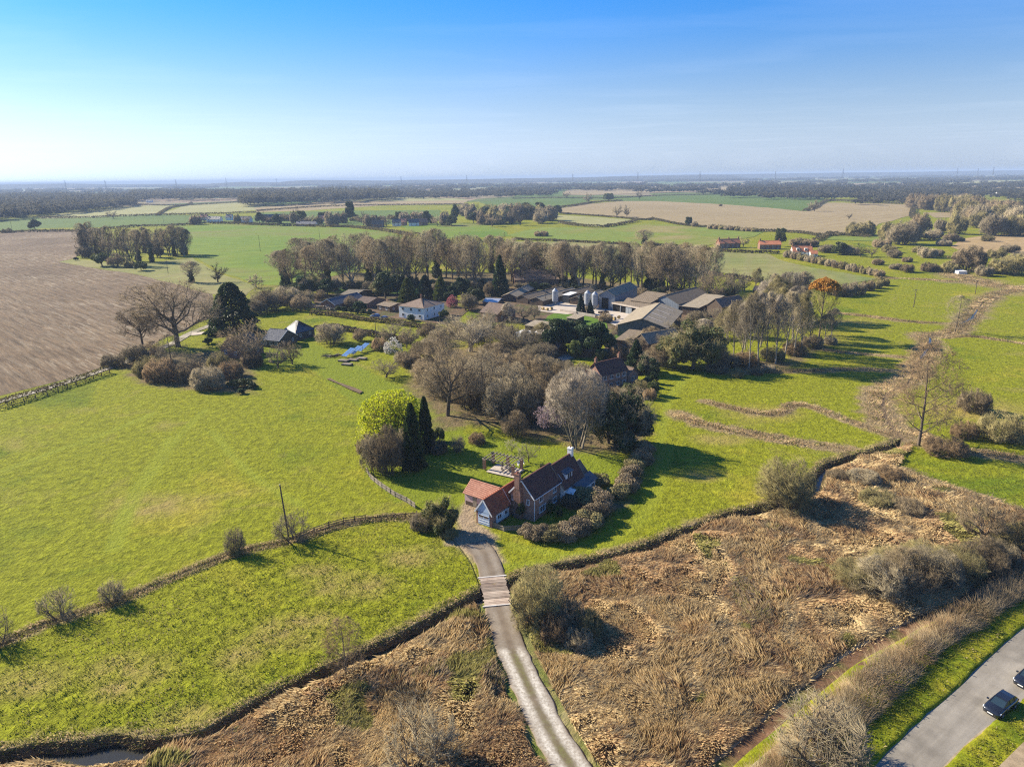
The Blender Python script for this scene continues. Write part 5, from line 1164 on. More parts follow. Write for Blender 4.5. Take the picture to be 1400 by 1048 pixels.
# countryside beyond: hedges and woods in bands between 1.5 and 12 km
items = []; g = np.random.default_rng(99)
for k in range(120):
    d = 1500 * (10 ** g.uniform(0, 0.92)); a = g.uniform(-0.75, 0.75); cx, cy = d * math.tan(a), d
    if cy < 2300 and -1500 < cx < 600: continue
    L = g.uniform(0.06, 0.3) * d; Wd = g.uniform(0.004, 0.04) * d; m_ = int(16 + 16 * L / (d * 0.1)); th = g.uniform(-0.3, 0.3)
    for j in range(m_):
        u = g.uniform(-L, L) / 2; w = g.uniform(-Wd, Wd) / 2
        items.append((cx + u * math.cos(th) - w * math.sin(th), cy + u * math.sin(th) + w * math.cos(th), g.uniform(12, 20), d * 0.009 + 12))
wood('distant_woods', 'bands of distant woods and hedges fading to the horizon', items, per=44)
items = []
for k in range(9):
    d = g.uniform(9000, 15000); a = g.uniform(-0.7, 0.7)
# low blue ridges on the skyline
def ridge(name, pts, depth):
    """pts: (px, top row) at a given distance depth (m)"""
    V = []; F = []
    for px, ty in pts:
        d = _f * CAM_F + _R * (px - 700) + _U * (524 - ty); t = depth / d[1]
        x, z = d[0] * t, CAM_H + d[2] * t
        V += [(x, depth - 900, -2), (x, depth, max(z, 4)), (x, depth + 900, -2)]
    n = len(pts)
    for i in range(n - 1):
        for k in range(2): F.append((3 * i + k, 3 * i + 3 + k, 3 * i + 4 + k, 3 * i + 1 + k))
    me = mesh_np(name, np.array(V), F, MT['far_wood'], smooth_sh=True); tag(link(name, me), kind='structure')
ridge('hills', [(-200, 258), (-60, 254), (20, 252), (90, 251), (160, 252), (240, 251.5), (300, 252), (380, 253)], 9000)
ridge('hills', [(290, 251), (330, 248.5), (380, 249.5), (395, 247.5), (430, 246), (480, 246.5), (530, 247), (560, 246), (620, 245.5), (700, 244), (800, 242.5), (860, 241), (940, 240), (1000, 239.5)], 8000)
ridge('hills', [(780, 243), (860, 240.5), (950, 238.5), (1050, 237.5), (1150, 236), (1250, 235), (1330, 233.5), (1420, 232.5), (1550, 231)], 10000)
# ---------------------------------------------------------------- field hedges
def hedge(px, W, H, label, mat='hedge_far', n=None, size=0.5, name='hedge', group=None, z=0.0, world=False):
    L = smooth(px if world else GL(px), 2.0); L = np.array(L); seg = np.linalg.norm(np.diff(L, axis=0), axis=1); T = seg.sum()
    g = np.random.default_rng(int(T * 10) % 9999); n = int((n or 14) * T)
    u = g.random(n) * (len(L) - 1); i = u.astype(int); f = (u - i)[:, None]; p = L[i] * (1 - f) + L[np.minimum(i + 1, len(L) - 1)] * f
    t = (L[np.minimum(i + 1, len(L) - 1)] - L[i]); t /= np.linalg.norm(t, axis=1)[:, None] + 1e-9
    nr = np.stack([-t[:, 1], t[:, 0]], 1); a = g.random(n) * math.pi; hv = 0.7 + 0.6 * vnoise(p[:, 0], p[:, 1], 4, 3, 2)
    rr = 0.75 + 0.3 * g.random(n)
    off = np.cos(a) * W / 2 * rr; zz = np.sin(a) ** 0.6 * H * rr * hv
    P = np.concatenate([p + nr * off[:, None], zz[:, None] + z], 1)
    aa = g.normal(size=(n, 3)); aa[:, 2] += 0.4; aa /= np.linalg.norm(aa, axis=1)[:, None]; b_ = np.cross(aa, g.normal(size=(n, 3))); b_ /= np.linalg.norm(b_, axis=1)[:, None]; c_ = np.cross(aa, b_)
    sz = (size * (0.5 + g.random(n)))[:, None]
    V = np.concatenate([P + b_ * sz, P - b_ * sz * 0.4 + c_ * sz * 0.6, P - b_ * sz * 0.4 - c_ * sz * 0.6]); V[:, 2] = np.maximum(V[:, 2], z + 0.01)
    i = np.arange(n); F = np.stack([i, i + n, i + 2 * n], 1)
    o = link(name, mesh_np(name, V, F, MT[mat])); tag(o, label, 'hedge', group); return o
for px, W, H, lb in [
    ([(-60, 324), (0, 319), (60, 317), (118, 316), (180, 311), (240, 309)], 5, 3.0, 'long dark hedge along the top of the ploughed field'),
    ([(240, 309), (300, 306), (360, 308), (430, 310), (480, 311)], 5, 3.0, 'hedge in front of the far village houses'),
    ([(55, 299), (130, 298), (205, 295), (260, 294), (330, 292), (350, 291)], 6, 3.5, 'dark hedge below the pale fields on the left'),
    ([(215, 295), (232, 285), (255, 281), (262, 278)], 6, 3.5, 'hedge rising between the two pale fields'),
    ([(185, 280), (250, 281), (340, 276)], 5, 3, 'thin hedge along the top of the pale fields'),
    ([(350, 289), (440, 283), (520, 281), (640, 280)], 5, 3, 'hedge under the far stubble field'),
    ([(440, 275), (540, 270), (640, 269)], 6, 3, 'hedge along the top of the far stubble field'),
    ([(480, 311), (525, 316), (560, 322), (575, 322)], 6, 3, 'brown hedge running down from the village to the wood'),
    ([(765, 305), (790, 309), (825, 311), (872, 303)], 5, 3.2, 'thick dark hedge around the corner of the pale field'),
    ([(765, 292), (835, 297), (880, 301), (893, 299)], 4, 2, 'thin hedge between pale field and tan field'),
    ([(745, 287), (790, 281), (815, 277), (850, 275)], 6, 3.5, 'hedge between dark green field and tan field'),
    ([(700, 272), (760, 271), (840, 271), (900, 268), (990, 266)], 5, 3, 'hedge along the top of the dark green fields'),
    ([(893, 300), (940, 309), (1000, 313), (1045, 317)], 4, 2.2, 'low hedge between tan field and yellow green field'),
    ([(1100, 289), (1114, 284), (1122, 279), (1135, 275), (1180, 277), (1250, 280)], 7, 3.5, 'dark hedge along the upper edge of the right tan field'),
    ([(1040, 316), (1095, 319), (1122, 323), (1155, 322)], 5, 2.5, 'hedge at the bottom of the right tan field'),
    ([(1115, 330), (1135, 321), (1150, 322), (1190, 325)], 6, 3, 'hedge bending round the small green field'),
    ([(880, 335), (940, 339), (1000, 345), (1065, 347)], 4, 2.0, 'low hedge below the yellow green field'),
    ([(700, 328), (760, 330), (860, 335)], 4, 1.8, 'thin hedge left below the yellow green field'),
    ([(900, 369), (960, 374), (1040, 386)], 4, 2, 'low hedge behind the right end of the tall belt'),
    ([(1250, 281), (1247, 296), (1256, 300)], 7, 4, 'scrubby hedge at the right end of the tan field'),
    ([(0, 557), (70, 535), (150, 509)], 3, 2.2, 'dark scrubby hedge between track and left pasture')]:
    hedge(px, W, H, lb, n=10 if px[0][1] < 400 else 40, size=1.0 if px[0][1] < 400 else 0.3)
hedge([(425, 430), (450, 431), (490, 437), (525, 441), (570, 447), (600, 449)], 3, 1.8, 'clipped hedge in front of the cottages and the white farmhouse', n=60, size=0.4)
hedge([(608, 441), (640, 448), (665, 449)], 2.5, 1.5, 'short hedge right of the white farmhouse', 'leaf_dark', n=60, size=0.3)
hedge([(720, 479), (748, 470)], 3, 2.2, 'flat topped green hedge by the black roofed outbuilding', 'leaf_gold', n=120, size=0.25)
hedge([(380, 414), (430, 421), (455, 425)], 2.5, 1.6, 'pale low hedge along the farm track', 'twig_pale', n=60, size=0.4)
hedge([(560, 470), (520, 462), (470, 452), (430, 452)], 2.5, 2.2, 'rough brown hedge across the meadow below the cottages', 'twig_brown', n=60, size=0.4)

# ---------------------------------------------------------------- thorn hedge along the road: dense twigs
def twig_hedge(name, line, W, H, label, mats, per_m=260, seed=5, z=0.0):
    L = np.array(line); g = np.random.default_rng(seed); T = np.linalg.norm(np.diff(L, axis=0), axis=1).sum(); n = int(T * per_m)
    u = g.random(n) * (len(L) - 1); i = u.astype(int); f = (u - i)[:, None]; p = L[i] * (1 - f) + L[i + 1] * f
    t = L[i + 1] - L[i]; t /= np.linalg.norm(t, axis=1)[:, None]; nr = np.stack([-t[:, 1], t[:, 0]], 1)
    w = W / 2 * (0.7 + 0.7 * vnoise(p[:, 0], p[:, 1], 6, 77, 2)); hh = H * (0.3 + 1.2 * vnoise(p[:, 0], p[:, 1], 5, 78, 3))
    s = g.uniform(-1, 1, n); A = np.concatenate([p + nr * (s * w * 0.8)[:, None], (g.random(n) * hh * 0.75 * (1 - 0.6 * s * s))[:, None] + z], 1)
    # sprays fan out of bush centres every couple of metres
    cl = np.stack([vnoise(p[:, 0], p[:, 1], 1.8, 80) - 0.5, vnoise(p[:, 0], p[:, 1], 1.8, 81) - 0.5], 1) * 4.0
    d = np.concatenate([nr * (s * 0.75)[:, None] + cl * 0.6 + g.normal(size=(n, 2)) * 0.35, (0.75 + g.random(n) * 0.5)[:, None]], 1); d /= np.linalg.norm(d, axis=1)[:, None]
    l = 0.5 + 1.5 * g.random(n) ** 2; B = A + d * l[:, None]
    G_ = Grow(1); G_.TA = A; G_.TB = B; G_.TR = 0.014 + 0.02 * g.random(n); V, F = G_.twig_mesh()
    k = (vnoise(A[:, 0], A[:, 1], 3.5, 83, 2) + g.normal(size=n) * 0.12 > 0.52).astype(int)
    o = link(name, mesh_np(name, V, F, [MT[m] for m in mats], mat_idx=np.concatenate([k, k, k])))
    return tag(o, label, 'hedge')
twig_hedge('road_hedge', offset(HEDGE, 0.3), 5.0, 2.0, 'wide bare brown thorn hedge beside the road', ['twig_red', 'twig_brown'], 300)

# ---------------------------------------------------------------- reeds and dry grass
rm, nt, b = new_mat('reed_blades', 0.75, 0.15); tn = attr(nt, 'tint', True); nt.links.new(tn, b.inputs['Base Color']); MT['reed'] = rm
tl = N(nt, 'ShaderNodeBsdfTranslucent'); nt.links.new(tn, tl.inputs[0]); mxs = N(nt, 'ShaderNodeMixShader'); mxs.inputs[0].default_value = 0.4
nt.links.new(b.outputs[0], mxs.inputs[1]); nt.links.new(tl.outputs[0], mxs.inputs[2]); nt.links.new(mxs.outputs[0], nt.nodes['Material Output'].inputs[0])
CS = np.array([(0.62, 0.48, 0.26), (0.56, 0.41, 0.21), (0.47, 0.31, 0.16), (0.45, 0.35, 0.21), (0.38, 0.34, 0.11), (0.27, 0.2, 0.11)])
def blades(name, p, z, theta, lean, L, Wd, col, label, cat, kind='stuff', gf=None):
    n = len(p); dirh = np.stack([np.cos(theta), np.sin(theta)], 1); sl, cl = np.sin(lean), np.cos(lean)
    P0 = np.concatenate([p, z[:, None]], 1); D1 = np.concatenate([dirh * (sl * 0.6)[:, None], (cl * 0.9 + 0.1)[:, None]], 1); D2 = np.concatenate([dirh * sl[:, None] * 1.1, (cl * 0.7 - 0.12)[:, None]], 1)
    side = np.stack([-dirh[:, 1], dirh[:, 0], np.zeros(n)], 1) * (Wd / 2)[:, None]
    P1 = P0 + D1 * (L * 0.45)[:, None]; P2 = P1 + D2 * (L * 0.55)[:, None]
    hf = gf if gf is not None else (lambda a, b: np.zeros(len(a)))
    rz = np.random.default_rng(n).random(n)
    P1[:, 2] = np.maximum(P1[:, 2], hf(P1[:, 0], P1[:, 1]) + 0.12 + 0.22 * rz); P2[:, 2] = np.maximum(P2[:, 2], hf(P2[:, 0], P2[:, 1]) + 0.08 + 0.26 * rz)
    V = np.concatenate([P0 - side, P0 + side, P1 + side * 0.9, P2]); i = np.arange(n)
    F = np.concatenate([np.stack([i, i + n, i + 2 * n], 1), np.stack([i, i + 2 * n, i + 3 * n], 1)])
    me = mesh_np(name, V, F, MT['reed'], {'tint': np.concatenate([col] * 4)}); o = link(name, me); tag(o, label, cat, kind=kind); return o
def sample_poly(poly, dens, dfall, g, cap=400000):
    P = np.array(poly); lo, hi = P.min(0), P.max(0); n = int(min(cap * 3, (hi - lo).prod() * dens)); q = lo + (hi - lo) * g.random((n, 2))
    d = np.hypot(q[:, 0], q[:, 1]); q = q[g.random(n) < np.clip(dfall(d), 0, 1)]
    return q[inpoly(q[:, 0], q[:, 1], poly)]
g = np.random.default_rng(5)
q = sample_poly(B_poly, 170, lambda d: (62.0 / d) ** 1.6, g, 1200000)
ok = (dist_line(q[:, 0], q[:, 1], DRIVE) > 2.6) & (dist_line(q[:, 0], q[:, 1], PATHL) > 1.9 ) & (q[:, 1] > 36)
# leave out what the picture cannot see
v_ = np.concatenate([q, np.full((len(q), 1), -CAM_H)], 1); zc = v_ @ _f; px_ = 700 + CAM_F * (v_ @ _R) / zc; py_ = 524 - CAM_F * (v_ @ _U) / zc
ok &= (px_ > -120) & (px_ < 1520) & (py_ < 1150)
q = q[ok]; n = len(q); print('reed blades', n)
x, y = q[:, 0], q[:, 1]
flow = vnoise(x, y, 7, 91, 2) * 9 + vnoise(x, y, 1.8, 92) * 3 + g.normal(size=n) * 0.5
lean = np.radians(np.clip(26 + 50 * vnoise(x, y, 4, 93, 2) + g.normal(size=n) * 12, 5, 70))
ln = 0.45 + 1.15 * g.random(n) * (0.4 + vnoise(x, y, 5, 94))
big = vnoise(x, y, 11, 95, 3) + 0.22 * (vnoise(x, y, 2.4, 99, 2) - 0.5); k = np.interp(big, [0.22, 0.36, 0.46, 0.54, 0.64, 0.8], [3, 0, 0, 1, 2, 2]) + g.normal(size=n) * 0.55
ol = vnoise(x, y, 6, 96, 2) > 0.71; k = np.where(ol, 4 + g.normal(size=n) * 0.3, k)
k = np.clip(np.round(k), 0, 5).astype(int); col = CS[k] * (0.65 + 0.6 * g.random(n))[:, None]
z = h_reed(x, y) - 0.02
blades('reeds', q, z, flow, lean, ln, 0.010 + 0.00024 * np.hypot(x, y) * (0.5 + g.random(n)), col, 'flattened swirls of dry straw and russet reeds filling the bog on both sides of the drive', 'reeds', gf=h_reed)
# dry grass along ditches and wet strips of the meadow
def strip_blades(name, lines, n_per_m, label, seed, Lr=(0.5, 1.2), pal=(0, 1, 2, 0), green=0.0):
    g = np.random.default_rng(seed); ps = []
    for l, w in lines:
        L = np.array(l); T = np.linalg.norm(np.diff(L, axis=0), axis=1).sum(); d = np.hypot(*L.mean(0)); n = int(T * n_per_m * w * min(1, (90 / d) ** 0.9))
        u = g.random(n) * (len(L) - 1); i = u.astype(int); f = (u - i)[:, None]; p = L[i] * (1 - f) + L[i + 1] * f
        ps.append(p + g.normal(size=(n, 2)) * w * 0.42)
    q = np.concatenate(ps); n = len(q); x, y = q[:, 0], q[:, 1]
    m_ = (dist_line(x, y, BROOK) > 0.9) & (dist_line(x, y, BROOK_UP) > 0.4) & (dist_line(x, y, DRIVE) > 2.2) & ~((dist_line(x, y, DITCH) < 0.35)); m_ &= vnoise(x, y, 7, 120, 3) + 0.5 * g.random(n) > 0.62; q = q[m_]; n = len(q); x, y = q[:, 0], q[:, 1]
    th = vnoise(x, y, 5, 101, 2) * 8 + g.normal(size=n) * 0.6; lean = np.radians(np.clip(8 + 42 * vnoise(x, y, 3, 102) + g.normal(size=n) * 10, 2, 55))
    ln = g.uniform(*Lr, n); col = CS[np.array(pal)[g.integers(0, len(pal), n)]] * (0.6 + 0.6 * g.random(n))[:, None] * (0.75 + 0.5 * vnoise(x, y, 6, 104))[:, None]
    gm = g.random(n) < green * 1.6 * vnoise(x, y, 2.5, 130, 2); col[gm] = np.array((0.15, 0.18, 0.015)) * (0.6 + 0.7 * g.random(gm.sum()))[:, None]
    return blades(name, q, np.full(n, 0.02), th, lean, ln, 0.012 + 0.00028 * np.hypot(x, y) * (0.5 + g.random(n)), col, label, 'dry grass')
strip_blades('ditch_grass', [(offset(DITCH, 0.8), 0.9), (offset(DITCH, -0.7), 0.7), (offset(DITCH, 0), 1.2)], 70, 'brown dry grass lining the ditch between the two left meadows', 6, (0.2, 0.75), (0, 1, 3, 3, 5), 0.35)
# grass hanging down the cut banks of the brook and ditch
def bank_blades(name, line, sgn, n_per_m, label, seed):
    g = np.random.default_rng(seed); L = np.array(line); T = np.linalg.norm(np.diff(L, axis=0), axis=1).sum(); n = int(T * n_per_m)
    u = g.random(n) * (len(L) - 1.001); i = u.astype(int); f = (u - i)[:, None]; p = L[i] * (1 - f) + L[i + 1] * f; t = L[i + 1] - L[i]; t /= np.linalg.norm(t, axis=1)[:, None]
    nr = np.stack([-t[:, 1], t[:, 0]], 1) * sgn; k = g.random(n) ** 1.3; q = p + nr * (k * 0.75 - 0.15)[:, None]; z = 0.05 - k * 0.8
    th = np.arctan2(nr[:, 1], nr[:, 0]) + g.normal(size=n) * 0.7; keep = dist_line(q[:, 0], q[:, 1], DRIVE) > 2.0; q, z, th = q[keep], z[keep], th[keep]; n = len(q); c = CS[g.choice([0, 1, 3, 5, 4], n)] * (0.4 + 0.7 * g.random(n))[:, None]
    gr = g.random(n) < 0.25; c[gr] = np.array((0.12, 0.15, 0.02)) * (0.5 + g.random(gr.sum()))[:, None]
    blades(name, q, z, th, np.radians(g.uniform(35, 110, n)), g.uniform(0.25, 0.75, n), np.full(n, 0.055), c, label, 'dry grass', gf=lambda a, b: np.full(len(a), -1.0))
bank_blades('bank_grass', BN, -1, 75, 'ragged grass hanging over the cut bank on the meadow side of the brook', 31)
bank_blades('bank_grass', BS, 1, 60, 'ragged reeds hanging over the bog side bank of the brook', 32)
strip_blades('brook_bank_grass', [(offset(BN, 0.5), 1.0)], 70, 'pale dry grass on the meadow side bank of the brook', 8, (0.2, 0.7), (0, 1, 1, 3), 0.55)
strip_blades('wet_meadow_sedge', REEDS, 70, 'straw coloured sedge along the wet strips of the right meadows', 7, (0.5, 1.2), (1, 1, 3, 3, 2), 0.15)
# russet drifts standing taller where the strips are brown
strip_blades('path_edge_grass', [(offset(PATHL, -2.0), 1.2), (offset(PATHL, 2.6), 1.6)], 50, 'pale straw grass between the path and the road hedge', 12, (0.3, 0.9), (0, 0, 1))
# green grass tufts of the near meadows and verges
g = np.random.default_rng(17)
def tufts(name, poly, dens, label, seed, region, hf, z0, lr=(0.12, 0.3)):
    g = np.random.default_rng(seed); q = sample_poly(poly, dens, lambda d: (70.0 / d) ** 2, g, 260000)
    v_ = np.concatenate([q, np.full((len(q), 1), -CAM_H)], 1); zc = v_ @ _f; px_ = 700 + CAM_F * (v_ @ _R) / zc; py_ = 524 - CAM_F * (v_ @ _U) / zc
    ok = (px_ > -60) & (px_ < 1460) & (py_ < 1110) & (dist_line(q[:, 0], q[:, 1], DRIVE) > 2.0) & region(q[:, 0], q[:, 1]); q = q[ok]; n = len(q); x, y = q[:, 0], q[:, 1]
    ww = vnoise(x, y, 0.75, 1, 2); keep = g.random(n) < np.clip((ww - 0.3) * 2.2, 0.08, 1); q = q[keep]; n = len(q); x, y = q[:, 0], q[:, 1]
    dry = vnoise(x, y, 8, 111, 3); c = np.array([(0.13, 0.17, 0.012)]) * (1 - dry[:, None]) + np.array([(0.27, 0.25, 0.04)]) * dry[:, None]; st = g.random(n) < 0.06 + 0.25 * (dry > 0.62); c[st] = (0.34, 0.28, 0.13)
    c = c * (0.6 + 0.75 * g.random(n))[:, None]; print(name, n)
    return blades(name, q, hf(x, y) + z0 - 0.02, g.random(n) * 6.28, np.radians(g.uniform(20, 80, n)), g.uniform(*lr, n), 0.04 + 0.0005 * np.hypot(x, y), c, label, 'grass', gf=lambda a, b: hf(a, b) + z0 - 0.06)
tufts('grass_tufts', P_poly, 30, 'short tussocky grass of the near paddock', 21, lambda x, y: dist_line(x, y, DITCH) > 0.6, h_meadow, 0.0)
tufts('verge_grass_tufts', C_poly + [], 45, 'lush green grass on the verge between hedge and road', 22, lambda x, y: (dist_line(x, y, ROAD_L) < 3.6) & (dist_line(x, y, ROAD_L) > 0.1), h_verge, 0.0, (0.15, 0.4))
tufts('far_verge_grass_tufts', D_poly, 45, 'mown grass on the verge across the road', 23, lambda x, y: (dist_line(x, y, ROAD_R) < 14) & (dist_line(x, y, ROAD_R) > 0.25) & (dist_line(x, y, fp) > 1.1), h_v2, -0.12, (0.08, 0.2))

# ---------------------------------------------------------------- building kit
pantile = None
MT['brick'] = brick_mat('red_brick', (0.33, 0.14, 0.08), (0.24, 0.1, 0.065), (0.4, 0.34, 0.28))
MT['brick_far'] = simple_mat('weathered_brick', (0.28, 0.15, 0.1), (0.17, 0.1, 0.07), 1.2)
MT['tile_red'] = simple_mat('orange_red_pantiles', (0.42, 0.13, 0.055), (0.22, 0.075, 0.045), 0.9, 0.8)
MT['tile_orange'] = simple_mat('light_orange_pantiles', (0.5, 0.26, 0.17), (0.36, 0.155, 0.095), 1.1, 0.8)
MT['tile_dark'] = simple_mat('dark_pantiles', (0.16, 0.065, 0.045), (0.085, 0.045, 0.035), 1.0, 0.75)
MT['tile_brown'] = simple_mat('brown_tiles', (0.24, 0.17, 0.12), (0.14, 0.1, 0.075), 0.8, 0.8)
MT['slate'] = simple_mat('black_weatherboard', (0.05, 0.055, 0.06), (0.03, 0.033, 0.037), 1.0, 0.5, 0.4)
MT['slate_roof'] = simple_mat('slate_roof', (0.1, 0.105, 0.12), (0.06, 0.065, 0.075), 1.0, 0.5, 0.45)
MT['asbestos'] = board_mat('weathered_cement_sheet', (0.34, 0.28, 0.195), (0.2, 0.165, 0.11), 1.1, 3, 0.9, 0.03)
MT['asbestos_dark'] = board_mat('mossy_cement_sheet', (0.23, 0.175, 0.115), (0.13, 0.1, 0.065), 1.1, 3, 0.9, 0.03)
MT['steel_grey'] = board_mat('grey_metal_cladding', (0.27, 0.3, 0.32), (0.2, 0.22, 0.235), 0.8, 3, 0.6, 0.02)
MT['steel_green'] = board_mat('green_grey_cladding', (0.13, 0.15, 0.125), (0.085, 0.1, 0.085), 0.8, 3, 0.7, 0.02)
MT['white'] = simple_mat('white_paint', (0.78, 0.77, 0.74), (0.66, 0.65, 0.62), 1.5, 0.6, 0.3, 0.003)
MT['render_white'] = simple_mat('white_render', (0.86, 0.84, 0.78), (0.76, 0.73, 0.67), 0.5, 0.8)
MT['pink'] = simple_mat('pale_pink_boards', (0.66, 0.47, 0.44), (0.54, 0.38, 0.36), 1, 0.75)
MT['blue_white'] = board_mat('pale_blue_boards', (0.5, 0.63, 0.78), (0.42, 0.54, 0.68), 0.17, 2, 0.55, 0.01)
MT['glass'] = simple_mat('window_glass', (0.05, 0.055, 0.065), (0.03, 0.035, 0.04), 2, 0.08, 0.6, 0)
MT['dark'] = simple_mat('painted_opening_shade', (0.018, 0.016, 0.014), (0.01, 0.01, 0.01), 1, 0.9, 0.1, 0)  # near-black colour painted in for the shade inside openings
MT['timber'] = simple_mat('weathered_timber', (0.33, 0.28, 0.21), (0.2, 0.165, 0.12), 2.5, 0.9)
MT['timber_dark'] = simple_mat('dark_timber', (0.13, 0.09, 0.06), (0.07, 0.05, 0.035), 2.5, 0.85)
MT['pole'] = simple_mat('pole_timber', (0.15, 0.11, 0.08), (0.08, 0.06, 0.045), 3, 0.85)
MT['silo'] = simple_mat('galvanised_steel', (0.36, 0.38, 0.4), (0.27, 0.29, 0.31), 1.5, 0.4, 0.5, 0.0)
MT['terracotta'] = simple_mat('terracotta_pots', (0.35, 0.15, 0.08), (0.25, 0.1, 0.06), 4)
MT['tarp_blue'] = simple_mat('blue_cover', (0.05, 0.13, 0.32), (0.03, 0.08, 0.22), 1.5, 0.5, 0.4)
MT['panel_blue'] = simple_mat('solar_cells', (0.16, 0.28, 0.48), (0.08, 0.17, 0.38), 1.2, 0.15, 0.6, 0)
MT['aluminium'] = simple_mat('aluminium_frame', (0.6, 0.62, 0.64), (0.5, 0.52, 0.54), 2, 0.35, 0.5, 0, metallic=0.6)
MT['tyre'] = simple_mat('tyre_rubber', (0.02, 0.02, 0.02), (0.015, 0.015, 0.015), 5, 0.8); MT['rim'] = simple_mat('alloy_rim', (0.5, 0.5, 0.52), (0.4, 0.4, 0.42), 5, 0.3, 0.5, 0, metallic=0.7)
MT['straw'] = simple_mat('straw_yellow', (0.55, 0.4, 0.16), (0.4, 0.28, 0.1), 2.5)

def win(parent, x, y, z, w, h, n, frame='white', bars=1):
    """window on a wall: (x,y,z) centre on the wall face, n = outward normal, a frame with panes behind"""
    n = Vector((n[0], n[1], 0)).normalized(); s = Vector((-n.y, n.x, 0)); c = Vector((x, y, z)); f = MB(); t = 0.08
    def bar(u0, u1, z0, z1, d=0.06):
        a = c + s * u0 + Vector((0, 0, z0)); q = [a, a + s * (u1 - u0), a + s * (u1 - u0) + Vector((0, 0, z1 - z0)), a + Vector((0, 0, z1 - z0))]
        vs = [p - n * 0.03 for p in q] + [p + n * d for p in q]
        f.add(vs, [(3, 2, 1, 0), (4, 5, 6, 7), (0, 1, 5, 4), (1, 2, 6, 5), (2, 3, 7, 6), (3, 0, 4, 7)])
    bar(-w / 2, w / 2, -h / 2 - 0.03, -h / 2 + t, 0.1); bar(-w / 2, w / 2, h / 2 - t, h / 2)
    bar(-w / 2, -w / 2 + t, -h / 2 + t, h / 2 - t); bar(w / 2 - t, w / 2, -h / 2 + t, h / 2 - t)
    for k in range(bars):
        u = -w / 2 + w * (k + 1) / (bars + 1); bar(u - 0.03, u + 0.03, -h / 2 + t, h / 2 - t, 0.05)
    fo = f.build('window', MT[frame], parent)
    a = c - s * (w / 2 - 0.02) + n * 0.012 - Vector((0, 0, h / 2)); 
    MB().slab([a, a + s * (w - 0.04), a + s * (w - 0.04) + Vector((0, 0, h)), a + Vector((0, 0, h))], 0.02).build('pane', MT['glass'], fo)
    return fo
def door(parent, x, y, w, h, n, mat='white'):
    n = Vector((n[0], n[1], 0)).normalized(); s = Vector((-n.y, n.x, 0)); c = Vector((x, y, 0)) + n * 0.05; a = c - s * w / 2
    return MB().slab([a, a + s * w, a + s * w + Vector((0, 0, h)), a + Vector((0, 0, h))], 0.06).build('door', MT[mat], parent)
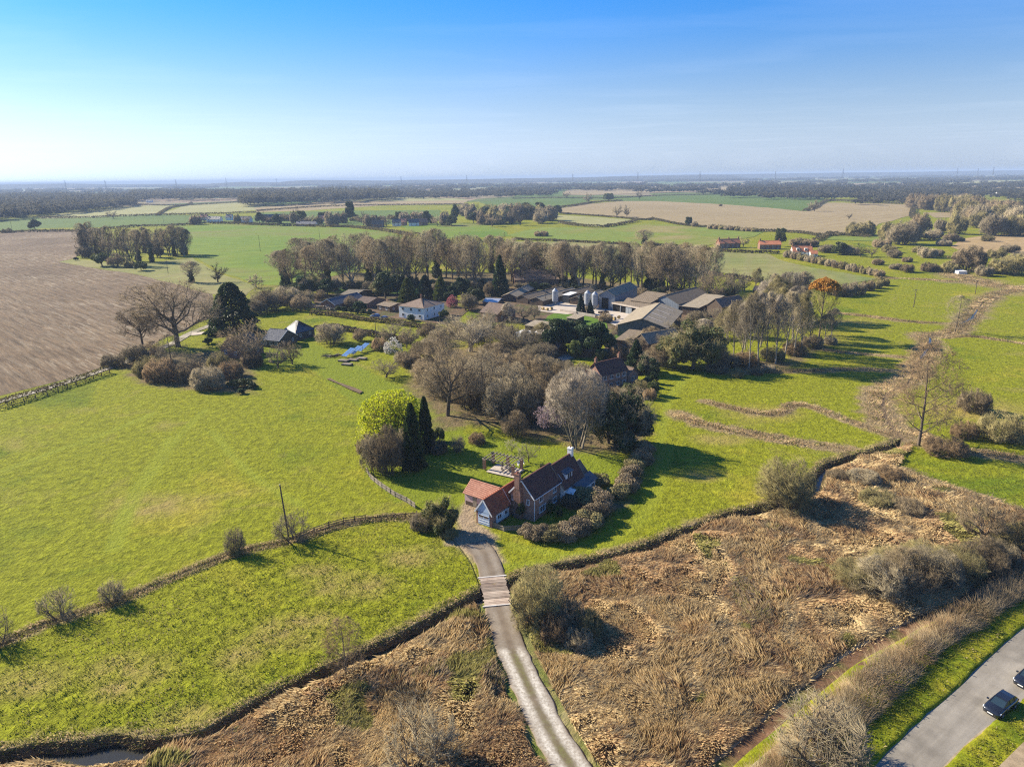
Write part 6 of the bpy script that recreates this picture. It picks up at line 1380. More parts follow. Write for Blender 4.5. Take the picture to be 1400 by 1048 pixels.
def gable(parent, u0, u1, v0, v1, eave, ridge, wall, roof, along='u', over=0.25, tiles=True, hip=False, name='roof', base=-0.2, th=0.12, ribs=0.24, verge=None, ends=None):
    """gabled block: walls as one mesh, roof with tile ribs"""
    if along == 'v':
        cv = lambda a, b, z: (b, a, z); A0, A1, B0, B1 = v0, v1, u0, u1
    else: cv = lambda a, b, z: (a, b, z); A0, A1, B0, B1 = u0, u1, v0, v1
    m_ = (B0 + B1) / 2
    w = MB(); hi = (B1 - B0) / 2 if hip else 0
    rz = ridge - 0.06
    if hip: w.add([cv(a, b_, z) for z in (base, eave) for a, b_ in ((A0, B0), (A1, B0), (A1, B1), (A0, B1))], [(0, 1, 5, 4), (1, 2, 6, 5), (2, 3, 7, 6), (3, 0, 4, 7), (4, 5, 6, 7)])
    else:
        vs = [cv(A0, B0, base), cv(A0, B1, base), cv(A0, B1, eave), cv(A0, m_, rz), cv(A0, B0, eave), cv(A1, B0, base), cv(A1, B1, base), cv(A1, B1, eave), cv(A1, m_, rz), cv(A1, B0, eave)]
        w.add(vs, [(0, 1, 2, 3, 4), (9, 8, 7, 6, 5), (0, 4, 9, 5), (1, 6, 7, 2), (4, 3, 8, 9), (3, 2, 7, 8)])
    wo = w.build('wall', MT[wall], parent)
    sl = (ridge - eave) / ((B1 - B0) / 2)
    r = MB()
    def slope(bE, sgn):
        e = bE + sgn * over; ze = eave - over * sl; L = math.hypot(m_ - e, ridge - ze)
        if hip:
            q = [(A0 - over, e, ze), (A1 + over, e, ze), (A1 - hi, m_, ridge), (A0 + hi, m_, ridge)]
            q = [Vector(cv(*p)) + Vector((0, 0, 0.1)) for p in q]
            if ((q[1] - q[0]).cross(q[3] - q[0])).z < 0: q = q[::-1]
            r.slab(q, 0.1); return
        nC = max(1, int((A1 - A0 + 2 * over) / ribs)) if tiles else 1
        nR = max(1, int(L / 0.35)) if tiles and ribs < 0.3 else 1
        nrm = Vector(cv(0, sgn * sl, 1)).normalized()
        prof = [(0, 0.0), (0.25, 0.045), (0.6, 0.01)] if tiles else [(0, 0)]
        xs = []
        for c_ in range(nC):
            for f_, h_ in prof: xs.append((A0 - over + (c_ + f_) * (A1 - A0 + 2 * over) / nC, h_))
        xs.append((A1 + over, 0)); cols = len(xs); base_i = len(r.v)
        rows = []
        for k in range(nR):
            rows += [(k / nR, 0.035 if nR > 1 else 0), ((k + 1) / nR, 0.0)]
        for t, st in rows:
            for x, h_ in xs:
                p = Vector(cv(x, e + (m_ - e) * t, ze + (ridge - ze) * t)) + nrm * (0.05 + h_ + st); r.v.append(tuple(p))
        for k in range(len(rows) - 1):
            for c_ in range(cols - 1):
                a = base_i + k * cols + c_; r.f.append((a, a + 1, a + 1 + cols, a + cols))
        q = [Vector(cv(A0 - over, e, ze)), Vector(cv(A1 + over, e, ze)), Vector(cv(A1 + over, m_, ridge)), Vector(cv(A0 - over, m_, ridge))]
        q = [p + nrm * 0.045 for p in q]
        if ((q[1] - q[0]).cross(q[3] - q[0])).z < 0: q = q[::-1]
        r.slab(q, th)
    slope(B0, -1); slope(B1, 1)
    if hip:
        for a, s_ in ((A0, -1), (A1, 1)):
            q = [Vector(cv(a + s_ * over, B0 - over, eave - over * sl)), Vector(cv(a + s_ * over, B1 + over, eave - over * sl)), Vector(cv(a - s_ * hi, m_, ridge))]
            q = [p + Vector((0, 0, 0.1)) for p in q]
            if ((q[1] - q[0]).cross(q[2] - q[0])).z < 0: q = [q[1], q[0], q[2]]
            r.add(q, [(0, 1, 2)])
    ro = r.build(name, MT[roof], parent)
    MB().quadbar(cv(A0 - over + hi + (over if hip else 0), m_, ridge + 0.09), cv(A1 + over - hi - (over if hip else 0), m_, ridge + 0.09), 0.26, 0.14).build('ridge_cap', MT[roof], ro)
    if verge:
        vg = MB()
        for a in (A0 - over - 0.03, A1 + over + 0.03):
            for bE, sgn in ((B0, -1), (B1, 1)):
                e = bE + sgn * over; ze = eave - over * sl
                vg.quadbar(cv(a, e, ze), cv(a, m_, ridge + 0.02), 0.05, 0.24)
        vg.build('bargeboard', MT[verge], ro)
    return wo, ro
def chimney(parent, x, y, z0, z1, w=0.7, d=0.55, mat='brick', pots=2):
    c = MB().box(x - w / 2, x + w / 2, y - d / 2, y + d / 2, z0, z1 - 0.25).box(x - w / 2 - 0.06, x + w / 2 + 0.06, y - d / 2 - 0.06, y + d / 2 + 0.06, z1 - 0.25, z1 - 0.08).box(x - w / 2, x + w / 2, y - d / 2, y + d / 2, z1 - 0.08, z1).build('chimney', MT[mat], parent)
    for k in range(pots):
        MB().tube((x + (k - (pots - 1) / 2) * 0.3, y, z1), (x + (k - (pots - 1) / 2) * 0.3, y, z1 + 0.35), 0.12, 0.1, 8).build('chimney_pot', MT['terracotta'], c)
    return c

# ---------------------------------------------------------------- the pantiled house
O = (-5.0, 103.07); HA = math.atan2(0.811, 0.585)
hs_ = thing('brick_house', 'long brick house with dark pantiled roofs, tall chimneys and a white dormer', 'house', (O[0], O[1], 0.12), HA)
# local x runs along the ridge away from the viewer, local y to the LEFT, so v (to the right) is -y
def Rv(v0, v1): return -v1, -v0
y0, y1 = Rv(1.5, 6.25); gable(hs_, 5.7, 14.15, y0, y1, 4.35, 6.95, 'brick', 'tile_dark', verge='white')
y0, y1 = Rv(1.7, 7.1); gable(hs_, 14.16, 20.7, y0, y1, 3.0, 6.75, 'render_white', 'tile_dark', verge='timber', name='roof')
y0, y1 = Rv(2.6, 6.2); gable(hs_, 20.72, 24.0, y0, y1, 2.3, 4.3, 'brick', 'tile_brown', over=0.15)
# outshut in front of the far range
a_ = MB(); 
wo = MB().box(17.0, 23.2, -8.6, -7.12, -0.2, 1.95).build('wall', MT['render_white'], hs_)
MB().slab([(16.8, -8.85, 1.9), (23.4, -8.85, 1.9), (23.4, -7.0, 3.0), (16.8, -7.0, 3.0)], 0.12).build('roof', MT['slate_roof'], hs_)
for k in range(3): win(hs_, 18.2 + k * 1.8, -8.6, 1.1, 1.1, 0.8, (0, -1))
# chimney on the near gable, second one at the far ridge
chimney(hs_, 5.38, -3.2, -0.2, 8.2, 0.62, 1.0, 'brick', 2)
MB().add([(5.07, -2.5, 4.6), (5.69, -2.5, 4.6), (5.69, -3.9, 4.6), (5.07, -3.9, 4.6), (5.07, -2.7, 5.4), (5.69, -2.7, 5.4), (5.69, -3.7, 5.4), (5.07, -3.7, 5.4)], [(0, 1, 5, 4), (1, 2, 6, 5), (2, 3, 7, 6), (3, 0, 4, 7), (4, 5, 6, 7), (3, 2, 1, 0)]).box(5.07, 5.69, -3.9, -2.5, -0.2, 4.6).build('chimney_breast', MT['brick'], hs_)
chimney(hs_, 20.6, -4.4, 3.0, 8.0, 0.7, 0.9, 'render_white', 1)
# windows: near gable, front wall
win(hs_, 5.7, -2.1, 3.3, 0.75, 1.05, (-1, 0)); win(hs_, 5.7, -5.1, 3.2, 0.6, 1.05, (-1, 0))
win(hs_, 7.9, -6.25, 3.3, 1.15, 1.15, (0, -1)); win(hs_, 12.2, -6.25, 3.3, 1.1, 1.1, (0, -1))
win(hs_, 8.3, -6.25, 1.35, 2.1, 1.15, (0, -1), bars=3); win(hs_, 12.3, -6.25, 1.35, 1.3, 1.1, (0, -1))
door(hs_, 10.4, -6.25, 0.95, 2.0, (0, -1), 'timber_dark')
# dormer with white cheeks
dm = MB(); dx0, dx1 = 15.6, 17.8
dm.add([(dx0, -6.5, 3.4), (dx1, -6.5, 3.4), (dx1, -6.5, 5.0), (dx0, -6.5, 5.0), (dx0, -4.9, 5.3), (dx1, -4.9, 5.3), (dx0, -5.6, 4.1), (dx1, -5.6, 4.1)], [(0, 1, 2, 3), (3, 2, 5, 4), (0, 3, 4), (1, 5, 2), (0, 4, 6), (1, 7, 5)])
dmo = dm.build('dormer', MT['white'], hs_)
MB().slab([(dx0 - 0.2, -6.75, 5.05), (dx1 + 0.2, -6.75, 5.05), (dx1 + 0.2, -4.9, 5.55), (dx0 - 0.2, -4.9, 5.55)], 0.1).build('dormer_roof', MT['slate_roof'], dmo)
MB().box(dx0 + 0.55, dx1 - 0.25, -6.53, -6.5, 3.85, 4.85).build('pane', MT['glass'], dmo)
fm = MB()
for xx in (dx0 + 0.55, (dx0 + dx1) / 2 + 0.15, dx1 - 0.3): fm.box(xx - 0.03, xx + 0.05, -6.56, -6.53, 3.8, 4.9)
fm.build('window_frame', MT['white'], dmo)
# porch
pc = MB().box(14.5, 14.62, -8.5, -8.38, -0.1, 2.1).box(16.1, 16.22, -8.5, -8.38, -0.1, 2.1).box(14.4, 16.3, -8.6, -7.12, -0.15, 0.05).build('porch', MT['white'], hs_)
MB().slab([(14.3, -8.8, 2.1), (15.35, -8.8, 2.75), (15.35, -7.05, 2.75), (14.3, -7.05, 2.1)], 0.08).slab([(15.35, -8.8, 2.75), (16.4, -8.8, 2.1), (16.4, -7.05, 2.1), (15.35, -7.05, 2.75)], 0.08).build('porch_roof', MT['white'], pc)
# skylight and gutter
gt = MB().quadbar((5.6, -6.6, 4.05), (14.1, -6.6, 4.05), 0.1).quadbar((5.75, -6.33, 0), (5.75, -6.33, 4.1), 0.09)
gt.build('gutter', MT['white'], hs_)
# garage wing
ga = thing('garage', 'low garage with red pantiled roof, pale blue gable and up and over door', 'garage', (O[0], O[1], 0.12), HA)
gable(ga, 0, 5.0, -1.65, 1.65, 2.3, 4.6, 'brick', 'tile_red', verge='white', over=0.18)
gable(ga, 5.0, 9.6, -1.5, 1.65, 2.3, 4.6, 'brick', 'tile_red', over=0.0)
MB().add([(-0.03, -1.68, 2.3), (-0.03, 1.68, 2.3), (-0.03, 0, 4.55), (-0.09, -1.68, 2.3), (-0.09, 1.68, 2.3), (-0.09, 0, 4.55)], [(0, 2, 1), (3, 4, 5), (0, 1, 4, 3), (1, 2, 5, 4), (2, 0, 3, 5)]).build('gable_boarding', MT['blue_white'], ga)
gd = MB().box(-0.1, -0.03, -1.2, 1.2, 0, 2.2).build('garage_door', MT['blue_white'], ga)
for zz in (0.4, 0.85, 1.3, 1.75): MB().box(-0.14, -0.1, -1.12, 1.12, zz - 0.03, zz + 0.02).build('door_rail', MT['white'], gd)
for yy in (-0.55, 0.55):
    MB().box(-0.125, -0.1, yy - 0.45, yy + 0.45, 1.32, 1.7).build('door_window', MT['glass'], gd)
MB().box(1.2, 4.8, -1.72, -1.65, 0.2, 1.7).build('wall_panel', MT['render_white'], ga)
win(ga, 2.0, -1.72, 1.2, 1.1, 0.8, (0, -1)); win(ga, 3.9, -1.72, 1.2, 0.9, 0.8, (0, -1))
# annexe with light orange roof
an = thing('pink_outbuilding', 'small pale pink outbuilding with light orange pantiled roof behind the garage', 'outbuilding', (O[0], O[1], 0.12), HA)
gable(an, 4.3, 8.6, 1.67, 7.7, 2.2, 3.75, 'pink', 'tile_orange', along='v', over=0.25)
MB().box(4.24, 4.3, 3.0, 7.5, -0.1, 0.65).build('shadow_strip', MT['timber_dark'], an)  # dark strip put in for the shadow at the foot of the wall
door(an, 4.28, 5.4, 0.9, 1.9, (-1, 0), 'timber')
# small picket enclosure in front of the garage side
def fence(name, pts, label, h=1.0, step=1.8, rails=2, mat='timber', boards=0, w=0.1, world=False, group=None):
    """post and rail (or boarded) fence; every post and rail its own part"""
    L = [np.array(p, float) for p in (pts if world else GL(pts))]; t = thing(name, label, 'fence', (L[0][0], L[0][1], 0), 0, group); o0 = L[0]
    pm = rm_ = None
    P = []
    for i in range(len(L) - 1):
        d = L[i + 1] - L[i]; n = max(1, int(round(np.linalg.norm(d) / step)))
        for k in range(n): P.append(L[i] + d * k / n)
    P.append(L[-1])
    for p in P:
        if pm is None: o = MB().box(-w / 2, w / 2, -w / 2, w / 2, -0.3, h + 0.08).build('post', MT[mat], t); pm = o
        else: o = pm.copy(); C.objects.link(o); o.parent = t
        o.location = (p[0] - o0[0], p[1] - o0[1], rnd.uniform(-0.05, 0.03)); o.rotation_euler = (rnd.uniform(-.03, .03), rnd.uniform(-.03, .03), rnd.random())
    for a, b_ in zip(P[:-1], P[1:]):
        d = b_ - a; ln = np.linalg.norm(d); an_ = math.atan2(d[1], d[0])
        for r_ in range(rails):
            zz = h * (r_ + 0.7) / rails
            if rm_ is None: o = MB().box(0, 1, -0.025, 0.025, -0.06, 0.06).build('rail', MT[mat], t); rm_ = o
            else: o = rm_.copy(); C.objects.link(o); o.parent = t
            o.location = (a[0] - o0[0], a[1] - o0[1], zz); o.rotation_euler = (0, 0, an_); o.scale = (ln, 1, 1)
        if boards:
            nb_ = max(1, int(ln / boards))
            for k in range(nb_):
                if 'bm' not in locals(): bm = MB().box(-boards * 0.44, boards * 0.44, 0.03, 0.055, 0.02, h).build('board', MT[mat], t); o = bm
                else: o = bm.copy(); C.objects.link(o); o.parent = t
                p = a + d * (k + 0.5) / nb_; o.location = (p[0] - o0[0], p[1] - o0[1], rnd.uniform(-.02, .02)); o.rotation_euler = (0, 0, an_)
    return t
def hp(u, v): return (O[0] + 0.585 * u + 0.811 * v, O[1] + 0.811 * u - 0.585 * v)
fence('picket_fence', [hp(0.3, 1.75), hp(0.2, 4.0), hp(2.2, 6.2), hp(3.5, 6.0)], 'low wooden fence round the dark corner beside the garage', 0.95, 1.6, 2, 'timber', 0.25, world=True)
fence('board_fence', [(501, 645), (507, 655), (522, 667), (540, 679), (556, 687), (568, 695)], 'curved wooden board fence at the left edge of the garden', 1.1, 1.9, 2, 'timber', 0.32)
fence('rail_fence', [(410, 738), (430, 729), (450, 722), (470, 716), (500, 712)], 'post and rail fence over the ditch right of the wide bare tree', 1.2, 2.4, 3, 'timber_dark', 0, 0.14)
fence('rail_fence', [(500, 712), (540, 708), (570, 705)], 'low broken rail fence where the ditch meets the garden', 0.9, 2.4, 1, 'timber_dark', 0, 0.12)
fence('rail_fence', [(0, 561), (80, 536), (150, 510)], 'post and rail fence between the pale track and the left pasture', 1.3, 3.5, 2, 'timber_dark', 0, 0.18)
fence('gate', [(586, 722), (604, 716)], 'small timber gate lying beside the ivy covered tree', 0.5, 1.4, 2, 'timber', 0, 0.1)
fence('rail_fence', [(800, 402), (850, 404), (905, 410), (960, 418)], 'pale rail fence behind the farm sheds', 1.2, 4, 2, 'timber', 0, 0.15)
# pergola with patio, table and chairs
pg = thing('pergola', 'timber pergola on brick pillars over the patio behind the house', 'pergola', (-2.0, 125.5, 0.2), math.radians(-30))
for x, y in ((-3.4, -1.6), (-3.4, 1.8), (0, 1.9), (3.2, 1.8), (3.2, -1.6)):
    MB().box(x - 0.25, x + 0.25, y - 0.25, y + 0.25, 0, 2.1).build('pillar', MT['brick'], pg)
for y in (-1.6, 1.8): MB().box(-3.9, 3.7, y - 0.08, y + 0.08, 2.1, 2.3).build('beam', MT['timber'], pg)
for k in range(9): MB().box(-3.5 + k * 0.83, -3.4 + k * 0.83, -2.2, 2.4, 2.3, 2.45).build('rafter', MT['timber'], pg)
pa = MB(); 
pt = thing('patio', 'paved patio under the pergola', 'patio', (-1.6, 124.8, 0.2), math.radians(-30))
for i in range(7):
    for j in range(5): MB().box(-3.1 + i * 0.9, -2.22 + i * 0.9, -2.2 + j * 0.9, -1.32 + j * 0.9, 0, 0.05 + 0.01 * ((i * 3 + j) % 3)).build('paving_slab', MT['yard'], pt)
tb = thing('garden_table', 'pale round garden table under the pergola', 'table', (-1.4, 125.2, 0.25))
MB().tube((0, 0, 0.7), (0, 0, 0.75), 0.6, 0.6, 14).build('table_top', MT['timber'], tb); MB().tube((0, 0, 0), (0, 0, 0.7), 0.08, 0.06, 6).build('leg', MT['timber'], tb)
for k, (a, lb) in enumerate(((0.3, 'right of'), (2.2, 'behind'), (4.0, 'left of'), (5.3, 'in front of'))):
    ch = thing('garden_chair', 'pale garden chair %s the round table under the pergola' % lb, 'chair', (-1.4 + 1.1 * math.cos(a), 125.2 + 1.1 * math.sin(a), 0.25), a)
    MB().box(-0.22, 0.22, -0.22, 0.22, 0.42, 0.46).build('seat', MT['timber'], ch); MB().box(0.18, 0.23, -0.22, 0.22, 0.46, 0.95).build('backrest', MT['timber'], ch)
    for sx in (-0.19, 0.19):
        for sy in (-0.19, 0.19): MB().box(sx - 0.02, sx + 0.02, sy - 0.02, sy + 0.02, 0, 0.42).build('leg', MT['timber'], ch)
bn = thing('garden_bench', 'white garden bench on the lawn beside the pergola', 'bench', (1.6, 127.6, 0.2), 0.6)
MB().box(-0.8, 0.8, -0.22, 0.22, 0.42, 0.47).build('seat', MT['white'], bn); MB().box(-0.8, 0.8, 0.2, 0.25, 0.47, 0.9).build('backrest', MT['white'], bn)
for sx in (-0.7, 0.7): MB().box(sx - 0.04, sx + 0.04, -0.2, 0.22, 0, 0.42).build('leg', MT['white'], bn)
hu = G(670, 562)
ht = thing('chicken_house', 'small pale green hut leaning among the central trees', 'hut', (hu[0], hu[1], 0.2), 0.5)
gable(ht, -1, 1, -0.8, 0.8, 1.4, 2.0, 'timber', 'asbestos', over=0.1, tiles=False)

# ---------------------------------------------------------------- other buildings, footprints read off the ground
def plot(p1, p2, p3):
    """front left, front right, back right corners -> origin, angle, width, depth"""
    a, b_, c = (np.array(G(*p)) for p in (p1, p2, p3)); w = np.linalg.norm(b_ - a); ang = math.atan2(*(b_ - a)[::-1])
    n = np.array([-math.sin(ang), math.cos(ang)]); d = max((c - b_) @ n, 2.5); return a, ang, w, d
def building(name, label, cat, p1, p2, p3, eave, ridge, wall, roof, along='width', over=0.3, tiles=True, hip=False, verge=None, dmax=None, ribs=0.3, wins=0, storeys=1, doorw=None, chim=0, mono=False, skyl=False):
    a, ang, w, d = plot(p1, p2, p3)
    if dmax: d = min(d, dmax)
    t = thing(name, label, cat, (a[0], a[1], 0.1), ang)
    if mono:
        MB().add([(0, 0, 0), (w, 0, 0), (w, d, 0), (0, d, 0), (0, 0, eave), (w, 0, eave), (w, d, ridge), (0, d, ridge)], [(3, 2, 1, 0), (4, 5, 6, 7), (0, 1, 5, 4), (1, 2, 6, 5), (2, 3, 7, 6), (3, 0, 4, 7)]).build('wall', MT[wall], t)
        sl = (ridge - eave) / d
        MB().slab([(-over, -over, eave + 0.14 - over * sl), (w + over, -over, eave + 0.14 - over * sl), (w + over, d + over, ridge + 0.14 + over * sl), (-over, d + over, ridge + 0.14 + over * sl)], 0.12).build('roof', MT[roof], t)
    else:
        gable(t, 0, w, 0, d, eave, ridge, wall, roof, 'u' if along == 'width' else 'v', over, tiles, hip, ribs=ribs, verge=verge, base=-0.1)
    if wins:
        for s_ in range(storeys):
            zc = (s_ + 0.55) * eave / storeys
            for k in range(wins): win(t, w * (k + 0.5) / wins, 0, zc, min(1.2, w / wins * 0.5), min(1.2, eave / storeys * 0.5), (0, -1))
        nd = max(1, int(d / 4))
        for s_ in range(storeys):
            for k in range(nd): win(t, w, d * (k + 0.5) / nd, (s_ + 0.55) * eave / storeys, 0.9, min(1.1, eave / storeys * 0.5), (1, 0))
    if doorw: 
        x0, x1, h, m_ = doorw; MB().box(w * x0, w * x1, -0.06, 0.0, 0, h).build('door', MT[m_], t)  # flat panel; the shade of an open doorway is in its colour
    if skyl:
        s2 = (ridge - eave) / (w / 2) if along != 'width' else 0
        for k in range(4):
            y = d * (k + 0.6) / 4.4; x0 = w * 0.56; x1 = w * 0.86; f = lambda x: ridge - (x - w / 2) * s2 + 0.15
            MB().slab([(x0, y, f(x0)), (x1, y, f(x1)), (x1, y + 0.9, f(x1)), (x0, y + 0.9, f(x0))], 0.05).build('roof_light', MT['asbestos'] if 0 else MT['yard'], t)
    for k in range(chim):
        if along == 'width': x = (0.5, w - 0.5, w / 2)[k] if not hip else w / 2; chimney(t, x, d / 2, eave, ridge + 1.3, 0.7, 0.6, 'brick_far', 2)
        else: chimney(t, w / 2, (d - 0.6, 0.6)[k], eave, ridge + 1.2, 0.7, 0.6, 'brick_far', 2)
    return t, w, d
B = building
wf, w, d = B('farmhouse', 'white rendered farmhouse with hipped brown tile roof and brick stack', 'house', (546, 434), (580, 438), (601, 427), 5.0, 7.6, 'render_white', 'tile_brown', hip=True, over=0.35, wins=3, storeys=2, chim=1, dmax=14)
MB().box(-3.5, -0.02, 4, 9, -0.1, 3.2).build('wing', MT['brick_far'], wf); MB().slab([(-3.8, 3.7, 3.2), (-0.03, 3.7, 4.6), (-0.03, 9.3, 4.6), (-3.8, 9.3, 3.2)], 0.12).build('wing_roof', MT['tile_red'], wf)
B('brick_cottage', 'small brick cottage with white trimmed gable and dark roof', 'cottage', (439, 422), (459, 424), (474, 412), 2.4, 4.6, 'brick_far', 'slate_roof', 'depth', verge='white', wins=1)
B('shed', 'grey roofed open shed behind the brick cottage', 'shed', (466, 410), (486, 411), (495, 403), 2.6, 3.8, 'timber_dark', 'asbestos')
B('cottage_outbuilding', 'brown tiled brick outbuilding between the cottage and the flat shed', 'outbuilding', (485, 420), (503, 422), (509, 414), 2.4, 4.0, 'brick_far', 'tile_brown')
B('summer_house', 'timber summer house with shallow grey roof left of the white farmhouse', 'summer house', (516, 424), (533, 427), (542, 421), 2.4, 3.2, 'timber_dark', 'asbestos_dark', wins=2, tiles=False)
B('barn_house', 'barn house with brown tiled roof and tall gable window', 'house', (657, 437), (680, 441), (693, 427), 3.3, 6.4, 'brick_far', 'tile_brown', wins=2, dmax=11)
B('greenhouse', 'pale glasshouse roof behind the barn house', 'greenhouse', (660, 417), (680, 418), (683, 413), 1.5, 2.4, 'glass', 'aluminium', ribs=0.6)
B('barn', 'black boarded barn with pyramid slate roof, right of two', 'barn', (386, 463), (405, 466), (419, 456), 2.8, 6.2, 'slate', 'slate_roof', hip=True, wins=2, dmax=9)
B('barn', 'long black boarded barn with slate roof, left of two', 'barn', (360, 474), (382, 476), (390, 466), 2.6, 5.4, 'slate', 'slate_roof', wins=3, verge='white')
B('tiled_house', 'grey tiled house half hidden by the round brown tree', 'house', (303, 487), (330, 491), (340, 479), 3.0, 6.6, 'brick_far', 'tile_brown', 'depth', wins=2, storeys=1, dmax=10)
# brick farmhouse
bf, w, d = B('brick_farmhouse', 'red brick farmhouse with dark roof and two stacks near the farm', 'house', (822, 536), (857, 527), (851, 517), 4.6, 7.4, 'brick', 'tile_dark', wins=4, storeys=2, chim=2, dmax=7)
B('brick_cottage_wing', 'low brick wing with red roof right of the brick farmhouse', 'outbuilding', (858, 526), (872, 522), (866, 513), 2.6, 4.4, 'brick', 'tile_brown', 'depth', wins=1)
B('garden_shed', 'little dark shed behind the brick farmhouse garden', 'shed', (880, 512), (889, 513), (894, 506), 2.0, 2.9, 'timber_dark', 'slate_roof', tiles=False)
B('small_barn', 'small barn with pinkish brown roof beside the golden green tree', 'barn', (792, 488), (808, 489), (815, 480), 2.2, 4.0, 'timber_dark', 'tile_brown')
ob, w, d = B('outbuilding', 'dark roofed outbuilding with white glazed lean to', 'outbuilding', (735, 489), (757, 492), (766, 482), 2.3, 4.2, 'timber_dark', 'tile_dark')
MB().slab([(w * 0.35, -2.6, 1.5), (w + 0.2, -2.6, 1.5), (w + 0.2, -0.2, 2.4), (w * 0.35, -0.2, 2.4)], 0.08).build('lean_to_roof', MT['silo'], ob); MB().box(w * 0.4, w, -2.4, 0, 0, 1.4).build('lean_to_wall', MT['timber'], ob)
B('low_shed', 'low flat grey shed left of the dark holm oaks', 'shed', (718, 453), (742, 456), (748, 450), 2.2, 2.8, 'timber_dark', 'asbestos', mono=True)
B('hen_house', 'tiny shed on the farm lawn', 'shed', (775, 440), (788, 442), (791, 438), 1.6, 2.1, 'timber_dark', 'asbestos', mono=True)
B('trailer', 'long white trailer parked under the bare trees', 'trailer', (704, 461), (722, 465), (725, 460), 1.6, 2.0, 'white', 'white', mono=True, over=0.05)
B('pale_shed', 'pale roofed low shed just right of the white trailer', 'shed', (730, 462), (745, 463), (748, 459), 1.4, 1.9, 'timber', 'yard', mono=True)
# farm
B('grain_store', 'tall grey clad grain store with dark doorway beside the silos', 'barn', (818, 422), (840, 424), (860, 410), 6.2, 8.4, 'steel_grey', 'asbestos', 'depth', over=0.3, ribs=1.0, doorw=(0.2, 0.62, 5.0, 'dark'))
B('cattle_barn', 'brown roofed cattle barn in the middle of the farm', 'barn', (862, 425), (888, 429), (906, 415), 4.6, 7.0, 'timber_dark', 'asbestos_dark', over=0.4, ribs=1.0)
os_, w, d = B('open_shed', 'open fronted shed with pale fascia facing the farm yard', 'shed', (838, 425), (882, 434), (886, 427), 3.4, 4.4, 'dark', 'asbestos_dark', mono=True, over=0.5)  # closed block, walls coloured near-black for the shade behind an open front
MB().box(-0.3, w + 0.3, -0.62, -0.5, 3.1, 3.75).build('fascia', MT['yard'], os_)
for k in range(5): MB().box(w * k / 4 - 0.15, w * k / 4 + 0.15, -0.35, -0.05, -0.1, 3.3).build('post', MT['steel_grey'], os_)
MB().box(w * 0.42, w * 0.6, -0.3, -0.02, -0.1, 3.2).build('wall_panel', MT['steel_grey'], os_)
B('gabled_barn', 'barn with blue grey gable and mossy brown roof', 'barn', (889, 425), (927, 430), (945, 414), 4.4, 7.4, 'steel_grey', 'asbestos_dark', 'depth', over=0.3, ribs=1.0, doorw=(0.15, 0.85, 2.6, 'dark'))
B('low_barn', 'low barn with greenish flat roof right of the gabled barn', 'barn', (929, 430), (954, 433), (966, 418), 3.6, 5.0, 'timber_dark', 'asbestos', mono=True, over=0.5)
B('great_barn', 'largest pale roofed barn with dull green gable wall', 'barn', (844, 460), (911, 465), (938, 441), 4.4, 7.2, 'steel_green', 'asbestos', 'depth', over=0.5, ribs=1.0, skyl=True)
B('dutch_barn', 'round shouldered brown roofed barn right of the farm', 'barn', (966, 433), (986, 437), (1001, 428), 5.0, 7.8, 'timber_dark', 'tile_brown', 'depth', ribs=1.0)
B('lean_shed', 'rusty roofed low shed below the largest barn', 'shed', (842, 474), (866, 477), (872, 466), 2.4, 3.6, 'timber_dark', 'asbestos_dark', mono=True)
B('cart_shed', 'narrow barn with pale ridged roof below the largest barn', 'barn', (866, 476), (886, 482), (903, 466), 3.0, 5.6, 'timber_dark', 'asbestos', 'depth', ribs=1.0)
B('brick_barn', 'low cement roofed barn hidden by the ivy clad trees', 'barn', (916, 482), (936, 484), (944, 474), 3, 5.4, 'brick_far', 'asbestos', ribs=1.0)
jl = [('long low poultry shed at the left end of the farm', (686, 412), (706, 413), (730, 399)), ('second long low poultry shed from the left', (706, 414), (722, 416), (746, 400)), ('third long low poultry shed, nearest the silo', (724, 417), (742, 419), (762, 402)), ('cement roofed shed behind the single silo', (764, 409), (779, 411), (791, 401)), ('low shed between the single silo and the silo pair', (779, 416), (797, 418), (808, 406))]
for k, (lb, a, b_, c) in enumerate(jl): B('poultry_shed', lb, 'shed', a, b_, c, 2.5, 3.9, 'timber_dark', 'asbestos_dark' if k % 2 else 'asbestos', 'depth', ribs=1.0)
B('hopper_shed', 'small dark square shed beside the single silo', 'shed', (769, 414), (778, 415), (781, 411), 3.6, 4.0, 'slate', 'white', mono=True, over=0.1)
B('trailer', 'straw yellow trailer by the wall of the largest barn', 'trailer', (851, 458), (863, 458), (864, 454), 1.8, 1.9, 'straw', 'straw', mono=True, over=0.02)
B('barn', 'long red tiled barn standing behind the tall tree belt', 'barn', (704, 393), (764, 392), (768, 383), 4.0, 7.6, 'brick_far', 'tile_brown', ribs=0.5)
B('oast_barn', 'steep brown hipped barn rising behind the long red one', 'barn', (712, 387), (738, 387), (742, 378), 6.0, 12.0, 'timber_dark', 'tile_brown', hip=True)
B('field_shed', 'small dark shed by the field edge right of the tall belt', 'shed', (1029, 404), (1045, 405), (1049, 400), 2.6, 3.8, 'timber_dark', 'tile_brown')
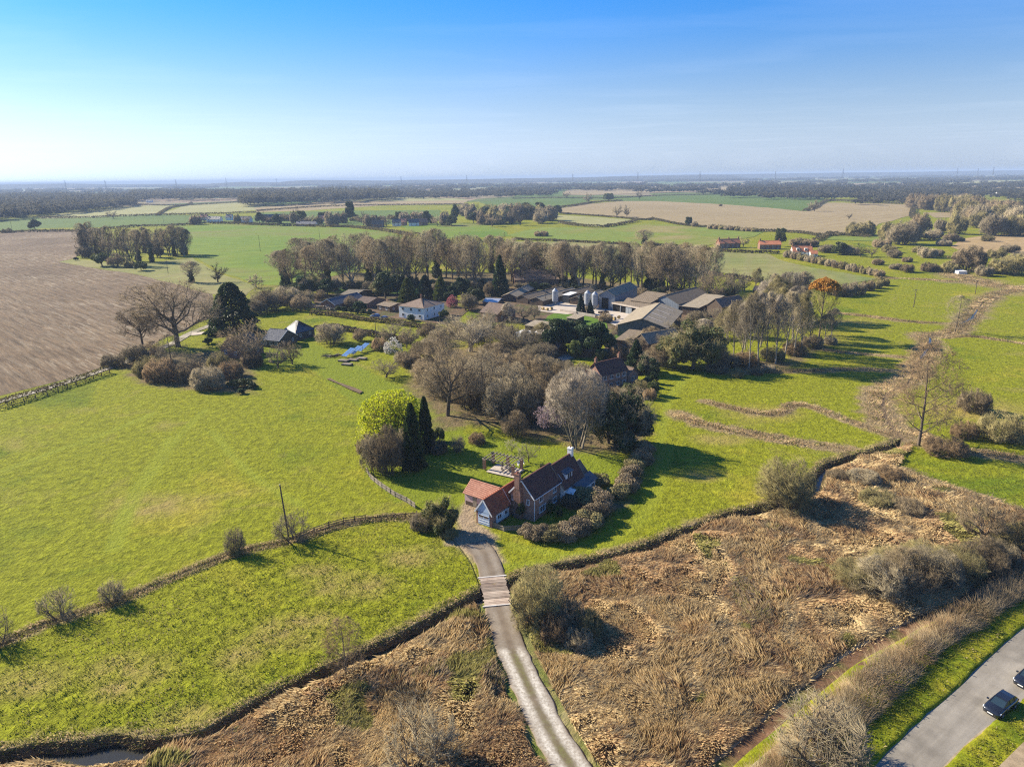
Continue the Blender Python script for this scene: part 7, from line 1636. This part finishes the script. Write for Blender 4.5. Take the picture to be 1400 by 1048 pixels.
def silo(px, py, r, h, label):
    g_ = G(px, py); t = thing('silo', label, 'silo', (g_[0], g_[1], 0.1))
    MB().tube((0, 0, 1.9), (0, 0, h - 1.2), r, r, 18).build('tank', MT['silo'], t); MB().tube((0, 0, h - 1.2), (0, 0, h), r, 0.25, 18).build('roof', MT['silo'], t)
    MB().tube((0, 0, 0.6), (0, 0, 1.9), 0.3, r, 18).build('hopper', MT['silo'], t)
    for k in range(6):
        a = k * math.pi / 3; MB().box(r * 0.92 * math.cos(a) - 0.07, r * 0.92 * math.cos(a) + 0.07, r * 0.92 * math.sin(a) - 0.07, r * 0.92 * math.sin(a) + 0.07, 0, 2.0).build('leg', MT['steel_grey'], t)
    for k in range(3): MB().tube((0, 0, 2.6 + k * 1.5), (0, 0, 2.68 + k * 1.5), r + 0.05, r + 0.05, 18).build('hoop', MT['silo'], t)
    MB().quadbar((0, -r - 0.12, 0.3), (0, -r - 0.12, h - 1.0), 0.35, 0.05).build('ladder', MT['steel_grey'], t)
silo(759, 417, 1.4, 7.6, 'galvanised silo standing alone beside the poultry sheds')
silo(803, 421, 1.4, 7.8, 'left silo of the galvanised pair')
silo(813, 423, 1.4, 7.8, 'right silo of the galvanised pair next to the grain store')
for k, (px, py) in enumerate([(742, 424), (748, 425), (754, 424), (800, 424), (833, 436), (840, 438), (846, 436)]):
    g_ = G(px, py); t = thing('straw_bale', '%s round straw bale from the left across the farm yard' % ordn(k), 'straw bale', (g_[0], g_[1], 0.25), rnd.uniform(0, 3), 'round straw bales in the farm yard')
    MB().tube((-0.6, 0, 0.6), (0.6, 0, 0.6), 0.62, 0.62, 14).build('bale', MT['straw'], t); MB().tube((-0.2, 0, 0.6), (0.2, 0, 0.6), 0.635, 0.635, 14).build('net_wrap', MT['timber'], t)
for k, (px, py, lb) in enumerate([(825, 431, 'dark farm trailer standing in front of the grain store'), (862, 441, 'dark farm trailer below the open fronted shed')]):
    g_ = G(px, py); t = thing('trailer', lb, 'trailer', (g_[0], g_[1], 0.25), 0.4 + k)
    MB().box(-2, 2, -1, 1, 0.7, 0.85).box(-2, 2, -1, -0.92, 0.85, 1.5).box(-2, 2, 0.92, 1, 0.85, 1.5).box(-2, -1.92, -0.92, 0.92, 0.85, 1.5).box(1.92, 2, -0.92, 0.92, 0.85, 1.5).build('body', MT['timber_dark'], t); MB().quadbar((2, 0, 0.75), (3.2, 0, 0.5), 0.12).build('drawbar', MT['steel_grey'], t)
    for sx in (-0.6, 0.5):
        for sy in (-1, 1): MB().tube((sx, sy * 0.85, 0.4), (sx, sy * 1.08, 0.4), 0.4, 0.4, 12).build('wheel', MT['tyre'], t)
# low concrete wall by the yard
w0 = GL([(766, 426), (790, 430), (814, 434)]); wt = thing('yard_wall', 'low grey concrete wall between farm yard and farm lawn', 'wall', (0, 0, 0))
for a, b_ in zip(w0[:-1], w0[1:]): MB().quadbar((*a, 0.6), (*b_, 0.6), 0.4, 1.2).build('wall_section', MT['yard'], wt)
# far houses
def far_house(label, x, y, wpx, eave, ridge, wall, roof, rot=0.0, chim=1, wins=3, depth=7, name='house', storeys=2, hip=False):
    g_ = G(x, y); w = wpx * mpp(x, y); t = thing(name, label, 'house', (g_[0], g_[1], 0.05), rot)
    gable(t, -w / 2, w / 2, 0, depth, eave, ridge, wall, roof, 'u', 0.3, True, hip, ribs=0.8, base=-0.1)
    for s_ in range(storeys):
        for k in range(wins): win(t, -w / 2 + w * (k + 0.5) / wins, 0, (s_ + 0.55) * eave / storeys, 1.2, 1.2, (0, -1))
    for k in range(chim): chimney(t, (-w / 2 + 0.6, w / 2 - 0.6, 0)[k], depth / 2, eave, ridge + 1.4, 0.9, 0.7, 'brick_far', 1)
    return t
MT['tile_far'] = simple_mat('bright_orange_tiles', (0.72, 0.27, 0.12), (0.5, 0.19, 0.09), 0.6, 0.8)
far_house('pair of red brick cottages with orange roofs and three stacks', 998, 339, 30, 3.8, 6.8, 'brick_far', 'tile_far', 0.15, 3, 4)
far_house('red brick cottages with orange roof right of the first pair', 1053, 341, 28, 3.8, 6.4, 'brick_far', 'tile_far', -0.1, 2, 4)
wh = far_house('bright white house with orange red roof and two dormers in the valley', 1097, 350, 26, 3.2, 6.8, 'white', 'tile_far', -0.12, 2, 4)
for xx in (-3.2, 2.2):
    dmm = MB().box(xx - 0.9, xx + 0.9, 0.3, 2.4, 3.4, 5.3).build('dormer', MT['white'], wh); MB().box(xx - 0.6, xx + 0.6, 0.24, 0.3, 3.8, 5.0).build('pane', MT['glass'], dmm)
far_house('small white annexe with orange roof right of the white valley house', 1113, 351, 9, 2.2, 4.2, 'white', 'tile_far', -0.12, 0, 2, 5, storeys=1)
vill = [('white walled cottage with dark roof at the far left', 292, 304, 20, 'white', 'slate_roof'), ('white house with steep black roof right of the far left cottage', 331, 304, 24, 'white', 'slate_roof'), ('orange roofed white cottage at the far left edge of the row', 278, 301, 10, 'white', 'tile_orange'),
        ('pale gable house between the two far left cottages', 313, 301, 9, 'render_white', 'slate_roof'), ('dark roofed long house at the left of the village', 372, 301, 28, 'brick_far', 'slate_roof'), ('black roofed white bungalow in front of the village', 418, 309, 28, 'white', 'slate_roof'),
        ('brown roofed house behind the black roofed bungalow', 398, 302, 16, 'brick_far', 'tile_brown'), ('pinkish house with orange roof right of the bungalow', 446, 303, 24, 'pink', 'tile_orange'), ('small cottage with brown roof right of the pointed dark tree', 517, 311, 16, 'brick_far', 'tile_brown'),
        ('white gabled house in the right half of the village', 542, 309, 11, 'white', 'slate_roof'), ('narrow brick house beside the white gabled one', 551, 308, 8, 'brick_far', 'tile_orange'), ('long low white building at the right end of the village', 566, 309, 14, 'white', 'slate_roof'), ('low orange roofed building at the village end', 579, 308, 12, 'brick_far', 'tile_orange')]
for k, (lb, x, y, w_, wl, rf) in enumerate(vill): far_house(lb, x, y, w_, 4.2 if k != 5 else 2.6, 8.2 if k != 5 else 5.6, wl, rf, rnd.uniform(-0.3, 0.3), 1, 2 if w_ < 15 else 4, 7)
far_house('tiny white house glinting in front of the left skyline wood', 204, 277, 8, 5, 8, 'white', 'slate_roof', 0, 0, 2)
far_house('pale farm building on the far dark green field', 742, 259, 9, 6, 9, 'white', 'slate_roof', 0, 0, 2, 12)
far_house('white building far off among the right woods', 1366, 268, 4, 6, 9, 'white', 'slate_roof', 0, 0, 1, 10)
B('caravan', 'white caravan among the bushes by the reeds', 'caravan', (1310, 375), (1322, 375), (1324, 372), 1.5, 1.7, 'white', 'white', mono=True, over=0.05)

# solar panels on the grass
for k, (x, y, lb) in enumerate(((477, 487, 'left'), (487, 484, 'middle'), (497, 480, 'right'))):
    g_ = G(x, y); t = thing('solar_panel', '%s one of three blue solar panel frames on the grass' % lb, 'solar panel', (g_[0], g_[1], 0.15), math.radians(-24), 'blue solar panels on the grass')
    for i in range(2):
        for j in range(5):
            x0, x1 = -1.0 + i * 1.0, -0.1 + i * 1.0; s_, c_ = math.sin(0.5), math.cos(0.5); y0_, y1_ = -2.6 + j * 1.04, -1.68 + j * 1.04
            mb = MB().slab([(x0, y0_, 1.4 + y0_ * 0.3), (x1, y0_, 1.4 + y0_ * 0.3), (x1, y1_, 1.4 + y1_ * 0.3), (x0, y1_, 1.4 + y1_ * 0.3)], 0.05); mb.build('panel', MT['panel_blue'], t)
    MB().quadbar((-1.0, -2.7, 0.55), (-1.0, 2.7, 2.15), 0.08).quadbar((1.0, -2.7, 0.55), (1.0, 2.7, 2.15), 0.08).build('frame', MT['aluminium'], t)
    for y_ in (-2.4, 2.4):
        for x_ in (-0.9, 0.9): MB().box(x_ - 0.05, x_ + 0.05, y_ - 0.05, y_ + 0.05, -0.1, 1.35 + y_ * 0.3).build('leg', MT['aluminium'], t)
for k, (x, y, lb) in enumerate(((470, 494, 'left'), (483, 493, 'middle'), (495, 491, 'right'), (475, 499, 'front'))):
    g_ = G(x, y); t = thing('timber_stack', '%s stack of pale timber below the solar panels' % lb, 'timber stack', (g_[0], g_[1], 0.1), math.radians(-20))
    for i in range(4):
        for j in range(2): MB().box(-1.6 + rnd.uniform(-.2, .2), 1.6, -0.9 + i * 0.45, -0.5 + i * 0.45, 0.25 * j, 0.22 + 0.25 * j).build('plank', MT['timber' if (i + j) % 3 else 'timber_dark'], t)
g_ = G(456, 488)
t = thing('log_pile', 'brown brushwood heap left of the timber stacks', 'brushwood heap', (g_[0], g_[1], 0.1))
for k in range(16): a = rnd.uniform(-0.6, 0.6); x = rnd.uniform(-2.5, 2.5); y = rnd.uniform(-1, 1); MB().tube((x - 1.5 * math.cos(a), y - 1.5 * math.sin(a), rnd.uniform(0, .7)), (x + 1.5 * math.cos(a), y + 1.5 * math.sin(a), rnd.uniform(0.1, .8)), 0.14, 0.09, 6).build('log', MT['timber' if k % 2 else 'timber_dark'], t)

# poles
def pole(px, py, top, label, cross=False, lean=(0, 0), r=0.15):
    g_ = G(px, py); h = height_at(px, py, top); t = thing('utility_pole', label, 'pole', (g_[0], g_[1], 0)); t.rotation_euler = (lean[0], lean[1], 0)
    MB().tube((0, 0, -0.5), (0, 0, h), r, r * 0.72, 8).build('pole', MT['pole'], t)
    if cross:
        MB().box(-0.9, 0.9, -0.06, 0.06, h - 0.5, h - 0.38).build('crossarm', MT['pole'], t)
        for x in (-0.8, 0, 0.8): MB().tube((x, 0, h - 0.38), (x, 0, h - 0.18), 0.05, 0.03, 6).build('insulator', MT['white'], t)
    else: MB().tube((0, 0, h), (0, 0, h + 0.06), r * 0.8, r * 0.2, 8).build('cap', MT['silo'], t)
    return t
pole(395, 736, 662, 'tall dark timber pole in the left pasture beside the wide bare tree', lean=(0, math.radians(-2.5)))
pole(515, 472, 441, 'timber pole in the meadow below the white farmhouse')
for x, y, tp, lb, cr in [(437, 325, 311, 'pole in the green crop field before the village', 0), (356, 344, 322, 'pole in the left part of the green crop field', 0), (230, 374, 353, 'pole with crossarm on the rough grass margin', 1), (17, 316, 303, 'pole at the far left field boundary', 0), (224, 305, 295, 'thin pole in the green strip left of the village', 0),
                         (1249, 420, 395, 'pole with crossarm in the valley meadow', 1), (1333, 402, 383, 'pole standing in the reeds at the right', 1), (601, 425, 408, 'pole behind the right corner of the white farmhouse', 0), (746, 417, 396, 'pale pole in front of the poultry sheds', 0)]: pole(x, y, tp, lb, cr, r=0.16)
def pylon(px, dist, top_px, label, k):
    d = _f * CAM_F + _R * (px - 700) + _U * (524 - 240); x = d[0] / d[1] * dist; y = dist
    v = np.array([x, y, 0 - CAM_H]); zc = v @ _f
    h = CAM_H + (top_px) * zc / CAM_F
    t = thing('pylon', label, 'pylon', (x, y, 0), 0.3); mb = MB(); w = dist / 3000 * 0.34
    for sx in (-1, 1):
        for sy in (-1, 1): mb.quadbar((sx * 4, sy * 4, 0), (sx * 0.8, sy * 0.8, h), w)
    for j in range(6):
        z = h * j / 7; r = 4 - 3.2 * z / h; z2 = h * (j + 1) / 7; r2 = 4 - 3.2 * z2 / h
        mb.quadbar((-r, -r, z), (r2, -r2, z2), w * 0.6); mb.quadbar((r, -r, z), (-r2, -r2, z2), w * 0.6)
    mb.build('tower', MT['pylon'], t)
    ab = MB()
    for zf in (0.72, 0.84, 0.96): ab.quadbar((-9 + zf * 2, 0, h * zf), (9 - zf * 2, 0, h * zf), w * 0.8)
    ab.build('crossarm', MT['pylon'], t)
MT['pylon'] = simple_mat('pylon_steel', (0.12, 0.13, 0.15), (0.1, 0.1, 0.12), 1, 0.6, 0.3, 0)
for k, (px, dd, tp, lb) in enumerate([(87, 3800, 3.5, 'above the left wood'), (142, 4200, 3.5, 'right of the first one over the left wood'), (239, 4000, 3, 'over the left back wood'), (308, 3600, 4, 'between the two left woods'), (377, 4200, 3, 'over the round topped wood'), (548, 4000, 3, 'right of the round topped wood'), (638, 4400, 3, 'over the middle of the skyline'), (783, 3800, 3, 'left of the tallest pylon'), (872, 3000, 4.5, 'tallest, right of centre'),
                                       (957, 3200, 4, 'right of the tallest one'), (1060, 4000, 3, 'over the dark wood on the rise'), (1152, 3000, 5, 'large over the right valley'), (1308, 3600, 4, 'left of the cluster at the far right'), (1336, 4200, 3, 'in the middle of the cluster at the far right'), (1357, 3800, 4, 'right of the cluster at the far right')]):
    pylon(px, dd, tp, 'faint steel pylon on the skyline, ' + lb, k)

# ---------------------------------------------------------------- cars
MT['car_black'] = new_mat('black_car_paint', 0.22, 0.6)[0]; MT['car_black'].node_tree.nodes['Principled BSDF'].inputs['Base Color'].default_value = (0.012, 0.013, 0.016, 1); MT['car_black'].node_tree.nodes['Principled BSDF'].inputs['Coat Weight'].default_value = 0.8
MT['car_glass'] = new_mat('car_glass', 0.06, 0.7)[0]; MT['car_glass'].node_tree.nodes['Principled BSDF'].inputs['Base Color'].default_value = (0.02, 0.035, 0.045, 1)
MT['lamp'] = simple_mat('headlamp_glass', (0.75, 0.77, 0.8), (0.6, 0.62, 0.66), 5, 0.1, 0.6, 0); MT['lamp_red'] = simple_mat('tail_lamp', (0.35, 0.01, 0.01), (0.2, 0.01, 0.01), 5, 0.2); MT['plate'] = simple_mat('number_plate', (0.8, 0.8, 0.76), (0.75, 0.75, 0.7), 5, 0.5, 0.3, 0)
def car(label, loc, rotz, paint, group=None, cat='car', name='parked_car'):
    t = thing(name, label, cat, loc, rotz, group)
    # body: cross sections along x (front at +x); each: (x, half width, z low, z shoulder, z top)
    S = [(2.16, 0.50, 0.30, 0.50, 0.56), (2.10, 0.72, 0.24, 0.62, 0.68), (1.9, 0.84, 0.2, 0.74, 0.80), (1.45, 0.89, 0.2, 0.84, 0.92), (0.95, 0.9, 0.2, 0.9, 1.0), (0.3, 0.9, 0.2, 0.93, 1.0), (-0.6, 0.9, 0.2, 0.96, 1.02), (-1.4, 0.89, 0.2, 0.98, 1.04), (-1.85, 0.86, 0.22, 0.98, 1.04), (-2.08, 0.78, 0.28, 0.92, 1.0), (-2.14, 0.66, 0.36, 0.8, 0.86)]
    V = []; n = 8
    for x, w, z0, zs, zt in S:
        V += [(x, -w * 0.93, z0), (x, -w, (z0 + zs) / 2), (x, -w * 0.97, zs), (x, -w * 0.8, zt), (x, w * 0.8, zt), (x, w * 0.97, zs), (x, w, (z0 + zs) / 2), (x, w * 0.93, z0)]
    F = []
    for i in range(len(S) - 1):
        for k in range(n): a = i * n + k; b_ = i * n + (k + 1) % n; F.append((a, a + n, b_ + n, b_))
    F += [tuple(range(n)), tuple(range((len(S) - 1) * n + n - 1, (len(S) - 1) * n - 1, -1))]
    MB().add(V, F).build('body', MT[paint], t, smooth_sh=True)
    # glasshouse
    Gs = [(1.02, 0.72, 0.98), (0.35, 0.64, 1.36), (0.0, 0.62, 1.46), (-0.8, 0.62, 1.48), (-1.45, 0.6, 1.42), (-1.98, 0.66, 1.02)]
    V = []
    for x, w, z in Gs: V += [(x, -0.74 if z > 1.1 else -w, 1.0), (x, -w * 0.94, z), (x, w * 0.94, z), (x, 0.74 if z > 1.1 else w, 1.0)]
    F = []
    for i in range(len(Gs) - 1):
        for k in range(3): a = i * 4 + k; F.append((a, a + 4, a + 5, a + 1))
    F += [(0, 1, 2, 3), (23, 22, 21, 20)]
    MB().add(V, F).build('windows', MT['car_glass'], t)
    MB().add([(0.2, -0.6, 1.425), (0.2, 0.6, 1.425), (0.0, -0.62, 1.475), (0.0, 0.62, 1.475), (-0.8, -0.62, 1.5), (-0.8, 0.62, 1.5), (-1.5, -0.58, 1.43), (-1.5, 0.58, 1.43), (0.2, -0.6, 1.38), (0.2, 0.6, 1.38), (-1.5, -0.58, 1.38), (-1.5, 0.58, 1.38)],
             [(0, 1, 3, 2), (2, 3, 5, 4), (4, 5, 7, 6), (0, 2, 4, 6, 10, 8), (1, 9, 11, 7, 5, 3), (8, 9, 1, 0), (10, 6, 7, 11)]).build('roof', MT[paint], t)
    pl = MB()
    for s_ in (-1, 1):
        pl.quadbar((1.0, s_ * 0.7, 1.0), (0.2, s_ * 0.61, 1.43), 0.07); pl.quadbar((-0.35, s_ * 0.75, 1.0), (-0.35, s_ * 0.6, 1.47), 0.08); pl.quadbar((-1.95, s_ * 0.66, 1.02), (-1.48, s_ * 0.58, 1.43), 0.1); pl.quadbar((-1.25, s_ * 0.76, 1.0), (-1.3, s_ * 0.6, 1.44), 0.09)
    pl.build('pillars', MT[paint], t)
    wheel = None
    for x in (1.3, -1.32):
        for s_ in (-1, 1):
            w_ = MB().tube((x, s_ * 0.72, 0.32), (x, s_ * 0.92, 0.32), 0.32, 0.32, 18).build('wheel', MT['tyre'], t); MB().tube((x, s_ * 0.9, 0.32), (x, s_ * 0.935, 0.32), 0.2, 0.19, 12).build('rim', MT['rim'], w_)
    for s_ in (-1, 1):
        MB().add([(2.06, s_ * 0.45, 0.56), (1.86, s_ * 0.83, 0.62), (1.7, s_ * 0.86, 0.76), (1.92, s_ * 0.5, 0.72), (2.12, s_ * 0.45, 0.58), (1.93, s_ * 0.86, 0.63), (1.76, s_ * 0.9, 0.79), (1.99, s_ * 0.5, 0.75)], [(4, 5, 6, 7), (0, 3, 2, 1), (0, 1, 5, 4), (1, 2, 6, 5), (2, 3, 7, 6), (3, 0, 4, 7)]).build('headlight', MT['lamp'], t)
        MB().box(-2.13, -2.0, s_ * 0.7 - 0.12, s_ * 0.7 + 0.12, 0.72, 0.92).build('tail_light', MT['lamp_red'], t)
        MB().box(0.62, 0.8, s_ * 1.0 - 0.1, s_ * 1.0 + 0.1, 0.95, 1.08).build('wing_mirror', MT[paint], t)
    MB().box(2.14, 2.19, -0.27, 0.27, 0.4, 0.51).build('number_plate', MT['plate'], t); MB().box(2.11, 2.17, -0.45, 0.45, 0.53, 0.6).build('grille', MT['dark'], t)
    return t
rd = math.atan2(-(ROAD_R[60][1] - ROAD_R[30][1]), -(ROAD_R[60][0] - ROAD_R[30][0]))
rl = np.array(ROAD_L); rr_ = np.array(ROAD_R)
gc = G(1367, 966); ii = int(np.argmin(np.hypot(rr_[:, 0] - gc[0], rr_[:, 1] - gc[1]))); tdir = rr_[ii + 2] - rr_[ii - 2]; ca = math.atan2(-tdir[1], -tdir[0])
car('black hatchback facing the viewer on the road by the grass verge', (gc[0], gc[1], -0.21), ca, 'car_black')
gc = G(1407, 934, 0); ii = int(np.argmin(np.hypot(rr_[:, 0] - gc[0], rr_[:, 1] - gc[1]))); tdir = rr_[ii + 2] - rr_[ii - 2]; ca = math.atan2(-tdir[1], -tdir[0])
car('second dark car cut off by the right picture edge', (gc[0] + 0.4, gc[1] + 0.6, -0.21), ca, 'car_black')
gg_ = G(524, 437); car('bright blue car by the cottage hedge', (gg_[0], gg_[1], 0.1), 2.7, 'tarp_blue')
gg_ = G(513, 434); car('darker blue car behind the bright blue one', (gg_[0], gg_[1], 0.1), 2.9, 'tarp_blue')
gg_ = G(690, 463); car('white car parked under the bare trees left of the trailer', (gg_[0], gg_[1], 0.1), 0.5, 'white')

# ---------------------------------------------------------------- air
hb_ = MB().box(-29500, 29500, -450, 29000, -2.6, 76).build('haze', bpy.data.materials.new('haze_air'))
hm = hb_.data.materials[0]; hm.use_nodes = True; nt = hm.node_tree; nt.nodes.remove(nt.nodes['Principled BSDF'])
pv = nt.nodes.new('ShaderNodeVolumePrincipled'); pv.inputs['Color'].default_value = (0.50, 0.64, 0.85, 1); pv.inputs['Density'].default_value = 1 / 8000.0; pv.inputs['Anisotropy'].default_value = 0.0
nt.links.new(pv.outputs[0], nt.nodes['Material Output'].inputs['Volume'])
tag(hb_, 'pale blue spring haze over the countryside', 'haze', kind='stuff')
